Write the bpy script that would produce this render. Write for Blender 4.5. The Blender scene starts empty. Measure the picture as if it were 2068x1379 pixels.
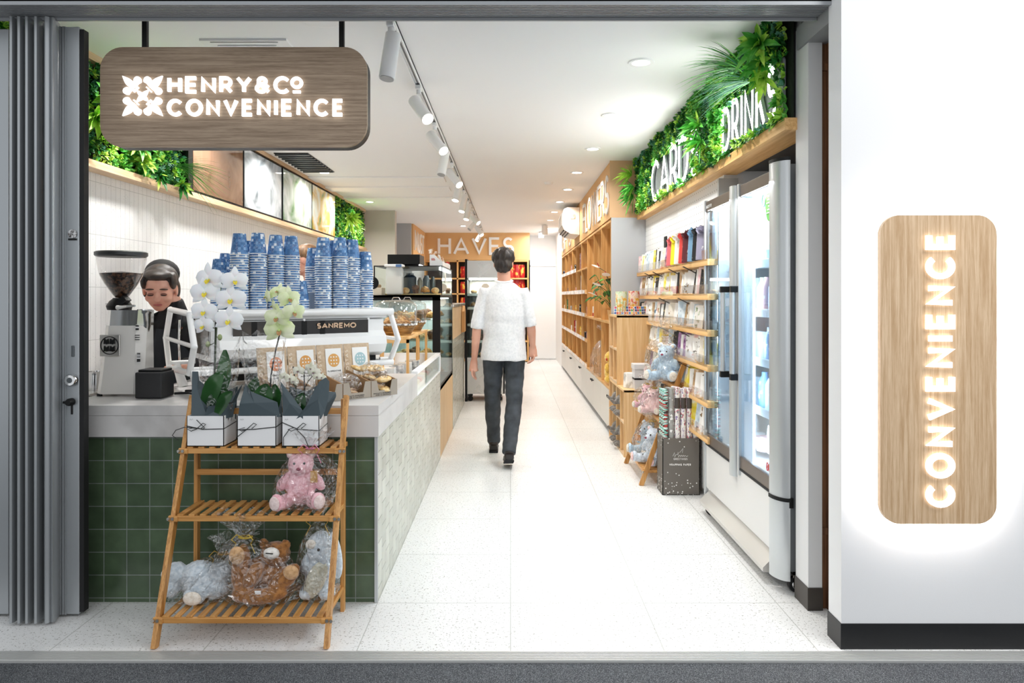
import bpy, bmesh, math, random
from mathutils import Vector, Matrix, noise
R = math.radians; PI = math.pi
sc = bpy.context.scene
# ------------------------------------------------------------------ camera, world, exposure
F = 1422.0; CX = 1031.0; HY = 599.0; CH = 1.381           # focal (px), vanishing point, eye height (m)
cam_d = bpy.data.cameras.new('camera'); cam = bpy.data.objects.new('camera', cam_d)
sc.collection.objects.link(cam); sc.camera = cam
cam_d.sensor_fit = 'HORIZONTAL'; cam_d.sensor_width = 36.0; cam_d.lens = 36.0*F/2068.0
cam_d.shift_x = (1034.0-CX)/2068.0; cam_d.shift_y = (HY-689.5)/2068.0
cam_d.clip_start = 0.05
cam.location = (0, 0, CH); cam.rotation_euler = (R(90), 0, 0)
sc.view_settings.view_transform = 'Standard'; sc.view_settings.look = 'None'
sc.view_settings.gamma = 1.0; sc.view_settings.use_curve_mapping = False
sc.view_settings.exposure = 0.5
sc.cycles.max_bounces = 10; sc.cycles.diffuse_bounces = 5; sc.cycles.transparent_max_bounces = 24
sc.cycles.caustics_reflective = False; sc.cycles.caustics_refractive = False
sc.cycles.sample_clamp_indirect = 4.0
w = bpy.data.worlds.new('concourse_daylight'); sc.world = w; w.use_nodes = True
wb = w.node_tree.nodes['Background']; wb.inputs[0].default_value = (0.93, 0.965, 1.0, 1); wb.inputs[1].default_value = 0.62

def lamp(name, kind, loc, power, color=(1, 1, 1), size=0.1, rot=(0, 0, 0), size_y=None, spread=None, spot=None, blend=0.5, parent=None):
    ld = bpy.data.lights.new(name, kind); ld.energy = power; ld.color = color
    if kind == 'AREA':
        ld.size = size
        if size_y: ld.shape = 'RECTANGLE'; ld.size_y = size_y
        else: ld.shape = 'DISK'
        if spread: ld.spread = spread
    elif kind == 'SPOT':
        ld.shadow_soft_size = size; ld.spot_size = spot; ld.spot_blend = blend
    else: ld.shadow_soft_size = size
    lo = bpy.data.objects.new(name, ld); sc.collection.objects.link(lo); lo.location = loc; lo.rotation_euler = rot
    if parent: lo.parent = parent
    return lo
CEIL = 2.73
# recessed downlight lamps of the shop (the fittings are modelled below at the same places)
DOWN = [(0.75, 4.05), (0.75, 5.23), (0.75, 6.42), (0.72, 7.64), (0.72, 8.85), (0.70, 10.0), (0.70, 11.2), (0.70, 12.4), (0.7, 13.9),
        (-1.9, 4.0), (-2.0, 5.2), (-2.0, 6.4), (-2.02, 7.64), (-2.0, 8.8), (-2.0, 10.0), (-0.9, 13.4)]  # first counter-side lamp, hidden by the sign, is added to light the grinder
for dx, dy in DOWN:
    lamp('downlight_lamp', 'AREA', (dx, dy, CEIL-0.035), 11.0 if dx < 0 else 8.0 if dy < 7 else 5.6, (1, 0.98, 0.96) if dy < 7 else (1, .95, .88), 0.16, spread=R(150))
# unseen fill light added out front to brighten the white pillar
lamp('pillar_fill_lamp', 'AREA', (2.7, 1.0, 3.3), 34, (1.0, 0.99, 0.98), 1.4, size_y=1.0, rot=(R(35), 0, 0))
# unseen broad panel added behind the viewer, a daylight fill for ceiling and fronts
lamp('daylight_fill', 'AREA', (-1.0, -4.5, 1.7), 35, (.98, .99, 1), 6.0, size_y=2.6, rot=(R(90), 0, 0))
# added ceiling fill that brightens the back door and rear walls
lamp('rear_fill_lamp', 'AREA', (.62, 14.3, CEIL-.04), 20, (.97, .99, 1), .5, size_y=.9)
# ------------------------------------------------------------------ helpers
C = sc.collection
def S(h, a=1.0):
    """sRGB hex or 0-255 tuple -> linear rgba"""
    if isinstance(h, str):
        h = h.lstrip('#'); h = tuple(int(h[i:i+2], 16) for i in (0, 2, 4))
    def f(c):
        c /= 255.0
        return c/12.92 if c <= 0.04045 else ((c+0.055)/1.055)**2.4
    return (f(h[0]), f(h[1]), f(h[2]), a)
def W(x, y, Y): return Vector(((x-CX)*Y/F, Y, CH-(y-HY)*Y/F))
def WX(x, Y): return (x-CX)*Y/F
def WZ(y, Y): return CH-(y-HY)*Y/F
ORD = ['first', 'second', 'third', 'fourth', 'fifth', 'sixth', 'seventh', 'eighth', 'ninth', 'tenth', 'eleventh', 'twelfth', 'thirteenth',
       'fourteenth', 'fifteenth', 'sixteenth', 'seventeenth', 'eighteenth', 'nineteenth', 'twentieth', 'twenty-first', 'twenty-second',
       'twenty-third', 'twenty-fourth', 'twenty-fifth', 'twenty-sixth', 'twenty-seventh', 'twenty-eighth', 'twenty-ninth', 'thirtieth']
ORD += ['thirty-'+o for o in ORD[:9]] + ['fortieth'] + ['forty-'+o for o in ORD[:9]] + ['fiftieth']

class MB:
    def __init__(s): s.v = []; s.f = []; s.m = []; s.M = None; s.mi = 0
    def add(s, vs, fs):
        b = len(s.v)
        for p in vs:
            p = Vector(p)
            s.v.append(s.M @ p if s.M else p)
        for f in fs: s.f.append([b+i for i in f]); s.m.append(s.mi)
        return s
    def box(s, a, b, bev=0.0):
        x0, y0, z0 = [min(a[i], b[i]) for i in range(3)]; x1, y1, z1 = [max(a[i], b[i]) for i in range(3)]
        bev = min(bev, (x1-x0)*.45, (y1-y0)*.45, (z1-z0)*.45)
        if bev <= 0:
            vs = [(x0,y0,z0),(x1,y0,z0),(x1,y1,z0),(x0,y1,z0),(x0,y0,z1),(x1,y0,z1),(x1,y1,z1),(x0,y1,z1)]
            return s.add(vs, [(0,3,2,1),(4,5,6,7),(0,1,5,4),(1,2,6,5),(2,3,7,6),(3,0,4,7)])
        bm = bmesh.new(); bmesh.ops.create_cube(bm, size=1)
        for v in bm.verts: v.co = Vector((x0+(v.co.x+.5)*(x1-x0), y0+(v.co.y+.5)*(y1-y0), z0+(v.co.z+.5)*(z1-z0)))
        bmesh.ops.bevel(bm, geom=bm.edges[:], offset=bev, segments=2, profile=.5, affect='EDGES')
        s.addbm(bm); return s
    def addbm(s, bm):
        bm.verts.ensure_lookup_table(); bm.verts.index_update()
        s.add([v.co.copy() for v in bm.verts], [[v.index for v in f.verts] for f in bm.faces]); bm.free()
    def obox(s, p0, p1, wdt, hgt, up=(0, 0, 1)):
        """bar of rectangular section from p0 to p1"""
        p0 = Vector(p0); p1 = Vector(p1); d = (p1-p0).normalized(); u = Vector(up)
        x = d.cross(u).normalized(); u = x.cross(d).normalized()
        vs = []
        for p in (p0, p1):
            for a, b in ((-1,-1),(1,-1),(1,1),(-1,1)): vs.append(p+x*a*wdt/2+u*b*hgt/2)
        return s.add(vs, [(0,1,2,3),(7,6,5,4),(0,4,5,1),(1,5,6,2),(2,6,7,3),(3,7,4,0)])
    def tube(s, pts, r, n=8, cap=True, closed=False):
        pts = [Vector(p) for p in pts]; k = len(pts); rs = r if isinstance(r, (list, tuple)) else [r]*k
        t0 = (pts[1]-pts[0]).normalized(); ref = Vector((0,0,1)) if abs(t0.z) < .9 else Vector((1,0,0))
        u = t0.cross(ref).normalized(); vs = []
        for i, p in enumerate(pts):
            if closed: t = (pts[(i+1) % k]-pts[i-1]).normalized()
            elif i == 0: t = t0
            elif i == k-1: t = (pts[i]-pts[i-1]).normalized()
            else: t = ((pts[i+1]-pts[i]).normalized()+(pts[i]-pts[i-1]).normalized()).normalized()
            u = (u-t*u.dot(t)).normalized(); v = t.cross(u)
            rr = rs[i]; ra, rb = rr if isinstance(rr, (list, tuple)) else (rr, rr)
            for j in range(n):
                a = 2*PI*j/n; vs.append(p+u*math.cos(a)*ra+v*math.sin(a)*rb)
        fs = []
        for i in range(k if closed else k-1):
            for j in range(n):
                a = i*n+j; b = i*n+(j+1) % n; i2 = (i+1) % k
                fs.append((a, b, i2*n+(j+1) % n, i2*n+j))
        if cap and not closed:
            fs.append(tuple(range(n-1, -1, -1))); fs.append(tuple(range((k-1)*n, k*n)))
        return s.add(vs, fs)
    def cyl(s, p0, p1, r, n=20, r2=None): return s.tube([p0, p1], [r, r if r2 is None else r2], n)
    def lathe(s, prof, c=(0, 0, 0), n=28, axis='Z', a0=0, a1=2*PI):
        full = abs(a1-a0-2*PI) < 1e-6; m = n if full else n+1; vs = []; c = Vector(c)
        for r, z in prof:
            for j in range(m):
                a = a0+(a1-a0)*j/n
                p = (r*math.cos(a), r*math.sin(a), z)
                if axis == 'Y': p = (p[0], p[2], p[1])
                elif axis == 'X': p = (p[2], p[0], p[1])
                vs.append(c+Vector(p))
        fs = []
        for i in range(len(prof)-1):
            for j in range(n if full else n):
                j2 = (j+1) % m if full else j+1
                fs.append((i*m+j, i*m+j2, (i+1)*m+j2, (i+1)*m+j))
        return s.add(vs, fs)
    def ell(s, c, r, n=16, k=10, rot=None):
        vs = []; fs = []; c = Vector(c); r = (r, r, r) if isinstance(r, (int, float)) else r
        rm = rot if rot is not None else Matrix.Identity(3)
        for i in range(k+1):
            ph = PI*i/k
            for j in range(n):
                a = 2*PI*j/n
                vs.append(c+rm @ Vector((r[0]*math.sin(ph)*math.cos(a), r[1]*math.sin(ph)*math.sin(a), r[2]*math.cos(ph))))
        for i in range(k):
            for j in range(n): fs.append((i*n+j, (i+1)*n+j, (i+1)*n+(j+1) % n, i*n+(j+1) % n))
        return s.add(vs, fs)
    def prism(s, poly, axis, a, b):
        """2D polygon extruded along an axis: 'X' poly=(y,z), 'Y' poly=(x,z), 'Z' poly=(x,y)"""
        def mk(p, t):
            return (t, p[0], p[1]) if axis == 'X' else (p[0], t, p[1]) if axis == 'Y' else (p[0], p[1], t)
        n = len(poly); vs = [mk(p, a) for p in poly]+[mk(p, b) for p in poly]
        fs = [tuple(range(n)), tuple(range(2*n-1, n-1, -1))]+[(i, i+n, (i+1) % n+n, (i+1) % n) for i in range(n)]
        return s.add(vs, fs)
    def quad(s, *p): return s.add(p, [tuple(range(len(p)))])
    def build(s, name, mat, parent=None, loc=None, smooth=None, world=True):
        me = bpy.data.meshes.new(name)
        o = bpy.data.objects.new(name, me); C.objects.link(o)
        off = Vector((0, 0, 0))
        if parent is not None:
            o.parent = parent
            if world: off = wloc(parent)
        elif loc is not None:
            o.location = loc
            if world: off = Vector(loc)
        elif world:
            # origin at the thing's base
            xs = [p.x for p in s.v]; ys = [p.y for p in s.v]; zs = [p.z for p in s.v]
            off = Vector(((min(xs)+max(xs))/2, (min(ys)+max(ys))/2, min(zs))); o.location = off
        me.from_pydata([tuple(p-off) for p in s.v], [], s.f)
        mats = mat if isinstance(mat, (list, tuple)) else [mat]
        for m in mats: me.materials.append(m)
        if len(mats) > 1:
            for p, i in zip(me.polygons, s.m): p.material_index = min(i, len(mats)-1)
        bm = bmesh.new(); bm.from_mesh(me); bmesh.ops.recalc_face_normals(bm, faces=bm.faces); bm.to_mesh(me); bm.free()
        if smooth:
            me.shade_smooth(); me.set_sharp_from_angle(angle=R(smooth if smooth is not True else 180))
        return o
def wloc(o):
    v = Vector((0, 0, 0))
    while o is not None: v += o.location; o = o.parent
    return v
def tag(o, label=None, cat=None, group=None, kind=None):
    if label: o['label'] = label
    if cat: o['category'] = cat
    if group: o['group'] = group
    if kind: o['kind'] = kind
    return o
def E(name, loc, label, cat, group=None, rz=0):
    o = bpy.data.objects.new(name, None); C.objects.link(o); o.location = loc; o.rotation_euler = (0, 0, rz); o.empty_display_size = .1
    return tag(o, label, cat, group)
def kids(o): return [c for c in bpy.data.objects if c.parent == o]
def copy_tree(o, parent=None):
    c = o.copy(); C.objects.link(c); c.parent = parent
    for ch in KID.get(o.name) or KID.setdefault(o.name, kids(o)): copy_tree(ch, c)
    return c
KID = {}
def dup(o, loc, rz=None, label=None, group=None, rot=None, scale=None):
    c = copy_tree(o); c.location = loc
    if rz is not None: c.rotation_euler = (0, 0, rz)
    if rot is not None: c.rotation_euler = rot
    if scale is not None: c.scale = (scale,)*3 if isinstance(scale, (int, float)) else scale
    if label: c['label'] = label
    if group: c['group'] = group
    return c
def struct(name, mb, mat, **k):
    o = mb.build(name, mat, **k); o['kind'] = 'structure'; return o
def bake(o, mods):
    """apply modifiers without operators"""
    for t, kw in mods:
        m = o.modifiers.new(t, t)
        for a, b in kw.items(): setattr(m, a, b)
    dg = bpy.context.evaluated_depsgraph_get(); dg.update()
    me = bpy.data.meshes.new_from_object(o.evaluated_get(dg)); old = o.data
    o.modifiers.clear(); o.data = me; me.name = old.name
    if old.users == 0: bpy.data.meshes.remove(old)
    me.shade_smooth(); return o
# ------------------------------------------------------------------ materials
MATS = {}
def nodes(name):
    m = bpy.data.materials.new(name); m.use_nodes = True; nt = m.node_tree
    return m, nt, nt.nodes['Principled BSDF']
def N(nt, t, **kw):
    n = nt.nodes.new(t)
    for a, b in kw.items():
        if a.startswith('i_'): n.inputs[a[2:].replace('_', ' ')].default_value = b
        else: setattr(n, a, b)
    return n
def pbr(name, col, rough=.5, metal=0.0, spec=.5, coat=0, emit=None, es=0, alpha=1, trans=0, bump=0, bscale=200, sub=0):
    if name in MATS: return MATS[name]
    m, nt, b = nodes(name)
    b.inputs['Base Color'].default_value = S(col); b.inputs['Roughness'].default_value = rough
    b.inputs['Metallic'].default_value = metal; b.inputs['Specular IOR Level'].default_value = spec
    b.inputs['Coat Weight'].default_value = coat; b.inputs['Alpha'].default_value = alpha
    b.inputs['Transmission Weight'].default_value = trans
    if emit: b.inputs['Emission Color'].default_value = S(emit); b.inputs['Emission Strength'].default_value = es
    if sub: b.inputs['Subsurface Weight'].default_value = sub; b.inputs['Subsurface Scale'].default_value = .01
    tc = N(nt, 'ShaderNodeTexCoord'); nz = N(nt, 'ShaderNodeTexNoise'); nz.inputs['Scale'].default_value = bscale if bump else 6.0
    nt.links.new(tc.outputs['Object'], nz.inputs['Vector'])
    if bump:
        bp = N(nt, 'ShaderNodeBump'); bp.inputs['Strength'].default_value = bump; bp.inputs['Distance'].default_value = .004
        nt.links.new(nz.outputs['Fac'], bp.inputs['Height']); nt.links.new(bp.outputs['Normal'], b.inputs['Normal'])
    elif not emit:
        # faint roughness variation so nothing is perfectly uniform
        mr = N(nt, 'ShaderNodeMapRange'); mr.inputs['To Min'].default_value = max(rough-.04, 0.01); mr.inputs['To Max'].default_value = min(rough+.04, 1)
        nt.links.new(nz.outputs['Fac'], mr.inputs['Value']); nt.links.new(mr.outputs['Result'], b.inputs['Roughness'])
    MATS[name] = m; return m
def ramp(nt, stops, interp='LINEAR'):
    r = N(nt, 'ShaderNodeValToRGB'); r.color_ramp.interpolation = interp; e = r.color_ramp.elements
    e[0].position, e[0].color = stops[0][0], S(stops[0][1]); e[1].position, e[1].color = stops[-1][0], S(stops[-1][1])
    for p, c in stops[1:-1]:
        k = e.new(p); k.color = S(c)
    return r
def wood(name, light, dark, axis='Z', scale=1.0, rough=.5, contrast=.5, fine=1.0):
    """grain runs along axis"""
    if name in MATS: return MATS[name]
    m, nt, b = nodes(name)
    tc = N(nt, 'ShaderNodeTexCoord'); mp = N(nt, 'ShaderNodeMapping')
    s = [38*scale, 38*scale, 38*scale]; s['XYZ'.index(axis)] = 1.3*scale; mp.inputs['Scale'].default_value = s
    nt.links.new(tc.outputs['Object'], mp.inputs['Vector'])
    n1 = N(nt, 'ShaderNodeTexNoise'); n1.inputs['Scale'].default_value = 1.0; n1.inputs['Detail'].default_value = 5; n1.inputs['Distortion'].default_value = .6
    n2 = N(nt, 'ShaderNodeTexNoise'); n2.inputs['Scale'].default_value = 5.0*fine; n2.inputs['Detail'].default_value = 3
    nt.links.new(mp.outputs[0], n1.inputs['Vector']); nt.links.new(mp.outputs[0], n2.inputs['Vector'])
    mx = N(nt, 'ShaderNodeMath', operation='ADD'); ml = N(nt, 'ShaderNodeMath', operation='MULTIPLY'); ml.inputs[1].default_value = .5
    nt.links.new(n2.outputs['Fac'], ml.inputs[0]); nt.links.new(n1.outputs['Fac'], mx.inputs[0]); nt.links.new(ml.outputs[0], mx.inputs[1])
    r = ramp(nt, [(.75-contrast*.3, dark), (.75+contrast*.3, light)])
    nt.links.new(mx.outputs[0], r.inputs[0]); nt.links.new(r.outputs[0], b.inputs['Base Color'])
    b.inputs['Roughness'].default_value = rough
    bp = N(nt, 'ShaderNodeBump'); bp.inputs['Strength'].default_value = .15; bp.inputs['Distance'].default_value = .001
    nt.links.new(mx.outputs[0], bp.inputs['Height']); nt.links.new(bp.outputs[0], b.inputs['Normal'])
    MATS[name] = m; return m
def tiles(name, cols, grout, plane, w_, h_, mortar=.0018, offset=0.0, origin=(0, 0), rough=.35, var=.5, blotch=3.0, speck=None, bump=.25, wave=0):
    """brick grid in world-scale object coordinates; plane 'XZ','YZ','ZY','XY' gives (row direction, stacking direction)"""
    m, nt, b = nodes(name)
    geo = N(nt, 'ShaderNodeNewGeometry'); sp = N(nt, 'ShaderNodeSeparateXYZ'); nt.links.new(geo.outputs['Position'], sp.inputs[0])
    cb = N(nt, 'ShaderNodeCombineXYZ')
    for i, ax in enumerate(plane):
        ad = N(nt, 'ShaderNodeMath', operation='SUBTRACT'); ad.inputs[1].default_value = origin[i]
        nt.links.new(sp.outputs[ax], ad.inputs[0]); nt.links.new(ad.outputs[0], cb.inputs[i])
    bk = N(nt, 'ShaderNodeTexBrick'); bk.offset = offset; bk.squash = 1; bk.inputs['Scale'].default_value = 1
    bk.inputs['Brick Width'].default_value = w_; bk.inputs['Row Height'].default_value = h_; bk.inputs['Mortar Size'].default_value = mortar
    bk.inputs['Mortar Smooth'].default_value = .3
    bk.inputs['Color1'].default_value = S(cols[0]); bk.inputs['Color2'].default_value = S(cols[1]); bk.inputs['Mortar'].default_value = S(grout)
    nt.links.new(cb.outputs[0], bk.inputs['Vector'])
    nz = N(nt, 'ShaderNodeTexNoise'); nz.inputs['Scale'].default_value = blotch*4; nz.inputs['Detail'].default_value = 4
    nt.links.new(geo.outputs['Position'], nz.inputs['Vector'])
    mr = N(nt, 'ShaderNodeMapRange'); mr.inputs['To Min'].default_value = 1-var*.5; mr.inputs['To Max'].default_value = 1+var*.5
    mr.inputs['From Min'].default_value = .3; mr.inputs['From Max'].default_value = .7
    nt.links.new(nz.outputs['Fac'], mr.inputs['Value'])
    vm = N(nt, 'ShaderNodeVectorMath', operation='SCALE'); nt.links.new(bk.outputs['Color'], vm.inputs[0]); nt.links.new(mr.outputs[0], vm.inputs['Scale'])
    col = vm.outputs[0]
    if speck:
        for sc_, thr, c in speck:
            v = N(nt, 'ShaderNodeTexNoise'); v.inputs['Scale'].default_value = sc_; v.inputs['Detail'].default_value = 2; v.inputs['Roughness'].default_value = .6
            nt.links.new(geo.outputs['Position'], v.inputs['Vector'])
            rr = ramp(nt, [(thr, '000000'), (thr+.02, 'ffffff')]); nt.links.new(v.outputs['Fac'], rr.inputs[0])
            mx = N(nt, 'ShaderNodeMix', data_type='RGBA'); mx.inputs['B'].default_value = S(c)
            nt.links.new(rr.outputs[0], mx.inputs[0]); nt.links.new(col, mx.inputs['A']); col = mx.outputs['Result']
    nt.links.new(col, b.inputs['Base Color']); b.inputs['Roughness'].default_value = rough
    bp = N(nt, 'ShaderNodeBump', invert=True); bp.inputs['Strength'].default_value = bump; bp.inputs['Distance'].default_value = .003
    h = bk.outputs['Fac']
    if wave:
        wn = N(nt, 'ShaderNodeTexNoise'); wn.inputs['Scale'].default_value = 22; nt.links.new(geo.outputs['Position'], wn.inputs['Vector'])
        ma = N(nt, 'ShaderNodeMath', operation='MULTIPLY_ADD'); ma.inputs[1].default_value = wave
        nt.links.new(wn.outputs['Fac'], ma.inputs[0]); nt.links.new(bk.outputs['Fac'], ma.inputs[2]); h = ma.outputs[0]
    nt.links.new(h, bp.inputs['Height']); nt.links.new(bp.outputs[0], b.inputs['Normal'])
    MATS[name] = m; return m
def glass(name, tint='ffffff', alpha=.12, rough=.02, bump=0, bs=60, gloss='ffffff'):
    """thin clear sheet: mostly see-through with a mirror part growing at grazing angles"""
    if name in MATS: return MATS[name]
    m, nt, b = nodes(name); nt.nodes.remove(b)
    t = N(nt, 'ShaderNodeBsdfTransparent'); t.inputs[0].default_value = S(tint)
    g = N(nt, 'ShaderNodeBsdfGlossy'); g.inputs['Roughness'].default_value = rough; g.inputs[0].default_value = S(gloss)
    fr = N(nt, 'ShaderNodeLayerWeight'); fr.inputs['Blend'].default_value = .5
    pw = N(nt, 'ShaderNodeMath', operation='POWER'); pw.inputs[1].default_value = 4.0
    ad = N(nt, 'ShaderNodeMath', operation='MULTIPLY_ADD', use_clamp=True); ad.inputs[1].default_value = .8; ad.inputs[2].default_value = alpha
    mx = N(nt, 'ShaderNodeMixShader'); nt.links.new(fr.outputs['Facing'], pw.inputs[0]); nt.links.new(pw.outputs[0], ad.inputs[0]); nt.links.new(ad.outputs[0], mx.inputs[0])
    nt.links.new(t.outputs[0], mx.inputs[1]); nt.links.new(g.outputs[0], mx.inputs[2])
    if bump:
        tc = N(nt, 'ShaderNodeTexCoord'); v = N(nt, 'ShaderNodeTexVoronoi', feature='F1'); v.inputs['Scale'].default_value = bs
        nz = N(nt, 'ShaderNodeTexNoise'); nz.inputs['Scale'].default_value = bs*.4; nt.links.new(tc.outputs['Object'], nz.inputs['Vector'])
        ms = N(nt, 'ShaderNodeMix', data_type='RGBA'); ms.inputs[0].default_value = .25
        nt.links.new(tc.outputs['Object'], ms.inputs['A']); nt.links.new(nz.outputs['Color'], ms.inputs['B']); nt.links.new(ms.outputs['Result'], v.inputs['Vector'])
        bp = N(nt, 'ShaderNodeBump'); bp.inputs['Strength'].default_value = bump; bp.inputs['Distance'].default_value = .02
        nt.links.new(v.outputs['Distance'], bp.inputs['Height']); nt.links.new(bp.outputs[0], g.inputs['Normal']); nt.links.new(bp.outputs[0], fr.inputs['Normal'])
    nt.links.new(mx.outputs[0], nt.nodes['Material Output'].inputs[0]); MATS[name] = m; return m
def emis(name, col, st):
    if name in MATS: return MATS[name]
    m, nt, b = nodes(name); b.inputs['Base Color'].default_value = S(col); b.inputs['Emission Color'].default_value = S(col); b.inputs['Emission Strength'].default_value = st
    MATS[name] = m; return m
def noisy(name, stops, scale=20, rough=.7, detail=4, coord='Object', bump=0, rnd=False, stretch=None, interp='LINEAR', kind='noise', sheen=0, metal=0):
    """colour ramp over noise / voronoi / per-object random"""
    if name in MATS: return MATS[name]
    m, nt, b = nodes(name); tc = N(nt, 'ShaderNodeTexCoord'); vec = tc.outputs[coord]
    if rnd:
        oi = N(nt, 'ShaderNodeObjectInfo'); va = N(nt, 'ShaderNodeVectorMath', operation='MULTIPLY_ADD'); va.inputs[1].default_value = (37, 53, 71)
        nt.links.new(oi.outputs['Random'], va.inputs[0]); nt.links.new(vec, va.inputs[2]); vec = va.outputs[0]
    if stretch:
        mp = N(nt, 'ShaderNodeMapping'); mp.inputs['Scale'].default_value = stretch; nt.links.new(vec, mp.inputs[0]); vec = mp.outputs[0]
    if kind == 'noise':
        n = N(nt, 'ShaderNodeTexNoise'); n.inputs['Detail'].default_value = detail; out = n.outputs['Fac']
    else:
        n = N(nt, 'ShaderNodeTexVoronoi', distance='CHEBYCHEV' if kind == 'cheb' else 'EUCLIDEAN'); sx = N(nt, 'ShaderNodeSeparateColor'); nt.links.new(n.outputs['Color'], sx.inputs[0]); out = sx.outputs[0]
    n.inputs['Scale'].default_value = scale; nt.links.new(vec, n.inputs['Vector'])
    r = ramp(nt, stops, interp); nt.links.new(out, r.inputs[0]); nt.links.new(r.outputs[0], b.inputs['Base Color'])
    b.inputs['Roughness'].default_value = rough; b.inputs['Sheen Weight'].default_value = sheen; b.inputs['Metallic'].default_value = metal
    if bump:
        bp = N(nt, 'ShaderNodeBump'); bp.inputs['Strength'].default_value = bump; bp.inputs['Distance'].default_value = .004
        nt.links.new(out, bp.inputs['Height']); nt.links.new(bp.outputs[0], b.inputs['Normal'])
    MATS[name] = m; return m

M_WHITE = pbr('white_paint', 'f2f2f2', .6)
M_CEIL = pbr('ceiling_paint', 'f6f6f6', .8)
M_ALU = pbr('brushed_aluminium', 'a9adb0', .38, .55)
M_ALUD = pbr('dark_groove_aluminium', '5d6265', .4, .5)
M_BLACK = pbr('satin_black', '0c0c0c', .45, spec=.3)
M_BLACKR = pbr('black_rubber', '0e0e10', .7)
M_CHROME = pbr('polished_chrome', 'd8d8d8', .12, 1)
M_STEEL = pbr('stainless_steel', 'c2bfba', .28, .9)
M_SILVER = pbr('silver_plastic', 'b9bdbf', .35, .3)
M_GREY = pbr('mid_grey_laminate', '8d8f90', .5)
M_OAKX = wood('oak_grain_along_x', 'ecc083', 'd09c5c', 'X', rough=.5)
M_OAKY = wood('oak_grain_along_y', 'ecc083', 'd09c5c', 'Y', rough=.5)
M_OAKZ = wood('oak_upright_grain', 'eabb7a', 'cb9452', 'Z', rough=.5)
M_OAKL = wood('pale_oak_grain', 'f0cd9c', 'dfb37a', 'Z', rough=.5)
M_OAKLY = wood('pale_oak_ledge', 'e3c6a2', 'cfae88', 'Y', rough=.5)
M_BAMX = wood('bamboo_grain_along_x', 'd49e5c', 'b37c3e', 'X', rough=.4, scale=1.3)
M_BAMY = wood('bamboo_grain_along_y', 'd49e5c', 'b37c3e', 'Y', rough=.4, scale=1.3)
M_BAMZ = wood('bamboo_upright_grain', 'd49e5c', 'a87236', 'Z', rough=.4, scale=1.3)
M_PEACH = pbr('peach_painted_board', 'd9ab74', .6)
M_LED = emis('white_led', 'ffffff', 9)
M_LETTER = emis('lit_letter_face', 'ffffff', 1.35)
M_CLEAR = glass('clear_acrylic', alpha=.03)
M_GLASS = glass('display_glass', 'f4fbfa', alpha=.02)
M_CELLO = glass('crinkled_cellophane', alpha=.11, rough=.18, bump=1.0, bs=26)

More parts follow.
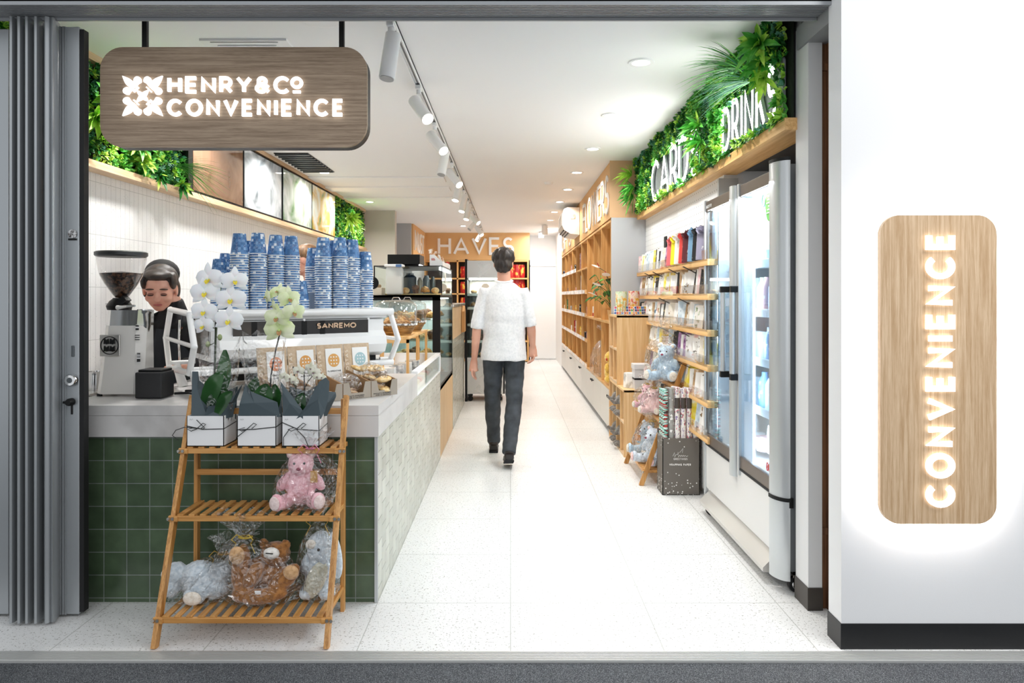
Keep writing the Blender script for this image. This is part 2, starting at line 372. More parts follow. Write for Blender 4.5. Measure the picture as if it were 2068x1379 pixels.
# ------------------------------------------------------------------ stroke lettering
def arc(cx, cy, rx, ry, a0, a1, n=14): return [(cx+rx*math.cos(R(a0+(a1-a0)*i/n)), cy+ry*math.sin(R(a0+(a1-a0)*i/n))) for i in range(n+1)]
G = {
 'A': (.92, [[(0,0),(.46,1),(.92,0)], [(.16,.3),(.76,.3)]]),
 'B': (.62, [[(0,0),(0,1),(.3,1)]+arc(.33,.76,.25,.24,90,-90)+[(0,.52)], [(.3,.52)]+arc(.35,.26,.27,.26,90,-90)+[(0,0)]]),
 'C': (.88, [arc(.5,.5,.5,.5,42,318,22)]),
 'D': (.8, [[(0,0),(0,1),(.3,1)]+arc(.3,.5,.5,.5,90,-90,16)+[(0,0)]]),
 'E': (.6, [[(.6,1),(0,1),(0,0),(.6,0)], [(0,.51),(.54,.51)]]),
 'F': (.58, [[(.58,1),(0,1),(0,0)], [(0,.5),(.52,.5)]]),
 'G': (.95, [arc(.5,.5,.5,.5,42,345,22)+[(.98,.46),(.56,.46)]]),
 'H': (.72, [[(0,0),(0,1)], [(.72,0),(.72,1)], [(0,.52),(.72,.52)]]),
 'I': (.0, [[(0,0),(0,1)]]),
 'J': (.5, [[(.5,1),(.5,.28)]+arc(.25,.26,.25,.26,0,-160,10)]),
 'K': (.68, [[(0,0),(0,1)], [(.66,1),(.02,.42)], [(.22,.6),(.7,0)]]),
 'L': (.54, [[(0,1),(0,0),(.54,0)]]),
 'M': (.92, [[(0,0),(0,1),(.46,.3),(.92,1),(.92,0)]]),
 'N': (.74, [[(0,0),(0,1),(.74,0),(.74,1)]]),
 'O': (1.0, [arc(.5,.5,.5,.5,0,360,32)]),
 'P': (.6, [[(0,0),(0,1),(.3,1)]+arc(.32,.72,.28,.28,90,-90)+[(0,.44)]]),
 'Q': (1.0, [arc(.5,.5,.5,.5,0,360,32), [(.62,.26),(.95,-.06)]]),
 'R': (.66, [[(0,0),(0,1),(.3,1)]+arc(.34,.71,.29,.29,90,-90)+[(0,.42)], [(.33,.42),(.66,0)]]),
 'S': (.6, [arc(.3,.74,.26,.26,35,250,14)+[(.36,.49)]+arc(.31,.26,.29,.26,60,-145,14)]),
 'T': (.74, [[(0,1),(.74,1)], [(.37,1),(.37,0)]]),
 'U': (.7, [[(0,1),(0,.35)]+arc(.35,.35,.35,.35,180,360,14)+[(.7,1)]]),
 'V': (.86, [[(0,1),(.43,0),(.86,1)]]),
 'W': (1.25, [[(0,1),(.32,0),(.625,.9),(.93,0),(1.25,1)]]),
 'X': (.7, [[(0,0),(.7,1)], [(0,1),(.7,0)]]),
 'Y': (.82, [[(0,1),(.41,.45),(.82,1)], [(.41,.5),(.41,0)]]),
 'Z': (.66, [[(0,1),(.66,1),(0,0),(.66,0)]]),
 '&': (.72, [[(.74,0),(.16,.62)]+arc(.36,.78,.22,.22,215,-45,14)+[(.18,.46)]+arc(.3,.24,.28,.25,130,300,10)+[(.72,.5)]]),
 '.': (.0, [[(0,0),(0,.04)]]), '-': (.3, [[(0,.5),(.3,.5)]]), ' ': (.25, []), '1': (.2, [[(0,.8),(.2,1),(.2,0)]]),
 '0': (.6, [arc(.3,.5,.3,.5,0,360,24)]),
}
def strip(mb, pts, t, fr, depth, e=0.0, lim=None):
    """flat stroke of width t along 2D points, extruded; fr(x,y,z)->3D"""
    closed = (Vector(pts[0])-Vector(pts[-1])).length < 1e-5
    P_ = [Vector(p) for p in (pts[:-1] if closed else pts)]; n = len(P_); L = []; Rr = []
    if n < 2: return
    for i in range(n):
        a = P_[i]-P_[i-1] if (i > 0 or closed) else None; b = P_[(i+1) % n]-P_[i] if (i < n-1 or closed) else None
        if a is None: a = b
        if b is None: b = a
        a = a.normalized(); b = b.normalized(); na = Vector((-a.y, a.x)); nb = Vector((-b.y, b.x)); m = na+nb
        if m.length < .2: m = na
        m.normalize(); k = min(1/max(m.dot(na), .3), 2.2)
        L.append(P_[i]+m*t/2*k); Rr.append(P_[i]-m*t/2*k)
    if lim:
        for q in L+Rr: q.y = min(max(q.y, lim[0]), lim[1])
    vs = []
    for z in (e, depth+e):
        for q in L+Rr: vs.append(fr(q.x, q.y, z))
    fs = []; ff = []; k = n if closed else n-1; N2 = 2*n
    for i in range(k):
        j = (i+1) % n
        fs += [(i, j, n+j, n+i), (i, N2+i, N2+j, j), (n+i, n+j, N2+n+j, N2+n+i)]; ff.append((N2+i, N2+n+i, N2+n+j, N2+j))
    if not closed: fs += [(0, n, N2+n, N2), (n-1, N2+n-1, N2+2*n-1, 2*n-1)]
    q = mb.mi; mb.mi = 1; b = len(mb.v); mb.add(vs, fs); mb.mi = 0
    for f in ff: mb.f.append([b+i for i in f]); mb.m.append(0)
    mb.mi = q
def text_w(s, h, t, sp, wd=1.0):
    return sum(G[c][0]*wd*(h-t)+t+sp for c in s)-sp
def lettering(s, org, right, up, h, t, depth, sp=None, wd=1.0, width=None, each=None, name='letter', mat=None, parent=None, smooth=None, world=True):
    """text in capitals; org = lower-left corner. width: fit total width by spacing+glyph width"""
    right = Vector(right).normalized(); up = Vector(up).normalized(); out = right.cross(up).normalized(); org = Vector(org)
    if sp is None: sp = h*.16
    if width:
        k = sum(G[c][0] for c in s)*(h-t); fixed = len(s)*t+(len(s)-1)*sp; wd = (width-fixed)/k
    x = t/2; mb = MB(); objs = []
    for ch in s:
        g = G[ch]
        if each: mb = MB()
        for si, st in enumerate(g[1]):
            pts = [(x+p[0]*wd*(h-t), t/2+p[1]*(h-t)) for p in st]
            strip(mb, pts, t, lambda a, b, c: org+right*a+up*b+out*c, depth, -si*depth*.02, (0, h))
        if each and g[1]: objs.append(mb.build(name, mat, parent, smooth=smooth, world=world))
        x += g[0]*wd*(h-t)+t+sp
    if each: return objs
    return mb.build(name, mat, parent, smooth=smooth, world=world)
# ================================================================== SETTING
def LX(Y): return -2.39+(Y-3.05)*.08/7.97          # face of the left wall
M_FLOOR = tiles('terrazzo_floor', ('eeeeed', 'e9e9e8'), 'b9b9b5', 'XY', .6, .6, .0022, 0, (-.3*10, 3.175-6.0), rough=.35, var=.05, blotch=.5,
                speck=[(90, .62, 'a9a7a1'), (150, .66, '77756f')], bump=.1)
mb = MB().box((-2.6, 2.74, -.12), (2.3, 15.8, 0)); struct('floor', mb, M_FLOOR, loc=(0, 9, 0))
M_CARPET = noisy('charcoal_carpet', [(.3, '202226'), (.5, '43464a'), (.7, '8d9094')], 420, .95, 2, bump=.8)
mb = MB().box((-5, -2.5, -.13), (5, 2.665, -.006)); struct('floor', mb, M_CARPET, loc=(0, 0, 0))
mb = MB().box((-5, 2.665, -.1), (5, 2.74, .003))
for i in range(6): mb.box((-5, 2.669+i*.0115, .003), (5, 2.674+i*.0115, .006))
struct('trim_1', mb, pbr('threshold_strip_metal', 'cfcfcd', .4, .5), loc=(0, 2.7, 0))
mb = MB().box((-2.7, 2.97, CEIL), (2.3, 15.8, CEIL+.1)); struct('ceiling', mb, M_CEIL, loc=(0, 9, CEIL))
# shallow ceiling steps towards the back on the service side
mb = MB()
for yy, hh in ((7.9, .018), (8.6, .022), (9.5, .02)): mb.box((-2.33, yy, CEIL-hh), (-.75, yy+.32, CEIL), .004)
struct('trim_2', mb, M_CEIL, loc=(-1.5, 8.5, CEIL))
M_LWALL = tiles('speckled_white_stick_tiles', ('f0f0ef', 'ebebea'), 'b5b5b5', 'YZ', .0505, .3018, .0013, 0, (0, .2285), rough=.45, var=.03,
                speck=[(120, .68, 'bdbdbb')], bump=.3)
def wallbox(z0, z1, y0=3.05, y1=11.02, d0=0.0, d1=-.14):
    return MB().prism([(LX(y0)+d0, y0), (LX(y1)+d0, y1), (LX(y1)+d1, y1), (LX(y0)+d1, y0)], 'Z', z0, z1)
struct('wall_left', wallbox(0, 2.09), M_LWALL, loc=(-2.4, 7, 0))
struct('wall_left', wallbox(2.09, CEIL+.02, d0=-.03), M_PEACH, loc=(-2.4, 7, 2.09))
mb = wallbox(2.088, 2.106, 3.06, 10.9, .10, -.03); mb2 = wallbox(2.106, 2.135, 3.06, 10.9, .085, -.03)
mb.add(mb2.v, mb2.f); struct('trim_3', mb, M_OAKLY, loc=(-2.35, 7, 2.09))
struct('trim_4', wallbox(2.69, CEIL, 3.06, 10.9, .07, -.03), M_OAKLY, loc=(-2.35, 7, 2.69))
# service-side end walls
M_BEIGE = pbr('warm_grey_wall_paint', 'cdc8c1', .7); M_BLUEG = pbr('cool_grey_wall_paint', 'b9bcc0', .7)
struct('wall_left', MB().box((-2.6, 11.02, 0), (-1.815, 11.14, CEIL)).box((-1.835, 11.0, 0), (-1.805, 11.16, CEIL)), M_BEIGE, loc=(-2.2, 11.08, 0))
struct('wall_left', MB().box((-2.6, 12.96, 0), (-1.83, 13.02, CEIL)), M_BLUEG, loc=(-2.2, 13, 0))
struct('wall_left', MB().box((-2.6, 11.14, 0), (-2.45, 12.96, CEIL)), M_BLUEG, loc=(-2.5, 12, 0))
struct('wall_left', MB().box((-2.0, 13.02, 0), (-1.82, 14.87, 2.12)), M_BLUEG, loc=(-1.9, 14, 0))
struct('wall_left', MB().box((-2.0, 13.02, 2.12), (-1.8, 14.87, CEIL)), M_PEACH, loc=(-1.9, 14, 2.12))
struct('wall_back', MB().box((-2.6, 15.3, 0), (.42, 15.45, CEIL)), M_BEIGE, loc=(-1, 15.3, 0))
struct('wall_back', MB().box((-1.82, 14.87, 2.155), (.405, 15.3, CEIL)), M_PEACH, loc=(-.7, 15, 2.155))
struct('wall_back', MB().box((.3, 15.56, 0), (2.3, 15.7, CEIL)), M_WHITE, loc=(1, 15.6, 0))
struct('wall_back', MB().box((.38, 15.3, 0), (.42, 15.56, CEIL)), M_WHITE, loc=(.4, 15.4, 0))
mb = MB().box((.45, 15.53, .01), (1.12, 15.56, 2.04), .004)
d = struct('door_1', mb, pbr('door_white_gloss', 'f6f6f6', .35), loc=(.8, 15.54, 0))
MB().lathe([(0, -.05), (.018, -.05), (.026, -.035), (.012, -.02), (.012, 0)], (.5, 15.52, .96), 16, 'Y').build('door_knob', M_CHROME, d, smooth=40)
mb = MB().box((.43, 15.52, 0), (.45, 15.56, 2.07)).box((.43, 15.52, 2.045), (1.2, 15.56, 2.075)); struct('trim_5', mb, M_WHITE, loc=(.8, 15.54, 0))
# right side: bulkheads, pegboard wall, recess
struct('wall_right', MB().box((1.36, 6.98, 0), (2.3, 15.56, 2.17)), M_BLUEG, loc=(1.7, 11, 0))
struct('wall_right', MB().box((.995, 7.0, 2.165), (1.6, 13.75, CEIL)), M_PEACH, loc=(1.3, 10, 2.165))
struct('wall_right', MB().box((.985, 6.985, 2.165), (1.42, 7.0, CEIL)), pbr('peach_end_board', 'd3ab82', .6), loc=(1.2, 6.99, 2.165))
struct('wall_right', MB().box((1.0, 6.985, 0), (1.36, 7.0, 2.165)), M_BLUEG, loc=(1.2, 6.99, 0))
struct('wall_right', MB().box((1.0, 13.75, 0), (1.6, 15.56, CEIL)), M_WHITE, loc=(1.3, 14.5, 0))
def pegmat():
    m, nt, b = nodes('white_pegboard'); geo = N(nt, 'ShaderNodeNewGeometry'); sp = N(nt, 'ShaderNodeSeparateXYZ'); nt.links.new(geo.outputs['Position'], sp.inputs[0])
    outs = []
    for ax, pitch in (('Y', .05), ('Z', .05)):
        a = N(nt, 'ShaderNodeMath', operation='MULTIPLY'); a.inputs[1].default_value = 1/pitch; nt.links.new(sp.outputs[ax], a.inputs[0])
        f = N(nt, 'ShaderNodeMath', operation='FRACT'); nt.links.new(a.outputs[0], f.inputs[0])
        c = N(nt, 'ShaderNodeMath', operation='SUBTRACT'); c.inputs[1].default_value = .5; nt.links.new(f.outputs[0], c.inputs[0])
        p = N(nt, 'ShaderNodeMath', operation='POWER'); p.inputs[1].default_value = 2; nt.links.new(c.outputs[0], p.inputs[0]); outs.append(p)
    ad = N(nt, 'ShaderNodeMath', operation='ADD'); nt.links.new(outs[0].outputs[0], ad.inputs[0]); nt.links.new(outs[1].outputs[0], ad.inputs[1])
    lt = N(nt, 'ShaderNodeMath', operation='LESS_THAN'); lt.inputs[1].default_value = .009; nt.links.new(ad.outputs[0], lt.inputs[0])
    mx = N(nt, 'ShaderNodeMix', data_type='RGBA'); mx.inputs['A'].default_value = S('eceded'); mx.inputs['B'].default_value = S('8a8a8a')
    nt.links.new(lt.outputs[0], mx.inputs[0]); nt.links.new(mx.outputs['Result'], b.inputs['Base Color']); b.inputs['Roughness'].default_value = .5
    return m
M_PEG = pegmat()
mb = MB()
for y0, y1 in ((4.42, 5.66), (5.665, 6.98)): mb.box((1.34, y0, .05), (1.36, y1, 2.17))
struct('wall_right', mb, M_PEG, loc=(1.35, 5.7, .05))
struct('wall_right', MB().box((1.36, 4.42, 0), (2.3, 6.98, 2.17)), M_WHITE, loc=(1.8, 5.7, 0))
struct('wall_right', MB().box((1.3, 4.395, 0), (1.42, 4.42, 2.12)), M_SILVER, loc=(1.36, 4.4, 0))
struct('wall_right', MB().box((2.05, 3.0, 0), (2.3, 4.42, CEIL)), M_GREY, loc=(2.15, 3.7, 0))
struct('wall_right', MB().box((1.32, 3.2, 2.2), (2.05, 7.0, CEIL)), M_GREY, loc=(1.7, 5, 2.2))
mb = MB().box((1.255, 3.22, 2.145), (1.42, 6.985, 2.2)); struct('trim_6', mb, M_OAKY, loc=(1.33, 5, 2.15))
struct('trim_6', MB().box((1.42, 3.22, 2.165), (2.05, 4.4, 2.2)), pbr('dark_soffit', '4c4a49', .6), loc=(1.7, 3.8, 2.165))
# jamb post and outer pillar
struct('trim_7', MB().box((1.311, 3.10, .1), (1.372, 3.236, 2.6)), pbr('grey_post_paint', 'dcdcdc', .5), loc=(1.34, 3.17, .1))
struct('baseboard_right', MB().box((1.307, 3.096, 0), (1.374, 3.24, .1)), pbr('dark_bronze_skirting', '3a342f', .4), loc=(1.34, 3.17, 0))
struct('wall_right', MB().box((1.372, 3.12, 0), (2.3, 3.2, 2.7)).box((1.4, 3.08, 0), (1.41, 3.12, 2.7)).box((1.37, 3.11, .33), (1.45, 3.125, .36)).box((1.37, 3.11, 2.38), (1.45, 3.125, 2.41)),
       wood('brown_raw_timber', '8a5f3d', '5d3c25', 'Z', rough=.7), loc=(1.8, 3.15, 0))
M_PILLAR = pbr('pillar_white_paint', 'e9eaeb', .6, bump=.04, bscale=300)
struct('wall_right', MB().box((1.2975, 2.762, .1), (3.6, 2.872, 3.6)), M_PILLAR, loc=(2.4, 2.8, .1))
struct('baseboard_right', MB().box((1.293, 2.757, -.004), (3.6, 2.874, .1)), pbr('black_skirting', '17181a', .4), loc=(2.4, 2.8, 0))
struct('trim_7', MB().box((1.3, 2.872, 2.5), (2.3, 3.2, 2.6)), M_GREY, loc=(1.8, 3.0, 2.5))
# header with the door track
mb = MB().box((-4.5, 2.845, 2.575), (1.297, 2.99, 3.2))
for i in range(7): mb.box((-4.5, 2.862+i*.0165, 2.562), (1.297, 2.871+i*.0165, 2.578))
mb.box((-4.5, 2.845, 2.56), (1.297, 2.853, 2.6)).box((-4.5, 2.98, 2.55), (1.297, 2.99, 2.6))
struct('trim_8', mb, pbr('header_track_metal', '9a9da0', .45, .35), loc=(-1.5, 2.9, 2.56))
struct('wall_left', MB().box((-4.5, 3.2, 0), (-2.4, 3.3, 2.7)), M_GREY, loc=(-3.5, 3.25, 0))
struct('wall_left', MB().box((-4.5, 2.845, 3.1), (3.6, 2.99, 3.6)), M_GREY, loc=(-.5, 2.9, 3.1))

# ================================================================== FOLDING DOOR
fd = E('folding_door', (-2.0, 3.0, 0), 'silver aluminium concertina door folded open against the shop entrance', 'folding door')
xs = [(17.4, 24.9), (33, 40.8), (49, 56.5), (67, 75)]
ZT = 2.555
for a, b in xs:
    x0, x1 = WX(a, 2.95), WX(b, 2.95); c = (x0+x1)/2; r = (x1-x0)/2
    mb = MB()
    mb.prism([(c-r, 2.965), (c-r*.7, 2.951), (c, 2.946), (c+r*.7, 2.951), (c+r, 2.965), (c+r, 2.985), (c+r*.4, 2.99), (c+r*.9, 3.0), (c+r*.9, 3.012), (c+r*.3, 3.02),
              (c+r*.3, 3.155), (c-r*.3, 3.155), (c-r*.3, 3.02), (c-r*.9, 3.012), (c-r*.9, 3.0), (c-r*.4, 2.99), (c-r, 2.985)], 'Z', .012, ZT)
    mb.build('folded_leaf', M_ALU, fd, smooth=35)
    mb = MB().box((c+r*1.05, 3.015, .02), (c+r*1.05+.012, 3.15, ZT-.01)).box((c+r*1.05+.014, 3.03, .02), (c+r*1.05+.02, 3.15, ZT-.01))
    mb.build('dark_seal', M_ALUD, fd)
mb = MB().box((-2.32, 3.035, .012), (WX(17, 3.035), 3.075, ZT-.02), .003); mb.build('side_leaf', M_ALU, fd)
x0, x1 = WX(87, 2.95), WX(98, 2.95)
mb = MB(); c = (x0+x1)/2; r = (x1-x0)/2
mb.prism([(c-r, 2.97), (c-r*.7, 2.953), (c, 2.947), (c+r*.8, 2.955), (c+r, 2.97), (c+r, 2.99), (c-r, 2.99)], 'Z', .012, ZT)
mb.prism([(WX(98, 2.95), 2.965), (WX(103, 2.95), 2.96), (WX(104.5, 2.95), 2.97), (WX(120, 3.03), 3.035), (WX(120, 3.03)-.004, 3.042), (WX(98, 2.95), 2.985)], 'Z', .012, ZT)
mb.box((WX(80, 3.0), 3.0, .02), (WX(87, 3.0), 3.15, ZT-.01))
for a, b in ((120, 123), (124, 129), (129.5, 131.5)): mb.box((WX(a, 3.03), 3.03, .012), (WX(b, 3.03), 3.06, ZT-.01), .002)
mb.build('outer_leaf', M_ALU, fd, smooth=35)
mb = MB().box((WX(132, 3.035), 3.035, .012), (WX(159.5, 3.035), 3.085, 2.545), .003).box((WX(133.5, 3.035), 3.03, .012), (WX(135, 3.035), 3.04, 2.54))
st = mb.build('lock_stile', M_ALU, fd)
MB().prism([(WX(159.5, 3.035), 3.04), (WX(168, 3.035), 3.04), (WX(170.5, 3.045), 3.05), (WX(170.5, 3.045), 3.075), (WX(168, 3.045), 3.085), (WX(159.5, 3.04), 3.085)], 'Z', .02, 2.535).build('rubber_edge', M_BLACKR, fd)
p = W(146, 767, 3.033)
lk = MB().lathe([(0, -.02), (.022, -.02), (.026, -.014), (.026, 0)], p, 24, 'Y').build('lock_cylinder', M_CHROME, st, smooth=40)
MB().box((p.x-.002, p.y-.0225, p.z-.008), (p.x+.002, p.y-.02, p.z+.008)).lathe([(0, -.0215), (.011, -.0215), (.012, -.02)], p, 20, 'Y').build('keyway', M_ALUD, st)
p = W(145, 811, 3.033)
MB().lathe([(0, -.03), (.012, -.03), (.016, -.02), (.016, 0)], p, 20, 'Y').box((p.x-.024, p.y-.026, p.z-.005), (p.x+.0, p.y-.014, p.z+.005), .002).build('thumb_knob', M_BLACK, st, smooth=40)
MB().box((p.x-.004, p.y-.002, p.z-.055), (p.x+.004, p.y+.002, p.z-.01), .002).build('slot', M_BLACK, st)
p = W(147, 709, 3.033)
MB().box((p.x-.006, p.y-.003, p.z-.024), (p.x+.006, p.y+.002, p.z+.024), .002).build('slot', M_ALUD, st)
p = W(146.5, 472, 3.033)
MB().lathe([(0, -.002), (.019, -.002), (.019, 0)], p, 24, 'Y').build('round_sticker', noisy('sticker_print', [(.4, '3a3230'), (.6, 'e8e8e8')], 60, .5), st)
MB().box((p.x-.018, p.y-.002, p.z-.028), (p.x+.018, p.y, p.z-.02)).build('sticker_text', M_BLACK, st)
mb = MB()
for a in (143, 148, 152): mb.cyl(W(a, 36, 3.06), W(a, 28, 3.06), .006, 8)
mb.build('roller', M_SILVER, fd)

# ================================================================== SIGNS
def rrect(cx, cz, w_, h_, r, n=10):
    o = []
    for (sx, sz, a0) in ((1, 1, 0), (-1, 1, 90), (-1, -1, 180), (1, -1, 270)):
        for i in range(n+1):
            a = R(a0+90*i/n); o.append((cx+sx*(w_/2-r)+r*math.cos(a), cz+sz*(h_/2-r)+r*math.sin(a)))
    return o
def sign_wood(name, light, dark, axis): return wood(name, light, dark, axis, scale=2.6, rough=.5, contrast=.6, fine=1.6)
YS = 3.10
sx0, sx1, sz0, sz1 = WX(202, YS), WX(741, YS), WZ(297, YS), WZ(95, YS)
sg = E('hanging_sign', ((sx0+sx1)/2, YS, sz0), 'rounded brown wood sign with a lit floral emblem hanging over the counter', 'sign')
MB().prism(rrect((sx0+sx1)/2, (sz0+sz1)/2, sx1-sx0, sz1-sz0, .1), 'Y', YS, YS+.02).build('face_board', sign_wood('walnut_laminate', 'a59079', '7c6752', 'X'), sg)
MB().prism(rrect((sx0+sx1)/2, (sz0+sz1)/2, sx1-sx0, sz1-sz0, .1), 'Y', YS+.02, YS+.075).build('black_casing', M_BLACK, sg)
for px in (284, 686):
    MB().box((WX(px-5, YS), YS+.03, sz1-.02), (WX(px+5, YS), YS+.05, CEIL), .001).build('hanging_rod', M_BLACK, sg)
yl = YS-.004
def wt(x, y): return Vector((WX(x, YS), yl, WZ(y, YS)))
hh = WZ(155.8, YS)-WZ(189.7, YS); o0 = wt(340.8, 189.7)
lettering('HENRY', o0, (1, 0, 0), (0, 0, 1), hh, hh*.20, .010, hh*.22, width=wt(510, 0).x-o0.x, each=True, mat=M_LETTER, parent=sg)
o1 = wt(516, 189.7); lettering('&', o1, (1, 0, 0), (0, 0, 1), hh, hh*.20, .010, 0, width=wt(546, 0).x-o1.x, each=True, mat=M_LETTER, parent=sg)
o1 = wt(554, 190.5); lettering('C', o1, (1, 0, 0), (0, 0, 1), hh*1.03, hh*.20, .010, 0, width=wt(586, 0).x-o1.x, each=True, mat=M_LETTER, parent=sg)
h2 = WZ(156.5, YS)-WZ(180.5, YS); o1 = wt(588, 180.5); lettering('O', o1, (1, 0, 0), (0, 0, 1), h2, h2*.25, .010, 0, width=wt(613, 0).x-o1.x, each=True, mat=M_LETTER, parent=sg)
MB().box((WX(593, YS), yl-.01, WZ(189.5, YS)), (WX(608.5, YS), yl, WZ(184.3, YS))).build('letter_underline', M_LETTER, sg)
hh = WZ(201, YS)-WZ(236, YS); o0 = wt(339.7, 236)
lettering('CONVENIENCE', o0, (1, 0, 0), (0, 0, 1), hh, hh*.20, .010, hh*.22, width=wt(695.5, 0).x-o0.x, each=True, mat=M_LETTER, parent=sg)
# floral emblem
ec = wt(290.3, 195); er = (wt(330.5, 0).x-wt(250, 0).x)/2; mb = MB()
def epoly(pts): mb.prism([(ec.x+p[0]*er, ec.z+p[1]*er) for p in pts], 'Y', yl-.01, yl)
for qx, qz in ((1, 1), (-1, 1), (-1, -1), (1, -1)):
    leaf = []
    for t in [i/14 for i in range(15)]:
        wd = .15*math.sin(PI*min(t**.75, 1))*(1.0 if t < .97 else 1); leaf.append((t, wd))
    pts = [(.42+.58*t, w_) for t, w_ in leaf]
    poly = [((a-b*.8)*1, (a+b*.8)) for a, b in pts]+[((a+b*.8), (a-b*.8)) for a, b in reversed(pts[1:-1])]
    epoly([(x*qx, z*qz) for x, z in poly])
    for sw in (0, 1):
        c = [(.25+.185*math.cos(a), .755+.215*math.sin(a)) for a in [R(200-i*16) for i in range(17)]]
        tail = [(.36, .42), (.30, .50), (.22, .60)]
        pl = c+[(.5, .62), (.42, .47)]+tail
        if sw: pl = [(z, x) for x, z in pl]
        epoly([(x*qx, z*qz) for x, z in pl])
    b = [(.22, .46), (.46, .22), (.42, .18), (.18, .42)]; epoly([(x*qx, z*qz) for x, z in b])
star = []
for k in range(4):
    a = R(45+90*k); star.append((math.cos(a)*.42, math.sin(a)*.42))
    for u in (.25, .5, .75):
        t = R(45+90*k+90*u); rr = .42*(1-math.sin(PI*u)*.62); star.append((math.cos(t)*rr, math.sin(t)*rr))
epoly(star)
mb.build('floral_emblem', M_LETTER, sg)

# wall sign on the white pillar
YP = 2.70
cxm, czm = (WX(1778, YP)+WX(2013, YP))/2, (WZ(434, YP)+WZ(1058, YP))/2
w_, h_ = WX(2013, YP)-WX(1778, YP), WZ(434, YP)-WZ(1058, YP)
ws = E('wall_sign', (cxm, 2.76, czm-h_/2), 'tall rounded pale wood sign with back-lit edge on the white pillar', 'sign')
MB().prism(rrect(cxm, czm, w_, h_, .075), 'Y', YP, YP+.022).build('face_board', sign_wood('pale_oak_laminate', 'e0c3a0', 'bf9c74', 'Z'), ws)
out_, in_ = rrect(cxm, czm, w_-.012, h_-.012, .07), rrect(cxm, czm, w_-.05, h_-.05, .055)
mb = MB(); n = len(out_)
vs = [(p[0], YP+.026, p[1]) for p in out_]+[(p[0], YP+.026, p[1]) for p in in_]+[(p[0], YP+.05, p[1]) for p in out_]+[(p[0], YP+.05, p[1]) for p in in_]
mb.add(vs, sum([[(i, (i+1) % n, (i+1) % n+n, i+n), (i+2*n, i+3*n, (i+1) % n+3*n, (i+1) % n+2*n), (i, i+2*n, (i+1) % n+2*n, (i+1) % n)] for i in range(n)], []))
mb.build('halo_light_strip', emis('halo_led', 'ffffff', 26), ws)
MB().prism(rrect(cxm, czm, w_-.08, h_-.08, .05), 'Y', YP+.024, 2.762).build('mounting_box', M_BLACK, ws)
hh = WX(1925, YP)-WX(1867, YP); o0 = Vector((WX(1925, YP), YP-.004, WZ(1023, YP)))
lettering('CONVENIENCE', o0, (0, 0, 1), (-1, 0, 0), hh, hh*.20, .010, hh*.22, width=WZ(470, YP)-WZ(1023, YP), each=True, mat=M_LETTER, parent=ws)
# word signs on the bulkheads
M_LET2 = pbr('white_acrylic_letter', 'f4f4f4', .4)
def word(name, s, org, right, h, t, depth, width, label, mat):
    o = E(name, org, label, 'sign'); lettering(s, org, right, (0, 0, 1), h, t, depth, h*.12, width=width, each=True, mat=mat, parent=o); return o
word('word_sign', 'HAVES', Vector((WX(884, 14.86), 14.868, 2.26)), (1, 0, 0), .375, .052, .02, WX(1038, 14.86)-WX(884, 14.86), 'white raised HAVES lettering on the peach panel at the back of the shop', M_LET2)
word('word_sign', 'MUST', Vector((-1.799, 13.2, 2.23)), (0, 1, 0), .40, .05, .02, 1.35, 'white raised MUST lettering on the narrow peach side panel beside the HAVES panel', M_LET2)
word('word_sign', 'FLOWERS', Vector((.994, 9.62, 2.225)), (0, -1, 0), .40, .045, .010, 2.52, 'white raised FLOWERS lettering on the peach bulkhead above the tall display shelves', M_LET2)
word('word_sign', 'GIFTS', Vector((.994, 13.55, 2.225)), (0, -1, 0), .38, .045, .010, 2.0, 'white raised GIFTS lettering on the peach bulkhead behind the wall air conditioner', M_LET2)
def lit_word(s, y0, y1, z0, h, label):
    o = E('lit_word_sign', (1.3, (y0+y1)/2, z0), label, 'sign')
    M_BACKP = pbr('pale_sign_backing', '8b9094', .5)
    MB().prism(rrect((y0+y1)/2, z0+h/2, y0-y1+.05, h+.05, .03), 'X', 1.268, 1.28).build('backing_panel', M_BACKP, o)
    lettering(s, (1.262, y0, z0), (0, -1, 0), (0, 0, 1), h, h*.115, .018, h*.12, width=y0-y1, each=True, mat=[emis('neon_white', 'ffffff', 14), pbr('letter_side_grey', 'c4c8cb', .5)], parent=o)
    return o
lit_word('CARDS', 6.22, 4.66, 2.2, .35, 'glowing white CARDS letters framed by artificial greenery over the card rack')
lit_word('DRINKS', 4.14, 3.30, 2.22, .26, 'glowing white DRINKS letters framed by artificial greenery over the fridge')

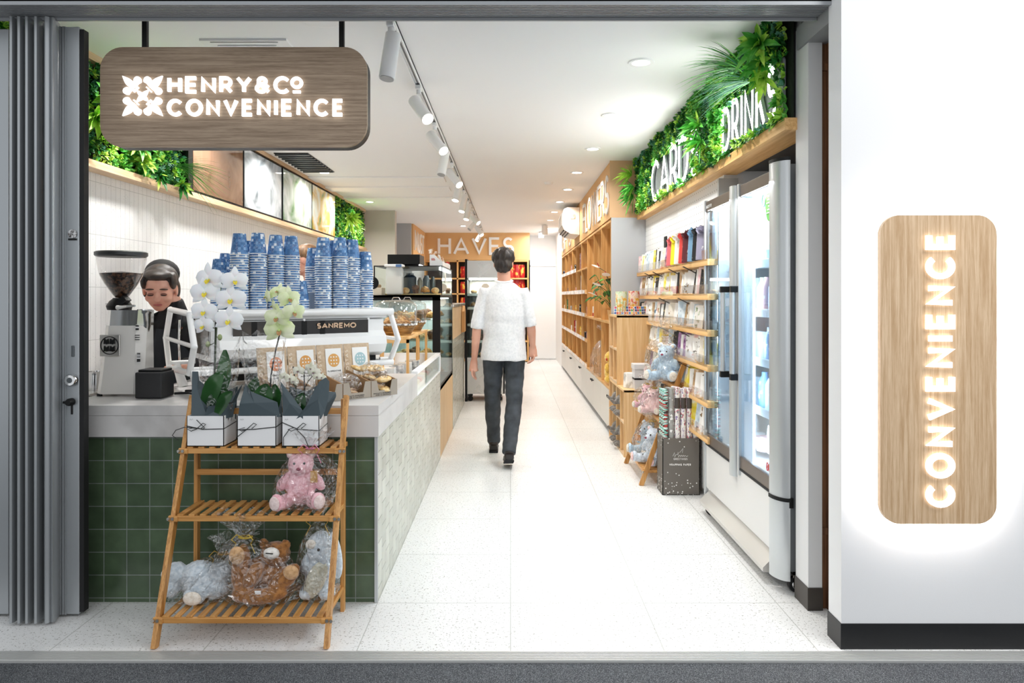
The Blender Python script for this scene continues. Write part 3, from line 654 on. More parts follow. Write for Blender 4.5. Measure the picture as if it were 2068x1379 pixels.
# ================================================================== GREENERY
rnd = random.Random(5)
def lmat(name, a, b_, c): return noisy(name, [(.35, a), (.5, b_), (.68, c)], 14, .45, 3)
GM = [lmat('leaf_dark_green', '16491a', '26702a', '3a9438'), lmat('leaf_mid_green', '358f2c', '55ae42', '86cc5c'), lmat('leaf_lime', '86c53a', 'aedd52', 'd8ee74'), lmat('leaf_blue_green', '2a6a4c', '4b8f70', '86bfa0')]
M_BACKG = pbr('dark_mesh_backing', '14220f', .9)
def leaf(mb, p, d, nrm, L, wd, mi, segs=2, droop=0.0):
    d = d.normalized(); s = d.cross(nrm)
    if s.length < 1e-3: s = d.cross(Vector((0, 0, 1)))
    s.normalize(); up = s.cross(d)
    vs = [p]; prof = [.0, .85, 1, .7, 0] if segs > 2 else [0, 1, 0]
    k = len(prof)-1; idx = []
    mb.mi = mi; vs = []
    for i in range(k+1):
        t = i/k; c = p+d*L*t-Vector((0, 0, 1))*droop*L*t*t
        if i in (0, k): vs.append(c); idx.append((len(vs)-1,))
        else:
            wv = wd/2*prof[i]; vs += [c-s*wv+up*wd*.18, c, c+s*wv+up*wd*.18]; idx.append((len(vs)-3, len(vs)-2, len(vs)-1))
    fs = []
    for i in range(k):
        a, b = idx[i], idx[i+1]
        if len(a) == 1: fs += [(a[0], b[0], b[1]), (a[0], b[1], b[2])]
        elif len(b) == 1: fs += [(a[0], b[0], a[1]), (a[1], b[0], a[2])]
        else: fs += [(a[0], b[0], b[1], a[1]), (a[1], b[1], b[2], a[2])]
    mb.add(vs, fs)
def green_wall(label, fr, U, V, outside, count, holes=(), lime=lambda u, v: .25, over=.05, name='green_wall'):
    """fr(u,v,n)->world; U length, V height"""
    root = E(name, fr(U/2, 0, 0), label, 'green wall')
    mb = MB(); mb.add([fr(0, 0, .0), fr(U, 0, .0), fr(U, V, .0), fr(0, V, .0), fr(0, 0, .012), fr(U, 0, .012), fr(U, V, .012), fr(0, V, .012)],
                      [(0,1,2,3),(4,5,6,7),(0,1,5,4),(1,2,6,5),(2,3,7,6),(3,0,4,7)])
    mb.build('backing', M_BACKG, root)
    mb = MB(); made = 0
    nv = (fr(0, 0, 1)-fr(0, 0, 0)).normalized(); uv = (fr(1, 0, 0)-fr(0, 0, 0)).normalized()
    while made < count:
        u = rnd.uniform(0, U); v = rnd.uniform(0, V)
        if any(a <= u <= b and c <= v <= d_ for a, b, c, d_ in holes): continue
        n1 = noise.noise(Vector((u*3.1, v*3.1, 1.7))); n2 = noise.noise(Vector((u*6, v*6, 9.2)))
        mi = 0 if n1 < -.12 else (3 if n1 < .0 else 1)
        if rnd.random() < lime(u, v)*(1+n2*2): mi = 2
        hgt = outside*(.55+.45*n2)
        # a sprig of five leaves
        c = fr(u, v, max(.02, hgt*rnd.uniform(.3, 1))); L = rnd.uniform(.022, .045)*(1.25 if n1 > .15 else 1)
        for k in range(5):
            d = nv*rnd.uniform(.3, 1)+uv*rnd.uniform(-1, 1)+Vector((0, 0, 1))*rnd.uniform(-.9, 1)
            leaf(mb, c, d, (nv+Vector((rnd.uniform(-.5, .5), rnd.uniform(-.5, .5), rnd.uniform(.0, .8)))), L, L*rnd.uniform(.42, .62), mi)
        made += 1
    tag(mb.build('leaves', GM, root), kind='stuff')
    return root
def rosette(root, c, nv, n, L, wd, mi, name='broad_leaf_plant'):
    mb = MB(); c = Vector(c); nv = Vector(nv).normalized()
    a = nv.cross(Vector((0, 0, 1))).normalized(); b = nv.cross(a)
    for k in range(n):
        t = 2*PI*k*.382; op = .25+1.1*(k/n)
        d = nv*math.cos(op)+(a*math.cos(t)+b*math.sin(t))*math.sin(op)
        leaf(mb, c, d, nv, L*rnd.uniform(.75, 1.1), wd, mi if rnd.random() < .8 else 2, 4, droop=.35)
    return mb.build(name, GM, root)
def tuft(root, c, nv, n, L, mi=0, name='grass_tuft', fan=1.0, wd=.006):
    mb = MB(); c = Vector(c); nv = Vector(nv).normalized()
    for k in range(n):
        d = (nv+Vector((rnd.uniform(-.8, .8), rnd.uniform(-.9, .9), rnd.uniform(-.7, .8)))*fan).normalized()
        leaf(mb, c, d, Vector((0, 0, 1)), L*rnd.uniform(.7, 1.1), wd, mi if rnd.random() < .6 else 1, 4, droop=.3)
    return mb.build(name, GM, root)
def frL(y0):
    return lambda u, v, n: Vector((LX(y0+u)+.0+n, y0+u, 2.135+v))
g = green_wall('lush artificial greenery panel on the left wall behind the hanging sign', frL(3.15), 1.83, .55, .10, 2300, lime=lambda u, v: .45 if (.3 < u < 1.2 and v < .3) else .15)
rosette(g, (-2.27, 3.98, 2.50), (1, -.5, .1), 22, .17, .045, 1); rosette(g, (-2.27, 3.86, 2.36), (1, -.6, -.1), 18, .15, .045, 2)
rosette(g, (-2.28, 4.35, 2.22), (1, -.3, .2), 14, .09, .035, 2)
rosette(g, (-2.27, 4.3, 2.33), (1, -.5, .0), 18, .12, .04, 1); rosette(g, (-2.27, 4.55, 2.17), (1, -.5, -.3), 14, .09, .03, 0); rosette(g, (-2.27, 4.85, 2.15), (1, -.5, -.3), 14, .09, .03, 0)
tuft(g, (-2.27, 4.78, 2.27), (.6, .7, .0), 70, .34, 0, fan=.6)
g = green_wall('small artificial greenery panel at the far end of the menu screens', frL(9.12), 1.75, .55, .09, 1300, lime=lambda u, v: .25)
rosette(g, (-2.2, 9.6, 2.45), (1, -.8, .1), 20, .22, .05, 2); tuft(g, (-2.2, 9.9, 2.35), (1, -.5, .1), 40, .2, 2, fan=.8)
frR = lambda u, v, n: Vector((1.3-n, 6.93-u, 2.2+v))
g = green_wall('long artificial greenery panel on the right bulkhead around the lit words', frR, 3.70, .53, .11, 5200,
               holes=[(.72, 2.26, .02, .33), (2.82, 3.66, .02, .26)], lime=lambda u, v: .38 if v < .15 else .14)
rosette(g, (1.17, 3.30, 2.56), (-.8, -.7, .1), 20, .15, .034, 1); rosette(g, (1.17, 3.30, 2.47), (-.7, -.8, -.1), 16, .12, .030, 1); rosette(g, (1.18, 3.28, 2.40), (-.6, -.9, -.4), 12, .10, .028, 2)
rosette(g, (1.17, 4.36, 2.44), (-1, -.2, .2), 18, .14, .03, 1); rosette(g, (1.17, 4.30, 2.33), (-1, -.2, -.1), 18, .15, .03, 1)
rosette(g, (1.17, 6.78, 2.55), (-1, .1, .3), 24, .19, .028, 2); rosette(g, (1.18, 6.72, 2.43), (-1, .2, -.2), 20, .17, .028, 1); rosette(g, (1.20, 6.85, 2.36), (-1, -.2, -.2), 18, .16, .028, 1)
tuft(g, (1.2, 3.62, 2.55), (-1, .25, .45), 70, .34, 0, fan=.7, wd=.007); tuft(g, (1.2, 3.5, 2.45), (-1, .2, .1), 60, .30, 3, fan=.7, wd=.007)

# ================================================================== SCREENS
def screen_mat(i, stops, sc_):
    m, nt, b = nodes('menu_screen_picture_%s' % 'abcd'[i])
    tc = N(nt, 'ShaderNodeTexCoord'); nz = N(nt, 'ShaderNodeTexNoise'); nz.inputs['Scale'].default_value = sc_; nz.inputs['Detail'].default_value = 3; nz.inputs['Distortion'].default_value = 1.2
    nt.links.new(tc.outputs['Object'], nz.inputs[0]); r = ramp(nt, stops); nt.links.new(nz.outputs[0], r.inputs[0])
    nt.links.new(r.outputs[0], b.inputs['Base Color']); nt.links.new(r.outputs[0], b.inputs['Emission Color']); b.inputs['Emission Strength'].default_value = .12
    b.inputs['Roughness'].default_value = .06; b.inputs['Specular IOR Level'].default_value = .8; b.inputs['Coat Weight'].default_value = .5; b.inputs['Coat Roughness'].default_value = .03
    return m
SB = [(5.06, 6.0), (6.02, 6.98), (7.02, 8.0), (8.02, 9.02)]
SC = [[(.3, '6a4a34'), (.7, '8f7058')], [(.3, '5d6468'), (.5, 'b9c0c4'), (.7, 'd8dcdf')], [(.3, '4c7a40'), (.5, 'a7b3a8'), (.7, 'd9ddde')], [(.3, '5f8a3c'), (.45, 'c9a24e'), (.6, 'cfd6cf')]]
SL = ['bronze tinted menu screen nearest the entrance on the left wall', 'silvery menu screen showing a grey picture, second along the left wall', 'menu screen with a green and grey picture, third along the left wall', 'menu screen with green and gold picture, farthest along the left wall']
for i, (a, b) in enumerate(SB):
    z0, z1 = 2.14, 2.67
    o = E('menu_screen', (LX(a)+.05, (a+b)/2, z0), SL[i], 'screen', 'menu screens along the left wall')
    mb = MB().prism([(LX(a)+.02, a), (LX(b)+.02, b), (LX(b)+.08, b), (LX(a)+.08, a)], 'Z', z0, z1); mb.build('casing', M_BLACK, o)
    mb = MB().prism([(LX(a)+.08, a+.012), (LX(b)+.08, b-.012), (LX(b)+.084, b-.012), (LX(a)+.084, a+.012)], 'Z', z0+.012, z1-.012); mb.build('display', screen_mat(i, SC[i], 3), o)
mb = MB().box((LX(5)+.0, 4.985, 2.135), (LX(5)+.09, 5.05, 2.7)); tag(mb.build('speaker_bar', M_BLACK), 'black upright panel between greenery and the first menu screen', 'panel')

# ================================================================== CEILING FITTINGS
M_DLG = emis('downlight_glow', 'fffaf2', 14)
for i, (dx, dy) in enumerate(DOWN):
    side = 'right' if dx > 0 else 'left'
    lab = 'round recessed ceiling downlight, %s from the entrance in the row %s' % (ORD[i if dx > 0 else i-9], 'above the display shelf side' if dx > 0 else 'above the service counter side')  # the first counter-side fitting is added with its lamp, behind the hanging sign
    if i == 15: lab = 'round recessed ceiling downlight alone in front of the HAVES panel'
    o = E('downlight', (dx, dy, CEIL), lab, 'ceiling light', 'recessed ceiling downlights')
    MB().lathe([(.052, -.006), (.072, -.006), (.075, 0), (.075, .004)], (dx, dy, CEIL-.001), 28).build('trim_ring', M_WHITE, o, smooth=40)
    MB().lathe([(0, -.004), (.052, -.004)], (dx, dy, CEIL), 24).build('diffuser', M_DLG, o)
o = E('track_light_rail', (-.58, 9, CEIL), 'long white lighting track running down the middle of the ceiling', 'lighting track')
MB().box((-.60, 3.1, CEIL-.028), (-.595, 14.7, CEIL)).box((-.565, 3.1, CEIL-.028), (-.56, 14.7, CEIL)).box((-.60, 3.1, CEIL-.012), (-.56, 14.7, CEIL)).build('channel', M_WHITE, o)
MB().box((-.585, 3.1, CEIL-.014), (-.575, 14.7, CEIL-.0125)).build('contact_strip', pbr('track_contact_grey', '777777', .5), o)
TS = [(3.42, (-.12, -.15, -1), 0), (4.45, (.42, -.55, -.62), 1), (5.4, (.45, -.5, -.6), 1), (6.15, (-.15, -.3, -1), 0), (7.0, (.5, -.5, -.65), 1), (7.8, (-.2, -.3, -1), 1),
      (8.8, (-.2, -.3, -1), 1), (9.7, (-.2, -.3, -1), 1), (10.6, (.55, -.3, -.55), 1), (11.5, (-.5, -.3, -.6), 0), (12.5, (.45, -.4, -.7), 1), (13.6, (-.4, -.3, -.7), 1)]
M_TGL = emis('track_lamp_glow', 'fff4e4', 12)
proto = None
for i, (ty, dr, lit) in enumerate(TS):
    d = Vector(dr).normalized()
    lab = 'white cylindrical track spotlight, %s along the rail from the entrance' % ORD[i]
    o = E('track_spotlight', (-.58, ty, CEIL-.028), lab, 'spotlight', 'track spotlights')
    piv = Vector((-.58, ty, CEIL-.15))
    MB().box((-.597, ty-.04, CEIL-.045), (-.563, ty+.04, CEIL-.02), .003).cyl((-.58, ty, CEIL-.045), (-.58, ty, CEIL-.07), .016).obox((-.58, ty, CEIL-.065), piv, .012, .016).build('mounting_arm', M_WHITE, o)
    a, b = piv-d*.08, piv+d*.15
    MB().tube([a, a+d*.001, b], [.036, .0385, .0385], 28).build('lamp_body', M_WHITE, o, smooth=40)
    q = MB().tube([b+d*.0005, b+d*.0025], [.034, .034], 24); q.build('lens', M_TGL if lit else pbr('dark_lens', 'a9a9a9', .3), o)
    if lit and i in (1, 2, 4, 6, 8, 10): lamp('track_lamp', 'SPOT', b+d*.02, 30, (1, .95, .88), .03, d.to_track_quat('-Z', 'Y').to_euler(), spot=R(70), blend=.8)
o = E('ceiling_vent', WX and Vector((-1.42, 6.9, CEIL)), 'dark slatted air vent in the ceiling beside the menu screens', 'vent')
vx0, vx1, vy0, vy1 = -2.22, -1.9, 6.6, 7.6
MB().box((vx0, vy0, CEIL-.008), (vx1, vy1, CEIL-.001)).build('backing', M_BLACK, o)
mb = MB()
for i in range(10): mb.box((vx0, vy0+.03+i*.1, CEIL-.02), (vx1, vy0+.055+i*.1, CEIL-.006))
mb.build('slats', M_ALUD, o)
o = MB().lathe([(0, -.006), (.09, -.006), (.115, -.002), (.118, 0)], (WX(652, 3.46), 3.42, CEIL), 40).build('ceiling_speaker', M_WHITE, smooth=40); tag(o, 'flat round white ceiling speaker above the hanging sign', 'speaker')
o = MB().lathe([(0, -.03), (.04, -.03), (.05, -.015), (.052, 0)], (.45, 8.3, CEIL), 30).build('smoke_detector', M_WHITE, smooth=40); tag(o, 'small white smoke detector on the ceiling beyond the track lights', 'smoke detector')
o = E('ceiling_cassette', (-1.35, 3.8, CEIL), 'square ceiling air conditioning panel seen just above the hanging sign', 'air conditioner')
ax0, ax1, ay0, ay1 = WX(402, 3.68), WX(578, 3.68), 3.68, 4.35
MB().box((ax0, ay0, CEIL-.012), (ax1, ay1, CEIL)).build('frame', M_WHITE, o)
MB().box((ax0+.05, ay0+.015, CEIL-.014), (ax1-.05, ay0+.022, CEIL-.0125)).build('slot', M_ALUD, o)
MB().box((ax0+.07, ay0+.06, CEIL-.02), (ax1-.07, ay1-.06, CEIL-.012), .004).build('grille', M_WHITE, o)
for (cxx, cyy, cz0, cz1, lab) in ((1100, 13.2, 474, 455, 'white cylinder lamp hanging from the ceiling near the back door, larger one'), (1093, 14.6, 480, 468, 'white cylinder lamp hanging from the ceiling near the back door, smaller one behind')):
    X = WX(cxx, cyy); o = E('surface_spotlight', (X, cyy, CEIL), lab, 'ceiling light')
    MB().cyl((X, cyy, WZ(cz0, cyy)), (X, cyy, WZ(cz1, cyy)), .055, 24).build('lamp_body', M_WHITE, o, smooth=40)
    MB().cyl((X, cyy, WZ(cz1, cyy)), (X, cyy, CEIL), .012, 10).build('stem', M_WHITE, o)
# wall air conditioner
o = E('air_conditioner', (.87, 10.5, 2.26), 'white split air conditioner mounted between the GIFTS and FLOWERS letters', 'air conditioner')
prof = [(.99, 2.27), (.99, 2.66), (.82, 2.665), (.77, 2.64), (.745, 2.56), (.745, 2.40), (.77, 2.34), (.86, 2.285)]
MB().prism([(p[0], p[1]) for p in prof], 'Y', 10.1, 10.95).build('casing', pbr('ac_white', 'efe9e2', .4), o)
mb = MB()
for k in range(3):
    t = k/3; mb.obox((.765+.10*t, 10.14, 2.335-.05*t), (.765+.10*t, 10.9, 2.335-.05*t), .018, .012, up=(.5, 0, .85))
mb.build('louvre', M_BLACK, o)
MB().box((.86, 10.094, 2.50), (.92, 10.1, 2.56)).build('rating_label', noisy('ac_label_print', [(.45, 'e0dcd6'), (.55, '9a958f')], 90, .5), o)
MB().box((.742, 10.12, 2.405), (.745, 10.93, 2.41)).build('seam', M_GREY, o)
# ================================================================== SERVICE COUNTER
M_GTILE = tiles('glazed_green_square_tiles', ('44553f', '4f6049'), '7d8580', 'XZ', .1035, .1035, .0022, 0, (-1.839, .0187), rough=.22, var=.5, blotch=2.2, bump=.35, wave=.25)
M_STILE = tiles('sage_grey_hand_made_tiles', ('c4c4b8', 'b0b2a5'), '85887f', 'ZY', .1035, .1, .0026, .5, (.0, .2), rough=.25, var=.22, blotch=2.5, bump=.4, wave=.3)
XS = -.602
co = E('service_counter', (-1.4, 4.6, 0), 'tiled service counter with green square tiles in front and pale sage tiles along the aisle', 'counter')
MB().box((-2.38, 3.185, 0), (XS-.004, 3.205, .748)).build('front_tiling', M_GTILE, co)
MB().box((XS-.02, 3.2, 0), (XS, 6.04, .748)).build('side_tiling', M_STILE, co)
MB().box((XS-.012, 3.178, 0), (XS+.002, 3.19, .748)).build('corner_trim', M_SILVER, co)
MB().box((-2.37, 3.205, 0), (-2.35, 3.8, .745)).box((-1.2, 3.75, 0), (-1.18, 6.0, .745)).build('inner_carcass', M_GREY, co)
M_STONE = noisy('veined_pale_stone', [(.35, 'b4b2b0'), (.45, 'c8c6c4'), (.6, 'd3d1cf')], 3, .3, 10)
mb = MB().prism([(-2.375, 3.168), (XS+.008, 3.168), (XS+.008, 4.49), (-1.35, 4.49), (-1.9, 4.95), (-1.9, 3.95), (-2.375, 3.95)], 'Z', .845, .891)
mb.box((-2.375, 3.168, .75), (XS+.008, 3.188, .846)).box((XS-.012, 3.188, .75), (XS+.008, 4.49, .846))
wt_ = mb.build('stone_worktop', M_STONE, loc=(-1.4, 4, .75)); tag(wt_, 'pale veined stone worktop with thick square edge on the tiled counter', 'worktop')
dw = E('display_well', (-.75, 5.2, .75), 'low glass fronted display well with white rim let into the aisle side of the counter', 'display case')
MB().box((-1.35, 4.5, .748), (XS-.02, 5.98, .765)).build('base', M_WHITE, dw)
mb = MB().box((XS-.03, 4.5, .885), (XS+.008, 6.0, .905)).box((-1.35, 5.95, .75), (XS+.008, 5.985, .905)).box((XS-.012, 5.93, .75), (XS+.008, 5.95, .9)).box((XS-.012, 4.5, .748), (XS+.008, 5.95, .758))
mb.build('white_rim', M_WHITE, dw)
MB().box((XS-.002, 4.505, .758), (XS+.003, 5.93, .885)).build('glass_front', M_GLASS, dw)
for i in range(9):
    mb = MB(); yy = 4.6+i*.145; mb.box((-.74, yy, .766), (-.64, yy+.1, .80), .012)
    tag(mb.build('snack_packet', pbr(['red_packet', 'silver_packet', 'cream_packet'][i % 3], ['c4262a', 'b5b5b8', 'e0d3b4'][i % 3], .35)),
        '%s snack packet in the low display well, %s from the near end' % (['red', 'silver', 'cream'][i % 3], ORD[i]), 'snack packet', 'snack packets in the display well')
# timber faced cabinet with pastry case
M_RIB = wood('ribbed_pale_timber', 'e2c79e', 'cba777', 'Z', rough=.5)
tb = E('pastry_cabinet', (-.9, 6.7, 0), 'cabinet with vertical pale timber boards under the black framed pastry case', 'cabinet')
MB().box((-1.3, 6.045, 0), (XS-.02, 7.35, .57)).build('body', M_GREY, tb)
mb = MB()
for i in range(26): mb.box((XS-.02, 6.045+i*.05, .0), (XS, 6.045+i*.05+.046, .57), .003)
mb.build('slatted_front', M_RIB, tb)
def pastry_shelf_items(parent_lab, x0, x1, y, zs, dep, grp, n=5, rr=random.Random(3)):
    Mp = [noisy('baked_crust', [(.35, '8f5a26'), (.5, 'c58a45'), (.65, 'e2b877')], 40, .6, 3), noisy('pale_bun_crust', [(.4, 'c9935a'), (.6, 'efd3a2')], 30, .6, 3), noisy('dark_muffin', [(.4, '4b2c18'), (.6, '7d5230')], 40, .7, 3)]
    k = 0
    for si, z in enumerate(zs):
        for j in range(n):
            cx = x0+(x1-x0)*(j+.5)/n; s = (x1-x0)/n*.42; mb = MB(); t = (si+j) % 3
            if t == 0: mb.tube([(cx-s, y-.01, z+.02), (cx-s*.5, y-.03, z+.035), (cx, y-.035, z+.04), (cx+s*.5, y-.03, z+.035), (cx+s, y-.01, z+.02)], [.008, .025, .033, .025, .008], 10)
            elif t == 1: mb.ell((cx, y, z+.028), (s, dep*.6, .03), 14, 8)
            else: mb.lathe([(s*.6, z), (s*.75, z+.035), (s*.95, z+.045), (s*.8, z+.07), (0, z+.085)], (cx, y, 0), 14)
            o = mb.build(['croissant', 'bread_roll', 'muffin'][t], Mp[t], smooth=50)
            tag(o, '%s, %s shelf up, %s, %s from left' % (['curved croissant', 'oval bread roll', 'brown muffin'][t], ORD[si], parent_lab, ORD[j]), ['croissant', 'bread roll', 'muffin'][t], grp)
pc = E('pastry_case', (-.95, 6.7, .57), 'black framed refrigerated pastry case at the end of the counter', 'display case')
x0, x1, y0, y1, z0, z1 = -1.28, -.605, 6.05, 7.33, .572, 1.394
mb = MB().box((x0, y0, z1-.045), (x1, y0+.03, z1)).box((x1-.065, y0, z0), (x1, y0+.03, z1)).box((x0, y0, z0), (x1, y0+.03, z0+.05)).box((x0, y0, z0), (x0+.06, y0+.03, z1))
mb.box((x1-.03, y1-.04, z0), (x1, y1, z1)).box((x0, y0, z1-.02), (x1, y1, z1)).box((x0, y0, z0), (x1, y1, z0+.03)).box((x1-.01, y0, z0), (x1, y1, z0+.05))
mb.build('black_frame', M_BLACK, pc)
MB().box((x0+.05, y0+.012, z0+.05), (x1-.06, y0+.018, z1-.045)).build('end_glass', M_GLASS, pc)
MB().box((x1-.006, y0+.03, z0+.05), (x1-.001, y1-.04, z1-.02)).build('front_glass', M_GLASS, pc)
MB().box((x0, y0+.03, z0+.03), (x0+.02, y1, z1-.02)).box((x0, y1-.02, z0+.03), (x1-.03, y1, z1-.02)).build('white_lining', noisy('lining_slats', [(.4, 'd6dfdf'), (.6, 'f2f6f6')], 6, .4, 2, stretch=(60, 60, 1)), pc)
for z in (.80, .99, 1.17): MB().box((x0+.05, y0+.08, z), (x1-.03, y1-.05, z+.008)).build('glass_shelf', M_GLASS, pc)
MB().box((x1-.05, y0+.1, z1-.035), (x1-.03, y1-.1, z1-.022)).build('light_strip', M_LED, pc)
lamp('pastry_case_lamp', 'AREA', (-.75, 6.7, 1.36), 5, (1, .97, .92), .5, size_y=1.1)
for yy in (6.3, 6.62, 6.95): pastry_shelf_items('%s row of the black framed case' % {6.3: 'near', 6.62: 'middle', 6.95: 'far'}[yy], -1.1, -.65, yy, (.632, .81, 1.0, 1.18), .05, 'pastries in the black framed case', 4)
uc = E('glass_counter_case', (-.95, 6.8, 1.394), 'clear glass countertop case with bright strip light standing on the pastry case', 'display case')
x0, x1, y0, y1, z0, z1 = -1.22, -.61, 6.28, 7.33, 1.396, 1.65
mb = MB().box((x0, y0, z1), (x1, y1, z1+.008)).box((x1-.006, y0, z0), (x1, y0+.006, z1)).box((x0, y0, z0), (x0+.01, y0+.01, z1)).box((x1-.008, y1-.01, z0), (x1, y1, z1)); mb.build('dark_frame', M_BLACK, uc)
MB().box((x0, y0+.001, z0), (x1-.006, y0+.005, z1)).box((x1-.005, y0+.006, z0), (x1-.001, y1, z1)).build('glass_panes', M_GLASS, uc)
MB().box((x1-.03, y0+.02, z1-.03), (x1-.008, y1-.02, z1-.008)).build('light_strip', M_LED, uc)
MB().box((x0+.02, y0+.02, z0), (x1-.05, y1-.3, z0+.012), .003).build('wood_board', M_OAKX, uc)
mb = MB().lathe([(0, 0), (.035, 0), (.05, -.003), (.048, -.006), (0, -.006)], (-.72, y0-.002, 1.57), 24, 'Y'); 
MB().lathe([(.0, .0), (.052, .0), (.052, -.003), (0, -.003)], (-.604, 6.55, 1.56), 24, 'X').build('round_decal', pbr('decal_white', 'eeeae0', .5), uc)
pastry_shelf_items('glass countertop case', -1.12, -.66, 6.6, (1.41,), .05, 'pastries in the glass countertop case', 5)
for i, (px, w2, h2, c) in enumerate(((828, .13, .2, '24282a'), (848, .05, .16, '9a8f7c'), (861, .07, .18, '5b6265'), (874, .05, .17, '3c3f3c'))):
    X = WX(px, 6.95); mb = MB().lathe([(0, 1.41), (w2/2, 1.41), (w2/2, 1.41+h2*.8), (w2*.3, 1.41+h2*.92), (w2*.3, 1.41+h2), (0, 1.41+h2)], (X, 6.95, 0), 18)
    tag(mb.build('drink_bottle' if w2 < .1 else 'dark_canister', pbr('bottle_tone_%s' % 'abcd'[i], c, .3), smooth=40), ['broad dark canister', 'slim beige bottle', 'grey steel bottle', 'dark olive bottle'][i]+' inside the glass countertop case', 'bottle')
# black hood unit, leaflet box and sauce bottles on top of the case
o = E('black_warmer_unit', (-1.05, 7.1, 1.66), 'black box unit with a light strip on top of the glass countertop case', 'appliance')
MB().box((-1.22, 6.98, 1.70), (-.90, 7.33, 1.80), .004).box((-1.22, 7.2, 1.66), (-.92, 7.33, 1.70)).build('casing', M_BLACK, o)
MB().box((-.91, 7.0, 1.688), (-.898, 7.32, 1.70)).build('light_strip', M_LED, o)
o = E('leaflet_box', (-.7, 6.6, 1.66), 'white printed counter display box with leaflets on top of the glass case', 'display box')
MB().prism([(-.735, 1.66), (-.615, 1.66), (-.615, 1.70), (-.64, 1.71), (-.69, 1.76), (-.735, 1.765)], 'Y', 6.40, 6.44).box((-.735, 6.44, 1.66), (-.73, 6.9, 1.73)).box((-.62, 6.44, 1.66), (-.615, 6.9, 1.70)).build('card_tray', M_WHITE, o)
MB().box((-.72, 6.398, 1.725), (-.69, 6.3995, 1.73)).box((-.72, 6.398, 1.712), (-.685, 6.3995, 1.72)).build('printed_lines', pbr('red_print', 'c0503a', .5), o)
for i in range(4):
    mb = MB(); mb.obox((-.70+i*.02, 6.48+i*.08, 1.67), (-.735+i*.02, 6.5+i*.08, 1.82-i*.02), .05, .006, up=(0, 1, 0)); mb.build('leaflet', noisy('leaflet_print', [(.4, 'f0ede6'), (.55, 'c98a4a'), (.65, '6b4a36')], 30, .5), o)
for i in range(3):
    X, Y = -.628, 6.95+i*.11
    o = E('sauce_bottle', (X, Y, 1.658), 'small sauce bottle with red cap on the glass case, %s beyond the leaflet box' % ORD[i], 'bottle', 'small red capped bottles on the glass case')
    MB().lathe([(0, 1.658), (.014, 1.658), (.014, 1.70), (.006, 1.712), (0, 1.712)], (X, Y, 0), 12).build('bottle_body', M_WHITE, o, smooth=40)
    MB().lathe([(.008, 1.712), (.008, 1.728), (0, 1.728)], (X, Y, 0), 12).build('cap', pbr('red_cap', 'b8302a', .4), o)
# storage container on the pastry case
X, Y = WX(797, 6.14), 6.14
o = E('plastic_container', (X, Y, 1.395), 'tall clear plastic container with white lid on the pastry case', 'container')
M_FROST = pbr('frosted_plastic', 'e9ecec', .3, alpha=.35); M_FROST2 = pbr('frosted_content', 'e8e4da', .6, alpha=.8)
MB().box((X-.07, Y-.06, 1.397), (X+.07, Y+.06, 1.64), .02).build('clear_body', M_FROST, o, smooth=30)
MB().box((X-.06, Y-.05, 1.40), (X+.06, Y+.05, 1.56), .015).build('contents', M_FROST2, o)
MB().box((X-.082, Y-.065, 1.64), (X+.08, Y+.065, 1.662), .008).build('lid', M_WHITE, o)
MB().box((X+.02, Y-.069, 1.636), (X+.07, Y-.062, 1.66), .003).build('blue_clip', pbr('blue_clip_plastic', '5676a5', .4), o)
o = E('cup_lid_box', (-1.32, 6.3, 1.394), 'open carton with round dark decal behind the paper cups at the counter end', 'carton')
MB().box((-1.29, 6.12, 1.396), (-1.12, 6.3, 1.46), .003).build('carton_body', pbr('cream_carton', 'd9cdb8', .6), o)
MB().lathe([(0, -.001), (.055, -.001), (.055, 0)], (-1.2, 6.119, 1.50), 24, 'Y').build('round_decal', M_BLACK, o)
MB().box((-1.27, 6.14, 1.46), (-1.15, 6.28, 1.49), .01).build('paper_bags', pbr('brown_paper', 'b59a78', .7), o)
# tiled high counter beyond
hc = E('high_counter', (-.9, 8.25, 0), 'higher tiled counter section beyond the pastry case with timber upper band', 'counter')
MB().box((-1.3, 7.36, 0), (XS, 9.2, .93)).build('lower_tiling', M_STILE, hc)
MB().box((-1.3, 7.36, .93), (XS, 9.2, 1.27)).build('upper_tiling', tiles('sand_tiles', ('dcc3a0', 'd3b890'), 'c7b59a', 'ZY', .1035, .1, .0018, .0, (.0, .2), rough=.4, var=.1), hc)
MB().box((-1.32, 7.35, 1.27), (XS+.012, 9.22, 1.30), .003).build('metal_top', M_STEEL, hc)
bg = MB().prism([(8.55, .95), (8.85, .95), (8.83, 1.2), (8.7, 1.27), (8.57, 1.2)], 'X', XS+.004, XS+.04); tag(bg.build('paper_bag', pbr('kraft_paper', 'b98a54', .7)), 'brown paper bag hanging on the side of the high tiled counter', 'bag')

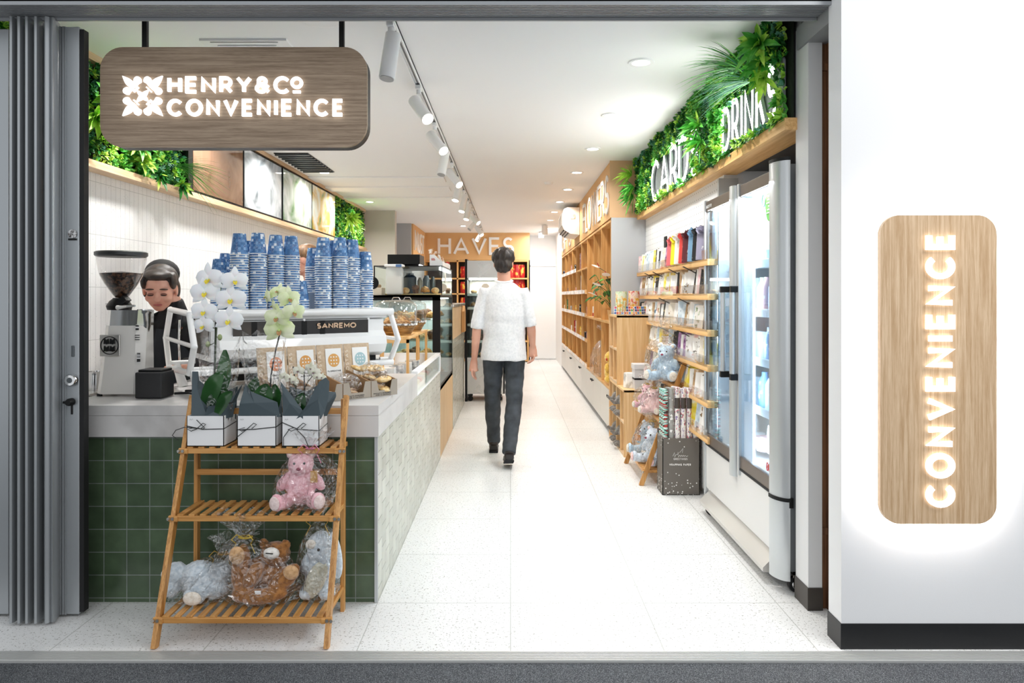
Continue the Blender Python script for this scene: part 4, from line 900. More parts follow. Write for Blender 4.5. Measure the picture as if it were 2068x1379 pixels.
# wooden display stools with bread cloches
for i, yy in enumerate((4.86, 5.42)):
    o = E('display_stand', (-.84, yy+.27, .891 if i == 0 else .765), 'low pale wooden display stand on the counter, %s' % ('nearer one under the first bread dome' if i == 0 else 'farther one under the second bread dome'), 'display stand', 'low wooden display stands')
    zb = .766
    MB().box((-1.0, yy, 1.085), (-.70, yy+.52, 1.105), .003).build('stand_top', M_OAKY, o)
    for lx in (-.995, -.72):
        for ly in (yy+.003, yy+.50): MB().box((lx, ly, zb), (lx+.018, ly+.018, 1.085)).build('leg', M_OAKZ, o)
    MB().box((-.995, yy+.003, 1.06), (-.702, yy+.02, 1.085)).build('apron', M_OAKX, o)
    Y = yy+.25; X = -.83
    b = E('bread_basket', (X, Y, 1.106), 'round woven basket of pastries on the %s wooden stand' % ('nearer' if i == 0 else 'farther'), 'basket', 'round bread baskets')
    MB().lathe([(0, 1.106), (.105, 1.106), (.14, 1.165), (.135, 1.168), (.10, 1.112), (0, 1.112)], (X, Y, 0), 40).build('woven_bowl', noisy('wicker', [(.35, '6b4a26'), (.55, 'a57d45'), (.7, 'c9a56a')], 12, .6, 2, stretch=(1, 1, 8), bump=.8), b, smooth=40)
    mb = MB(); mb.tube([(X+.138*math.cos(a/12*PI), Y+.138*math.sin(a/12*PI), 1.168) for a in range(25)], .008, 8); mb.build('basket_rim', noisy('wicker_rim', [(.4, '7a562e'), (.6, 'b48c52')], 80, .6, 2), b)
    rr = random.Random(i)
    for k in range(7):
        a = k*.9; mb = MB(); q = Vector((X+math.cos(a)*.065, Y+math.sin(a)*.065, 1.185+.02*(k % 2)))
        mb.ell(q, (.045, .03, .027), 12, 8, Matrix.Rotation(a*1.7, 3, 'Z')); tag(mb.build('bread_roll', noisy('baked_crust', [(.4, '8f5a26'), (.6, 'e2b877')], 40), smooth=50),
            'glazed brown bread roll in the %s bread basket, %s around the rim' % ('nearer' if i == 0 else 'farther', ORD[k]), 'bread roll', 'bread rolls under the clear domes')
    d = E('bread_dome', (X, Y, 1.19), 'clear acrylic dome with a steel handle over the %s bread basket' % ('nearer' if i == 0 else 'farther'), 'dome', 'clear bread domes')
    MB().lathe([(.15, 1.18), (.15, 1.31), (.14, 1.335), (.10, 1.352), (0, 1.36)], (X, Y, 0), 44).build('clear_cover', glass('dome_acrylic', 'f2f4f4', .06), d, smooth=60)
    MB().tube([(X-.03, Y, 1.357), (X-.02, Y, 1.375), (X+.02, Y, 1.375), (X+.03, Y, 1.357)], .004, 8).build('handle', M_CHROME, d)
    mb = MB(); mb.lathe([(.148, 1.176), (.154, 1.176), (.154, 1.19), (.148, 1.19)], (X, Y, 0), 44); mb.build('dome_rim', noisy('rim_print', [(.5, 'e6e6e6'), (.55, '6f6a62')], 50, .4), d)
# clutter under the stand: black gadget, magazines
rr = random.Random(9)
for i in range(5):
    X, Y = -.93+.045*i, 5.02+i*.09; z = .892 if Y < 4.5 else .767
    mb = MB().box((X-.05, Y-.04, z), (X+.05, Y+.04, z+.09+.01*i), .004)
    tag(mb.build('snack_carton', noisy('carton_print_%s' % 'abcde'[i], [(.35, ['303238', 'd7d9da', '8e9396', 'e4e2dc', '4b4f52'][i]), (.6, 'f0f0ee'), (.7, ['6d7f4c', 'a43030', '3c3c40', '7c8b94', 'c9c9c9'][i])], 24, .4)),
        ['dark', 'white', 'grey', 'cream', 'charcoal'][i]+' printed snack carton standing in the display well under the wooden stand', 'carton')

# ================================================================== COFFEE GRINDER
gx, gy, gz = WX(239, 3.52), 3.56, .891
gr = E('coffee_grinder', (gx, gy, gz), 'white coffee grinder with a clear hopper half full of dark beans', 'coffee grinder')
M_CREAM = pbr('warm_white_enamel', 'e9e6e1', .22, coat=.4)
def pyr(mb, x0, x1, y0, y1, z0, X0, X1, Y0, Y1, z1, b=.02):
    def ring(a, b_, c, d_, z, r):
        return [(a+r, c, z), (b_-r, c, z), (b_, c+r, z), (b_, d_-r, z), (b_-r, d_, z), (a+r, d_, z), (a, d_-r, z), (a, c+r, z)]
    v = ring(x0, x1, y0, y1, z0, b)+ring(X0, X1, Y0, Y1, z1, b); f = [tuple(range(7, -1, -1)), tuple(range(8, 16))]+[(i, (i+1) % 8, (i+1) % 8+8, i+8) for i in range(8)]
    mb.add(v, f)
xl, xr = WX(188, 3.45), WX(283, 3.45); zb = gz+.012; zt = WZ(657, 3.5); zc = WZ(626, 3.5)
mb = MB(); pyr(mb, xl, xr, gy-.11, gy+.06, zb, xl+.032, xr+.006, gy-.09, gy+.04, zt, .035); mb.build('body', M_CREAM, gr)
mb = MB(); pyr(mb, xl+.034, xr+.008, gy-.089, gy+.038, zt, xl+.038, xr+.012, gy-.085, gy+.036, zc, .035); mb.build('chrome_collar', M_CHROME, gr)
mb = MB()
for fx in (xl+.02, xr-.02):
    for fy in (gy-.09, gy+.04): mb.cyl((fx, fy, gz), (fx, fy, gz+.012), .012, 12)
mb.build('feet', M_BLACKR, gr)
hx, hy = WX(243, 3.55), 3.56
MB().lathe([(0, zc), (.055, zc), (.06, zc+.02), (.045, zc+.045), (.032, zc+.055), (0.03, zc+.06)], (hx-.01, hy, 0), 28).obox((hx+.0, hy-.03, zc+.02), (hx+.045, hy-.03, zc+.06), .05, .03).build('grind_head', M_BLACK, gr, smooth=40)
def zy(y): return WZ(y, 3.56)
hop = [(.028, zy(601)), (.042, zy(594)), (.078, zy(572)), (.098, zy(556)), (.104, zy(546)), (.115, zy(518))]
MB().lathe(hop, (hx, hy, 0), 44).build('clear_hopper', glass('hopper_acrylic', 'efeeee', .05), gr, smooth=60)
MB().lathe([(0, zy(602)), (.025, zy(601)), (.039, zy(594)), (.075, zy(572)), (.095, zy(556)), (.098, zy(552)), (0, zy(548))], (hx, hy, 0), 40).build('coffee_beans', noisy('roasted_beans', [(.25, '130b07'), (.5, '3a2418'), (.75, '6a4a34')], 95, .35, 1, kind='vor', bump=1.0), gr, smooth=40)
MB().lathe([(0, zy(508)), (.112, zy(508)), (.121, zy(510)), (.121, zy(516)), (.113, zy(519)), (0, zy(519))], (hx, hy, 0), 44).build('lid', pbr('charcoal_lid', '2b2d2f', .4), gr, smooth=40)
xa, xb = WX(197, 3.44), WX(238, 3.44); za, zb2 = WZ(720, 3.44), WZ(676, 3.44)
MB().box((xa, gy-.104, za), (xb, gy-.096, zb2), .003).build('badge', M_STEEL, gr)
bh = (zb2-za)*.3
for r_, t_ in ((0, 'MM'), (1, 'MM')): lettering(t_, (xa+.022, gy-.106, za+.020+.036*(1-r_)), (1, 0, 0), (0, 0, 1), bh, bh*.3, .003, .004, width=xb-xa-.044, name='badge_letters', mat=M_BLACK, parent=gr)
mb = MB(); mb.tube([(xa+.0495+.043*math.cos(a*PI/14), gy-.1055, (za+zb2)/2+.043*math.sin(a*PI/14)) for a in range(28)], .0022, 6, closed=True); mb.build('badge_ring', M_BLACK, gr)
cx2 = WX(290, 3.5)
MB().lathe([(0, zc-.11), (.02, zc-.11), (.028, zc-.08), (.03, zc-.02), (.034, zc-.015), (.034, zc+.004), (0, zc+.004)], (cx2-.005, gy-.04, 0), 28).build('dosing_chamber', M_CHROME, gr, smooth=40)
MB().tube([(hx+.03, gy-.09, zc+.012), (hx+.09, gy-.11, zc+.02), (hx+.13, gy-.115, zc+.022)], [.012, .007, .005], 10).build('lever', M_CHROME, gr); MB().cyl((xl+.01, gy-.02, zc+.03), (hx-.05, gy-.02, zc+.03), .004, 8).build('hopper_slide', M_CHROME, gr)
mb = MB()
for k in range(3): mb.box((xr-.03, gy-.103+.0, WZ(678+k*4.5, 3.44)), (xr-.008, gy-.098, WZ(676.5+k*4.5, 3.44)))
mb.build('vent_slots', M_BLACK, gr)
mb = MB().box((xr-.018, gy-.107, WZ(733, 3.44)), (xr-.004, gy-.101, WZ(713, 3.44))).box((xr-.028, gy-.1, WZ(667, 3.44)), (xr-.014, gy-.095, WZ(656, 3.44))); mb.build('barcode_label', noisy('barcode', [(.48, '222222'), (.52, 'efefef')], 4, .5, 0, stretch=(1, 1, 60), interp='CONSTANT'), gr)
# receipt printer + cable + left edge glassware
px0, px1 = WX(272, 3.37), WX(326, 3.37); o = E('receipt_printer', ((px0+px1)/2, 3.43, .891), 'small black receipt printer box on the worktop beside the grinder', 'printer')
MB().box((px0, 3.37, .893), (px1, 3.50, WZ(752, 3.37)), .006).build('casing', pbr('printer_black', '1b1b1d', .55, bump=.2, bscale=500), o)
MB().box((px0+.01, 3.38, WZ(752, 3.37)), (px1-.005, 3.49, WZ(752, 3.37)+.012), .004).build('lid', M_BLACK, o)
mb = MB(); pts = [(px1+.0, 3.5, .90), (px1+.05, 3.55, .897), (px1+.1, 3.5, .897), (px1+.13, 3.58, .9), (px1+.08, 3.62, .9), (px1+.03, 3.56, .905), (px1+.12, 3.54, .91), (px1+.2, 3.6, .9)]
mb.tube(pts, .006, 8); tag(mb.build('power_cable', M_BLACKR, smooth=True), 'tangle of black cable on the worktop behind the receipt printer', 'cable')
o = E('milk_jug', (-2.13, 3.55, .891), 'steel jug and tray at the left end of the worktop behind the door edge', 'jug')
MB().lathe([(0, .893), (.04, .893), (.045, .92), (.034, .98), (.037, 1.0)], (-2.12, 3.6, 0), 24).build('jug_body', M_CHROME, o, smooth=40)
MB().box((-2.2, 3.45, .892), (-2.06, 3.56, .905), .004).build('drip_tray', M_STEEL, o)

# ================================================================== ESPRESSO MACHINE (local frame turned 31 degrees)
TH = R(36); mx, my, mz = -1.455, 3.50, .891
MR = Matrix.Translation((mx, my, mz)) @ Matrix.Rotation(TH, 4, 'Z')
em = E('espresso_machine', (mx, my, mz), 'large white espresso machine with tubular side frames stacked with paper cups', 'espresso machine')
LB = .90
def mk(): m_ = MB(); m_.M = MR; return m_
M_MW = pbr('machine_white', 'f1f1f0', .25, coat=.5)
prof = [(.03, .37), (.0, .36), (-.0, .30), (-.035, .27), (-.045, .225), (-.02, .18), (.05, .155), (.5, .155), (.5, .37)]
mb = mk(); mb.prism([(p[0], p[1]) for p in prof], 'X', 0, LB)
mb.build('main_body', M_MW, em, smooth=35)
mb = mk(); mb.box((-.03, -.0, .37), (LB+.02, .55, .395), .006).box((-.02, 0.0, .395), (LB+.01, .54, .41), .004)
for xx in (0, LB): pass
mb.tube([(-.10, -.015, .405), (LB+.05, -.015, .405)], .02, 16); mb.build('cup_tray', M_MW, em, smooth=40)
mb = mk(); mb.box((.07, -.012, .285), (LB-.10, -.002, .362)); mb.build('dark_back_panel', noisy('smoked_panel', [(.3, '1c1b1b'), (.5, '34302c'), (.7, '55493c')], 3, .08, 3), em)
mb = mk()
for k, xx in enumerate((.16, .27, .42, .52)): mb.box((xx, -.014, .286), (xx+.028, -.0115, .361))
mb.build('panel_ribs', M_BLACK, em)
mb = mk()
for xx in (.07, LB*.48, LB-.1): mb.cyl((xx, -.02, .282), (xx, -.008, .282), .006, 10).cyl((xx, -.02, .366), (xx, -.008, .366), .006, 10)
mb.build('panel_clips', M_MW, em)
rt = MR.to_3x3() @ Vector((1, 0, 0)); oo = MR @ Vector((.50, -.017, .318))
M_COPPER = pbr('warm_metal_letter', 'd9b89a', .35, .4)
lettering('SANREMO', oo, rt, (0, 0, 1), .030, .007, .003, .0035, width=.225, name='maker_lettering', mat=M_COPPER, parent=em)
mb = mk(); mb.prism([(.05, .16), (.5, .16), (.5, .36), (.05, .36)], 'X', -.02, -.003); mb.build('side_panel', M_MW, em)
mb = mk(); mb.prism([(.09, .19), (.46, .19), (.46, .34), (.09, .34)], 'X', -.026, -.018); mb.build('side_window', noisy('smoked_side', [(.3, '2a2826'), (.6, '6f675e')], 5, .1, 2), em)
for sx in (-.125, LB+.055):
    pp = [(sx, .03, .405), (sx, .50, .42), (sx, .63, .26), (sx, .53, .10), (sx, .03, .115), (sx, -.075, .25)]
    mb = mk()
    for a, b in zip(pp, pp[1:]+pp[:1]): mb.tube([a, b], .0155, 14)
    for a in pp: mb.ell(a, .0165, 12, 8)
    mb.tube([(sx, -.07, .25), (sx, .63, .26)], .011, 12)
    mb.build('side_frame', M_MW, em, smooth=50)
    for y_, z_ in ((.05, .13), (.5, .13), (.05, .395)): mb = mk(); mb.cyl((sx, y_, z_), (0 if sx < 0 else LB, y_, z_), .012, 10); mb.build('frame_bracket', M_MW, em, smooth=40)
    s = 1 if sx < 0 else -1
    for y_ in (.1, .5):
        mb = mk(); mb.tube([(sx+s*.03, y_, .12), (sx+s*.06, y_-.02*1, .0)], [.02, .026], 16); mb.build('leg', M_MW, em, smooth=40)
mb = mk(); mb.tube([(-.125, -.01, .115), (LB+.055, -.01, .115)], .016, 14); mb.build('lower_rail', M_MW, em, smooth=40)
mb = mk(); mb.box((.02, .06, .06), (LB-.02, .5, .155)); mb.build('black_underside', M_BLACK, em)
mb = mk(); mb.box((.0, .05, .035), (LB, .55, .06), .005); mb.build('drip_tray', M_STEEL, em)
mb = mk(); mb.tube([(-.06, .6, .36), (-.06, .62, .22), (-.06, .60, .13)], .006, 8); mb.build('steam_wand', M_CHROME, em, smooth=True)
# ---------------- paper cups
def cup_mat():
    m, nt, b = nodes('blue_print_paper'); tc = N(nt, 'ShaderNodeTexCoord'); oi = N(nt, 'ShaderNodeObjectInfo')
    sp = N(nt, 'ShaderNodeSeparateXYZ'); nt.links.new(tc.outputs['Object'], sp.inputs[0])
    at = N(nt, 'ShaderNodeMath', operation='ARCTAN2'); nt.links.new(sp.outputs[1], at.inputs[0]); nt.links.new(sp.outputs[0], at.inputs[1])
    a2 = N(nt, 'ShaderNodeMath', operation='MULTIPLY_ADD'); a2.inputs[1].default_value = 18/(2*PI)
    rr = N(nt, 'ShaderNodeMath', operation='MULTIPLY'); rr.inputs[1].default_value = 57; nt.links.new(oi.outputs['Random'], rr.inputs[0])
    nt.links.new(at.outputs[0], a2.inputs[0]); nt.links.new(rr.outputs[0], a2.inputs[2])
    z2 = N(nt, 'ShaderNodeMath', operation='MULTIPLY'); z2.inputs[1].default_value = 75; nt.links.new(sp.outputs[2], z2.inputs[0])
    cb = N(nt, 'ShaderNodeCombineXYZ'); nt.links.new(a2.outputs[0], cb.inputs[0]); nt.links.new(z2.outputs[0], cb.inputs[1])
    fl = N(nt, 'ShaderNodeVectorMath', operation='FLOOR'); nt.links.new(cb.outputs[0], fl.inputs[0])
    wn = N(nt, 'ShaderNodeTexWhiteNoise', noise_dimensions='2D'); nt.links.new(fl.outputs[0], wn.inputs['Vector'])
    base = ramp(nt, [(0, '3f6fa3'), (.3, '5484b8'), (.6, '38639a'), (.8, '6f9cc9'), (.92, 'e8eef4')], 'CONSTANT'); nt.links.new(wn.outputs['Value'], base.inputs[0])
    vo = N(nt, 'ShaderNodeTexVoronoi', distance='MANHATTAN', voronoi_dimensions='2D'); vo.inputs['Scale'].default_value = 2.6; nt.links.new(cb.outputs[0], vo.inputs['Vector'])
    r2 = ramp(nt, [(.16, '000000'), (.2, 'ffffff'), (.26, 'ffffff'), (.3, '000000')]); nt.links.new(vo.outputs['Distance'], r2.inputs[0])
    ml = N(nt, 'ShaderNodeMath', operation='MULTIPLY'); nt.links.new(r2.outputs[0], ml.inputs[0]); gt = N(nt, 'ShaderNodeMath', operation='GREATER_THAN'); gt.inputs[1].default_value = .45
    nt.links.new(wn.outputs['Value'], gt.inputs[0]); nt.links.new(gt.outputs[0], ml.inputs[1])
    mx = N(nt, 'ShaderNodeMix', data_type='RGBA'); mx.inputs['B'].default_value = S('dfe9f2'); nt.links.new(ml.outputs[0], mx.inputs[0]); nt.links.new(base.outputs[0], mx.inputs['A'])
    nt.links.new(mx.outputs['Result'], b.inputs['Base Color']); b.inputs['Roughness'].default_value = .5; return m
M_CUP = cup_mat()
PITCH = .0128; HC = .112
cp = E('paper_cup', (0, 0, 0), 'x', 'paper cup')
MB().lathe([(.045, 0), (.0315, HC), (0, HC)], (0, 0, 0), 26).lathe([(.0435, .001), (.030, HC-.003), (0, HC-.003)], (0, 0, 0), 26).build('cup_wall', M_CUP, cp, smooth=40)
mb = MB(); mb.tube([(.0455*math.cos(a*PI/13), .0455*math.sin(a*PI/13), .003) for a in range(26)], .0024, 6, closed=True); mb.build('rolled_rim', pbr('rim_white', 'f0efed', .4), cp, smooth=True)
stacks = [(483.7, 472, .09), (521, 471, .09), (556.8, 475, .09), (588, 477, .09), (653, 480, .09), (686.7, 480, .09), (711, 484, .09), (737.5, 509, .09),
          (502, 487, .20), (633, 501, .19), (668, 486, .19), (607, 567, .12), (457.5, 512, .24), (443, 523, .22)]
SN = ['leftmost tall front stack', 'second tall front stack', 'third tall front stack', 'fourth front stack, left of the gap', 'first front stack right of the gap',
      'second front stack right of the gap', 'third front stack right of the gap', 'shorter rightmost front stack', 'rear stack behind the first two', 'rear stack just right of the gap', 'rear stack behind the right group',
      'very short stack in the gap', 'low rear stack at the left', 'lowest rear stack at the far left']
first = True; total = 0; rr = random.Random(4)
for si, (px, py, dd) in enumerate(stacks):
    k = (px-CX)/F; a = (k*(3.5+.809*dd)+1.455+.588*dd)/(.809-.588*k); p = MR @ Vector((a, dd, .411)); top = WZ(py, p.y)
    # stack height decides the pitch; a handful of rear stacks are only seen at their tops
    n = max(1, round((top-p.z-HC)/PITCH)+1)
    nb = n if dd < .15 else min(n, 12)
    base = p.z if dd < .15 else p.z
    pitch = (top-p.z-HC)/max(n-1, 1)
    if dd >= .15 and n > 12: nb = 12
    for j in range(nb):
        z = top-HC-j*pitch
        if first: o = cp; first = False; o.location = (p.x, p.y, z)
        else: o = dup(cp, (p.x, p.y, z))
        o.rotation_euler = (0, 0, rr.uniform(0, 6))
        o['label'] = 'blue patterned upturned paper cup, %s down in the %s' % (ORD[j], SN[si]); o['group'] = 'upturned paper cups stacked on the espresso machine'; total += 1
    if nb < n:
        # the rest of a rear stack rests on a plain carton sleeve of cups
        mb = MB(); zz = top-HC-(nb-1)*pitch; mb.lathe([(0, p.z), (.045, p.z), (.045, zz+.002), (0, zz+.002)], (p.x, p.y, 0), 24)
        tag(mb.build('cup_sleeve', pbr('grey_blue_sleeve', '8290a3', .5), smooth=40), 'grey blue sleeve holding up the %s' % SN[si], 'sleeve')
print('CUPS', total)
# ================================================================== BISCUIT BOXES
TB = R(42); M_KRAFT = noisy('kraft_card', [(.3, 'c3a98b'), (.7, 'd6bfa3')], 60, .8, 4); M_KRAFTD = pbr('brown_card_inside', 'a2805a', .8); M_TRAYF = pbr('grey_card_front', 'a79c8e', .7)
ccirc = ['e0854f', 'dfa052', 'e0a75c', 'a9c7cc']; flav = [('TRIPLE', 'CHOC'), ('FRUIT', 'AND SEED'), ('FLORENTINE', ''), ('VANILLIN', 'FUFU')]
tops = [(-1.124, 3.354), (-1.011, 3.456), (-.898, 3.56), (-.785, 3.66)]
for i, (hx_, hy_) in enumerate(tops):
    BM = Matrix.Translation((hx_, hy_, .892)) @ Matrix.Rotation(TB, 4, 'Z')
    def bk(): m_ = MB(); m_.M = BM; return m_
    o = E('biscuit_box', (hx_, hy_, .892), ['orange brown circle label biscuit box, leftmost behind the flowers', 'amber circle label biscuit box reading FRUIT AND SEED', 'golden circle label biscuit box reading FLORENTINE', 'pale blue circle label biscuit box with biscuits heaped in front'][i], 'biscuit box')
    wv, dv = .148, .24
    m_ = bk(); m_.add([(-wv/2, 0, 0), (wv/2, 0, 0), (wv/2, .035, .245), (-wv/2, .035, .245), (-wv/2, .003, 0), (wv/2, .003, 0), (wv/2, .038, .245), (-wv/2, .038, .245)], [(0,1,2,3),(7,6,5,4),(0,4,5,1),(2,6,7,3),(1,5,6,2),(3,7,4,0)]); m_.build('header_card', M_KRAFT, o)
    m_ = bk(); m_.box((-wv/2, -dv, 0), (wv/2, 0, .003))
    for s in (-1, 1): m_.prism([(0, 0), (-dv, 0), (-dv, .075), (0, .115)], 'X', s*wv/2-.0015, s*wv/2+.0015)
    m_.build('tray_sides', M_KRAFTD, o)
    m_ = bk(); m_.prism([(-wv/2, 0), (wv/2, 0), (wv/2, .078), (wv/2-.03, .078), (wv/2-.042, .028), (-wv/2+.042, .028), (-wv/2+.03, .078), (-wv/2, .078)], 'Y', -dv-.003, -dv); m_.build('tray_front', M_TRAYF, o)
    ux = (BM.to_3x3() @ Vector((1, 0, 0))); uz = (BM.to_3x3() @ Vector((0, .035, .245))).normalized(); un = BM.to_3x3() @ Vector((0, -1, .14)).normalized()
    def hp(a, b): return BM @ Vector((a, .035*b/.245-.0015, b))
    m_ = MB(); pts = [hp(-.028, .03), hp(.06, .03), hp(.06, .225), hp(-.028, .225)]; m_.add([p+un*.0005 for p in pts]+[p+un*.0012 for p in pts], [(0,1,2,3),(7,6,5,4),(0,4,5,1),(1,5,6,2),(2,6,7,3),(3,7,4,0)])
    lb = m_.build('label_panel', pbr('label_white', 'f7f6f3', .6), o)
    m_ = MB(); c = hp(.016, .165)+un*.0016; m_.add([c]+[c+ux*.032*math.cos(t*PI/14)+uz*.034*math.sin(t*PI/14) for t in range(28)], [(0, t+1, (t+1) % 28+1) for t in range(28)]); m_.build('round_print', pbr('circle_print_'+'abcd'[i], ccirc[i], .6), lb)
    m_ = MB()
    for a in range(3):
        for b in range(3):
            q = c+un*.0004+ux*(a-1)*.015+uz*(b-1)*.017; m_.add([q+ux*.004*math.cos(t*PI/4)+uz*.004*math.sin(t*PI/4) for t in range(8)], [tuple(range(8))])
    m_.build('print_dots', M_WHITE, lb)
    for k, s in enumerate(flav[i]):
        if s: lettering(s, hp(.016-.0045*len(s)/1.2, .108-.014*k)+un*.0018, ux, uz, .0075, .0018, .0004, .002, width=.009*len(s)*.82, name='flavour_text', mat=pbr('text_black', '333333', .6), parent=lb)
    lettering('COSTAS', hp(-.052, .085)+un*.001, uz, -ux, .017, .003, .0005, .005, width=.13, name='vertical_text', mat=pbr('pale_print', 'f3e7d6', .6), parent=o)
    q0 = BM @ Vector((-.062, -dv-.0035, .012)); lettering('BISCUITS ENROBED', q0, ux, (0, 0, 1), .0055, .0013, .0004, .0012, width=.10, name='front_text', mat=pbr('text_black', '333333', .6), parent=o)
    q0 = BM @ Vector((-.05, -dv-.0035, .004)); lettering('MADE IN AUSTRALIA', q0, ux, (0, 0, 1), .0055, .0013, .0004, .0012, width=.085, name='front_text', mat=pbr('text_black', '333333', .6), parent=o)
    # biscuits
    Mb = noisy('pale_biscuit', [(.35, 'cf9f5c'), (.55, 'e9c88c'), (.7, 'f4e0b4')], 40, .7, 3) if i == 3 else noisy('florentine_biscuit', [(.35, '8a5433'), (.5, 'd9c3a0'), (.65, 'c98a6a')], 60, .6, 3)
    rr = random.Random(i); nb = 16 if i == 3 else 5
    for j in range(nb):
        if i == 3:
            lay = j//6; q = Vector((rr.uniform(-.045, .045), -.04-.035*(j % 6)-.0, .03+lay*.04+rr.uniform(0, .01)))
            if j >= 12: q = Vector((-.05+.03*(j-12), -.06-.02*(j-12), .125))
        else: q = Vector((rr.uniform(-.03, .03), -.05-.035*j, .025))
        m_ = MB(); m_.M = BM; rm = Matrix.Rotation(rr.uniform(-.5, .5), 3, 'X') @ Matrix.Rotation(rr.uniform(-.4, .4), 3, 'Y')
        m_.ell(q, (.034, .034, .012), 16, 8, rm)
        bo = m_.build('biscuit', Mb, smooth=True)
        tag(bo, '%s biscuit in the %s box, %s from the back' % ('round pale golden' if i == 3 else 'flat nutty', ['leftmost', 'second', 'third', 'rightmost heaped'][i], ORD[j]), 'biscuit', 'biscuits in the card display boxes')
    if i >= 2:
        m_ = MB(); m_.M = BM
        hgt = .16 if i == 3 else .085
        bmm = bmesh.new(); bmesh.ops.create_icosphere(bmm, subdivisions=3, radius=1)
        for v in bmm.verts:
            n_ = noise.noise(v.co*3.1+Vector((i*7, 0, 0)))*.22; v.co = Vector((v.co.x*.070, v.co.y*.11-.12, max(v.co.z, -.5)*hgt*.62+.06))*(1)+v.co.normalized()*n_*.035
        m_.addbm(bmm); wb_ = m_.build('cellophane_wrap', M_CELLO); tag(wb_, 'clear cellophane wrap around the %s' % ('heaped pale biscuits in the rightmost box' if i == 3 else 'biscuits in the FLORENTINE box'), 'wrapping')
# ================================================================== PLUSH TOYS AND BAGS
def fur(name, c, d):
    if name in MATS: return MATS[name]
    m = noisy(name, [(.3, d), (.6, c)], 70, .95, 4, bump=1.0, sheen=.5); return m
def plush(root, parts, mat, name='body', vox=.006, rough=.004, smooth_it=4):
    mb = MB()
    for p in parts:
        c, r = p[0], p[1]; rot = Matrix.Rotation(R(p[3]), 3, p[2]) if len(p) > 3 else None
        mb.ell(c, r, 18, 12, rot)
    o = mb.build(name, mat, root, world=False)
    bake(o, [('REMESH', dict(mode='VOXEL', voxel_size=vox)), ('SMOOTH', dict(factor=.6, iterations=smooth_it))])
    for v in o.data.vertices:
        n_ = noise.noise(v.co*140)*.6+noise.noise(v.co*60)*.6; v.co += v.normal*n_*rough
    return o
def bag(loc, rx, ry, h, neck, tuft_h, lab, seed=0, ribbon='c9a64a', lean=(0, 0), grp='cellophane gift bags', rz=0, mat=None):
    """clear gift bag: body, gathered neck, flared tuft, ribbon"""
    root = E('gift_bag', loc, lab, 'gift bag', grp, rz=rz)
    prof = [(0, .0), (.75, .0), (.97, .06), (1.03, .25), (1.0, .5), (.88, .72), (.62, .88), (.32, .97), (.14, 1.03)]
    n = 40; vs = []; K = len(prof); rr = random.Random(seed)
    for i, (r_, z_) in enumerate(prof):
        for j in range(n):
            a = 2*PI*j/n; v = Vector((math.cos(a), math.sin(a), z_*2))
            k = 1+(.20*noise.noise(v*2.1+Vector((seed*3.1, 0, 0)))+.07*noise.noise(v*6+Vector((0, seed, 0))))*(1 if i > 1 else .4)
            k += .05*math.sin(a*9+seed)*(z_ > .8)
            t = z_; vs.append((rx*r_*k*math.cos(a)+lean[0]*t, ry*r_*k*math.sin(a)+lean[1]*t, z_*h))
    fs = [(i*n+j, i*n+(j+1) % n, (i+1)*n+(j+1) % n, (i+1)*n+j) for i in range(K-1) for j in range(n)]
    mb = MB(); mb.add(vs, fs); mb.build('clear_bag', mat or M_CELLO, root, world=False)
    nx, ny, nz = lean[0]*1.03, lean[1]*1.03, h*1.03
    mb = MB(); vs = []; m_ = 30
    for i, t in enumerate((0, .25, .55, 1.0)):
        for j in range(m_):
            a = 2*PI*j/m_; f = (.13+t*.42)*(1+.55*math.sin(a*5+seed)*t+.35*rr.uniform(-1, 1)*t)
            vs.append((nx+rx*f*math.cos(a)+lean[0]*.35*t, ny+ry*f*.7*math.sin(a)+lean[1]*.3*t, nz+tuft_h*t*(1+.25*rr.uniform(-1, 1)*(t > .3))))
    mb.add(vs, [(i*m_+j, i*m_+(j+1) % m_, (i+1)*m_+(j+1) % m_, (i+1)*m_+j) for i in range(3) for j in range(m_)])
    mb.build('gathered_top', mat or M_CELLO, root, world=False)
    mr = pbr('ribbon_'+ribbon, ribbon, .35)
    mb = MB(); mb.tube([(nx+rx*.155*math.cos(a*PI/8), ny+ry*.155*math.sin(a*PI/8), nz) for a in range(16)], .004, 6, closed=True)
    for s in (-1, 1):
        mb.tube([(nx, ny-ry*.15, nz), (nx+s*.025, ny-ry*.2-.01, nz+.02), (nx+s*.045, ny-ry*.2-.015, nz), (nx+s*.03, ny-ry*.2, nz-.02), (nx+s*.05, ny-ry*.25, nz-.06)], [.002]*5, 5)
    mb.build('ribbon', mr, root, world=False)
    return root
PINK = fur('pink_fur', 'f3c3ca', 'dfa0ab'); PAD = fur('pale_pad', 'f0dcd8', 'd8bfb8'); BLUEF = fur('pale_blue_fur', 'd3dce2', 'b0bec9'); BROWN = fur('caramel_fur', 'a8713a', '7c4d22')
TAN = fur('tan_fur', 'd9b083', 'b88d5e'); SKYF = fur('sky_blue_fur', 'c6dae9', 'a3c0d8'); CREAMF = fur('cream_fur', 'ece4d8', 'cfc2b0'); GREYF = fur('grey_plush_fur', '8a8580', '5f5a55'); PINK2 = fur('soft_pink_fur', 'f3cfcb', 'dfb0ac')
EYE = pbr('toy_eye', '0c0c0c', .1)
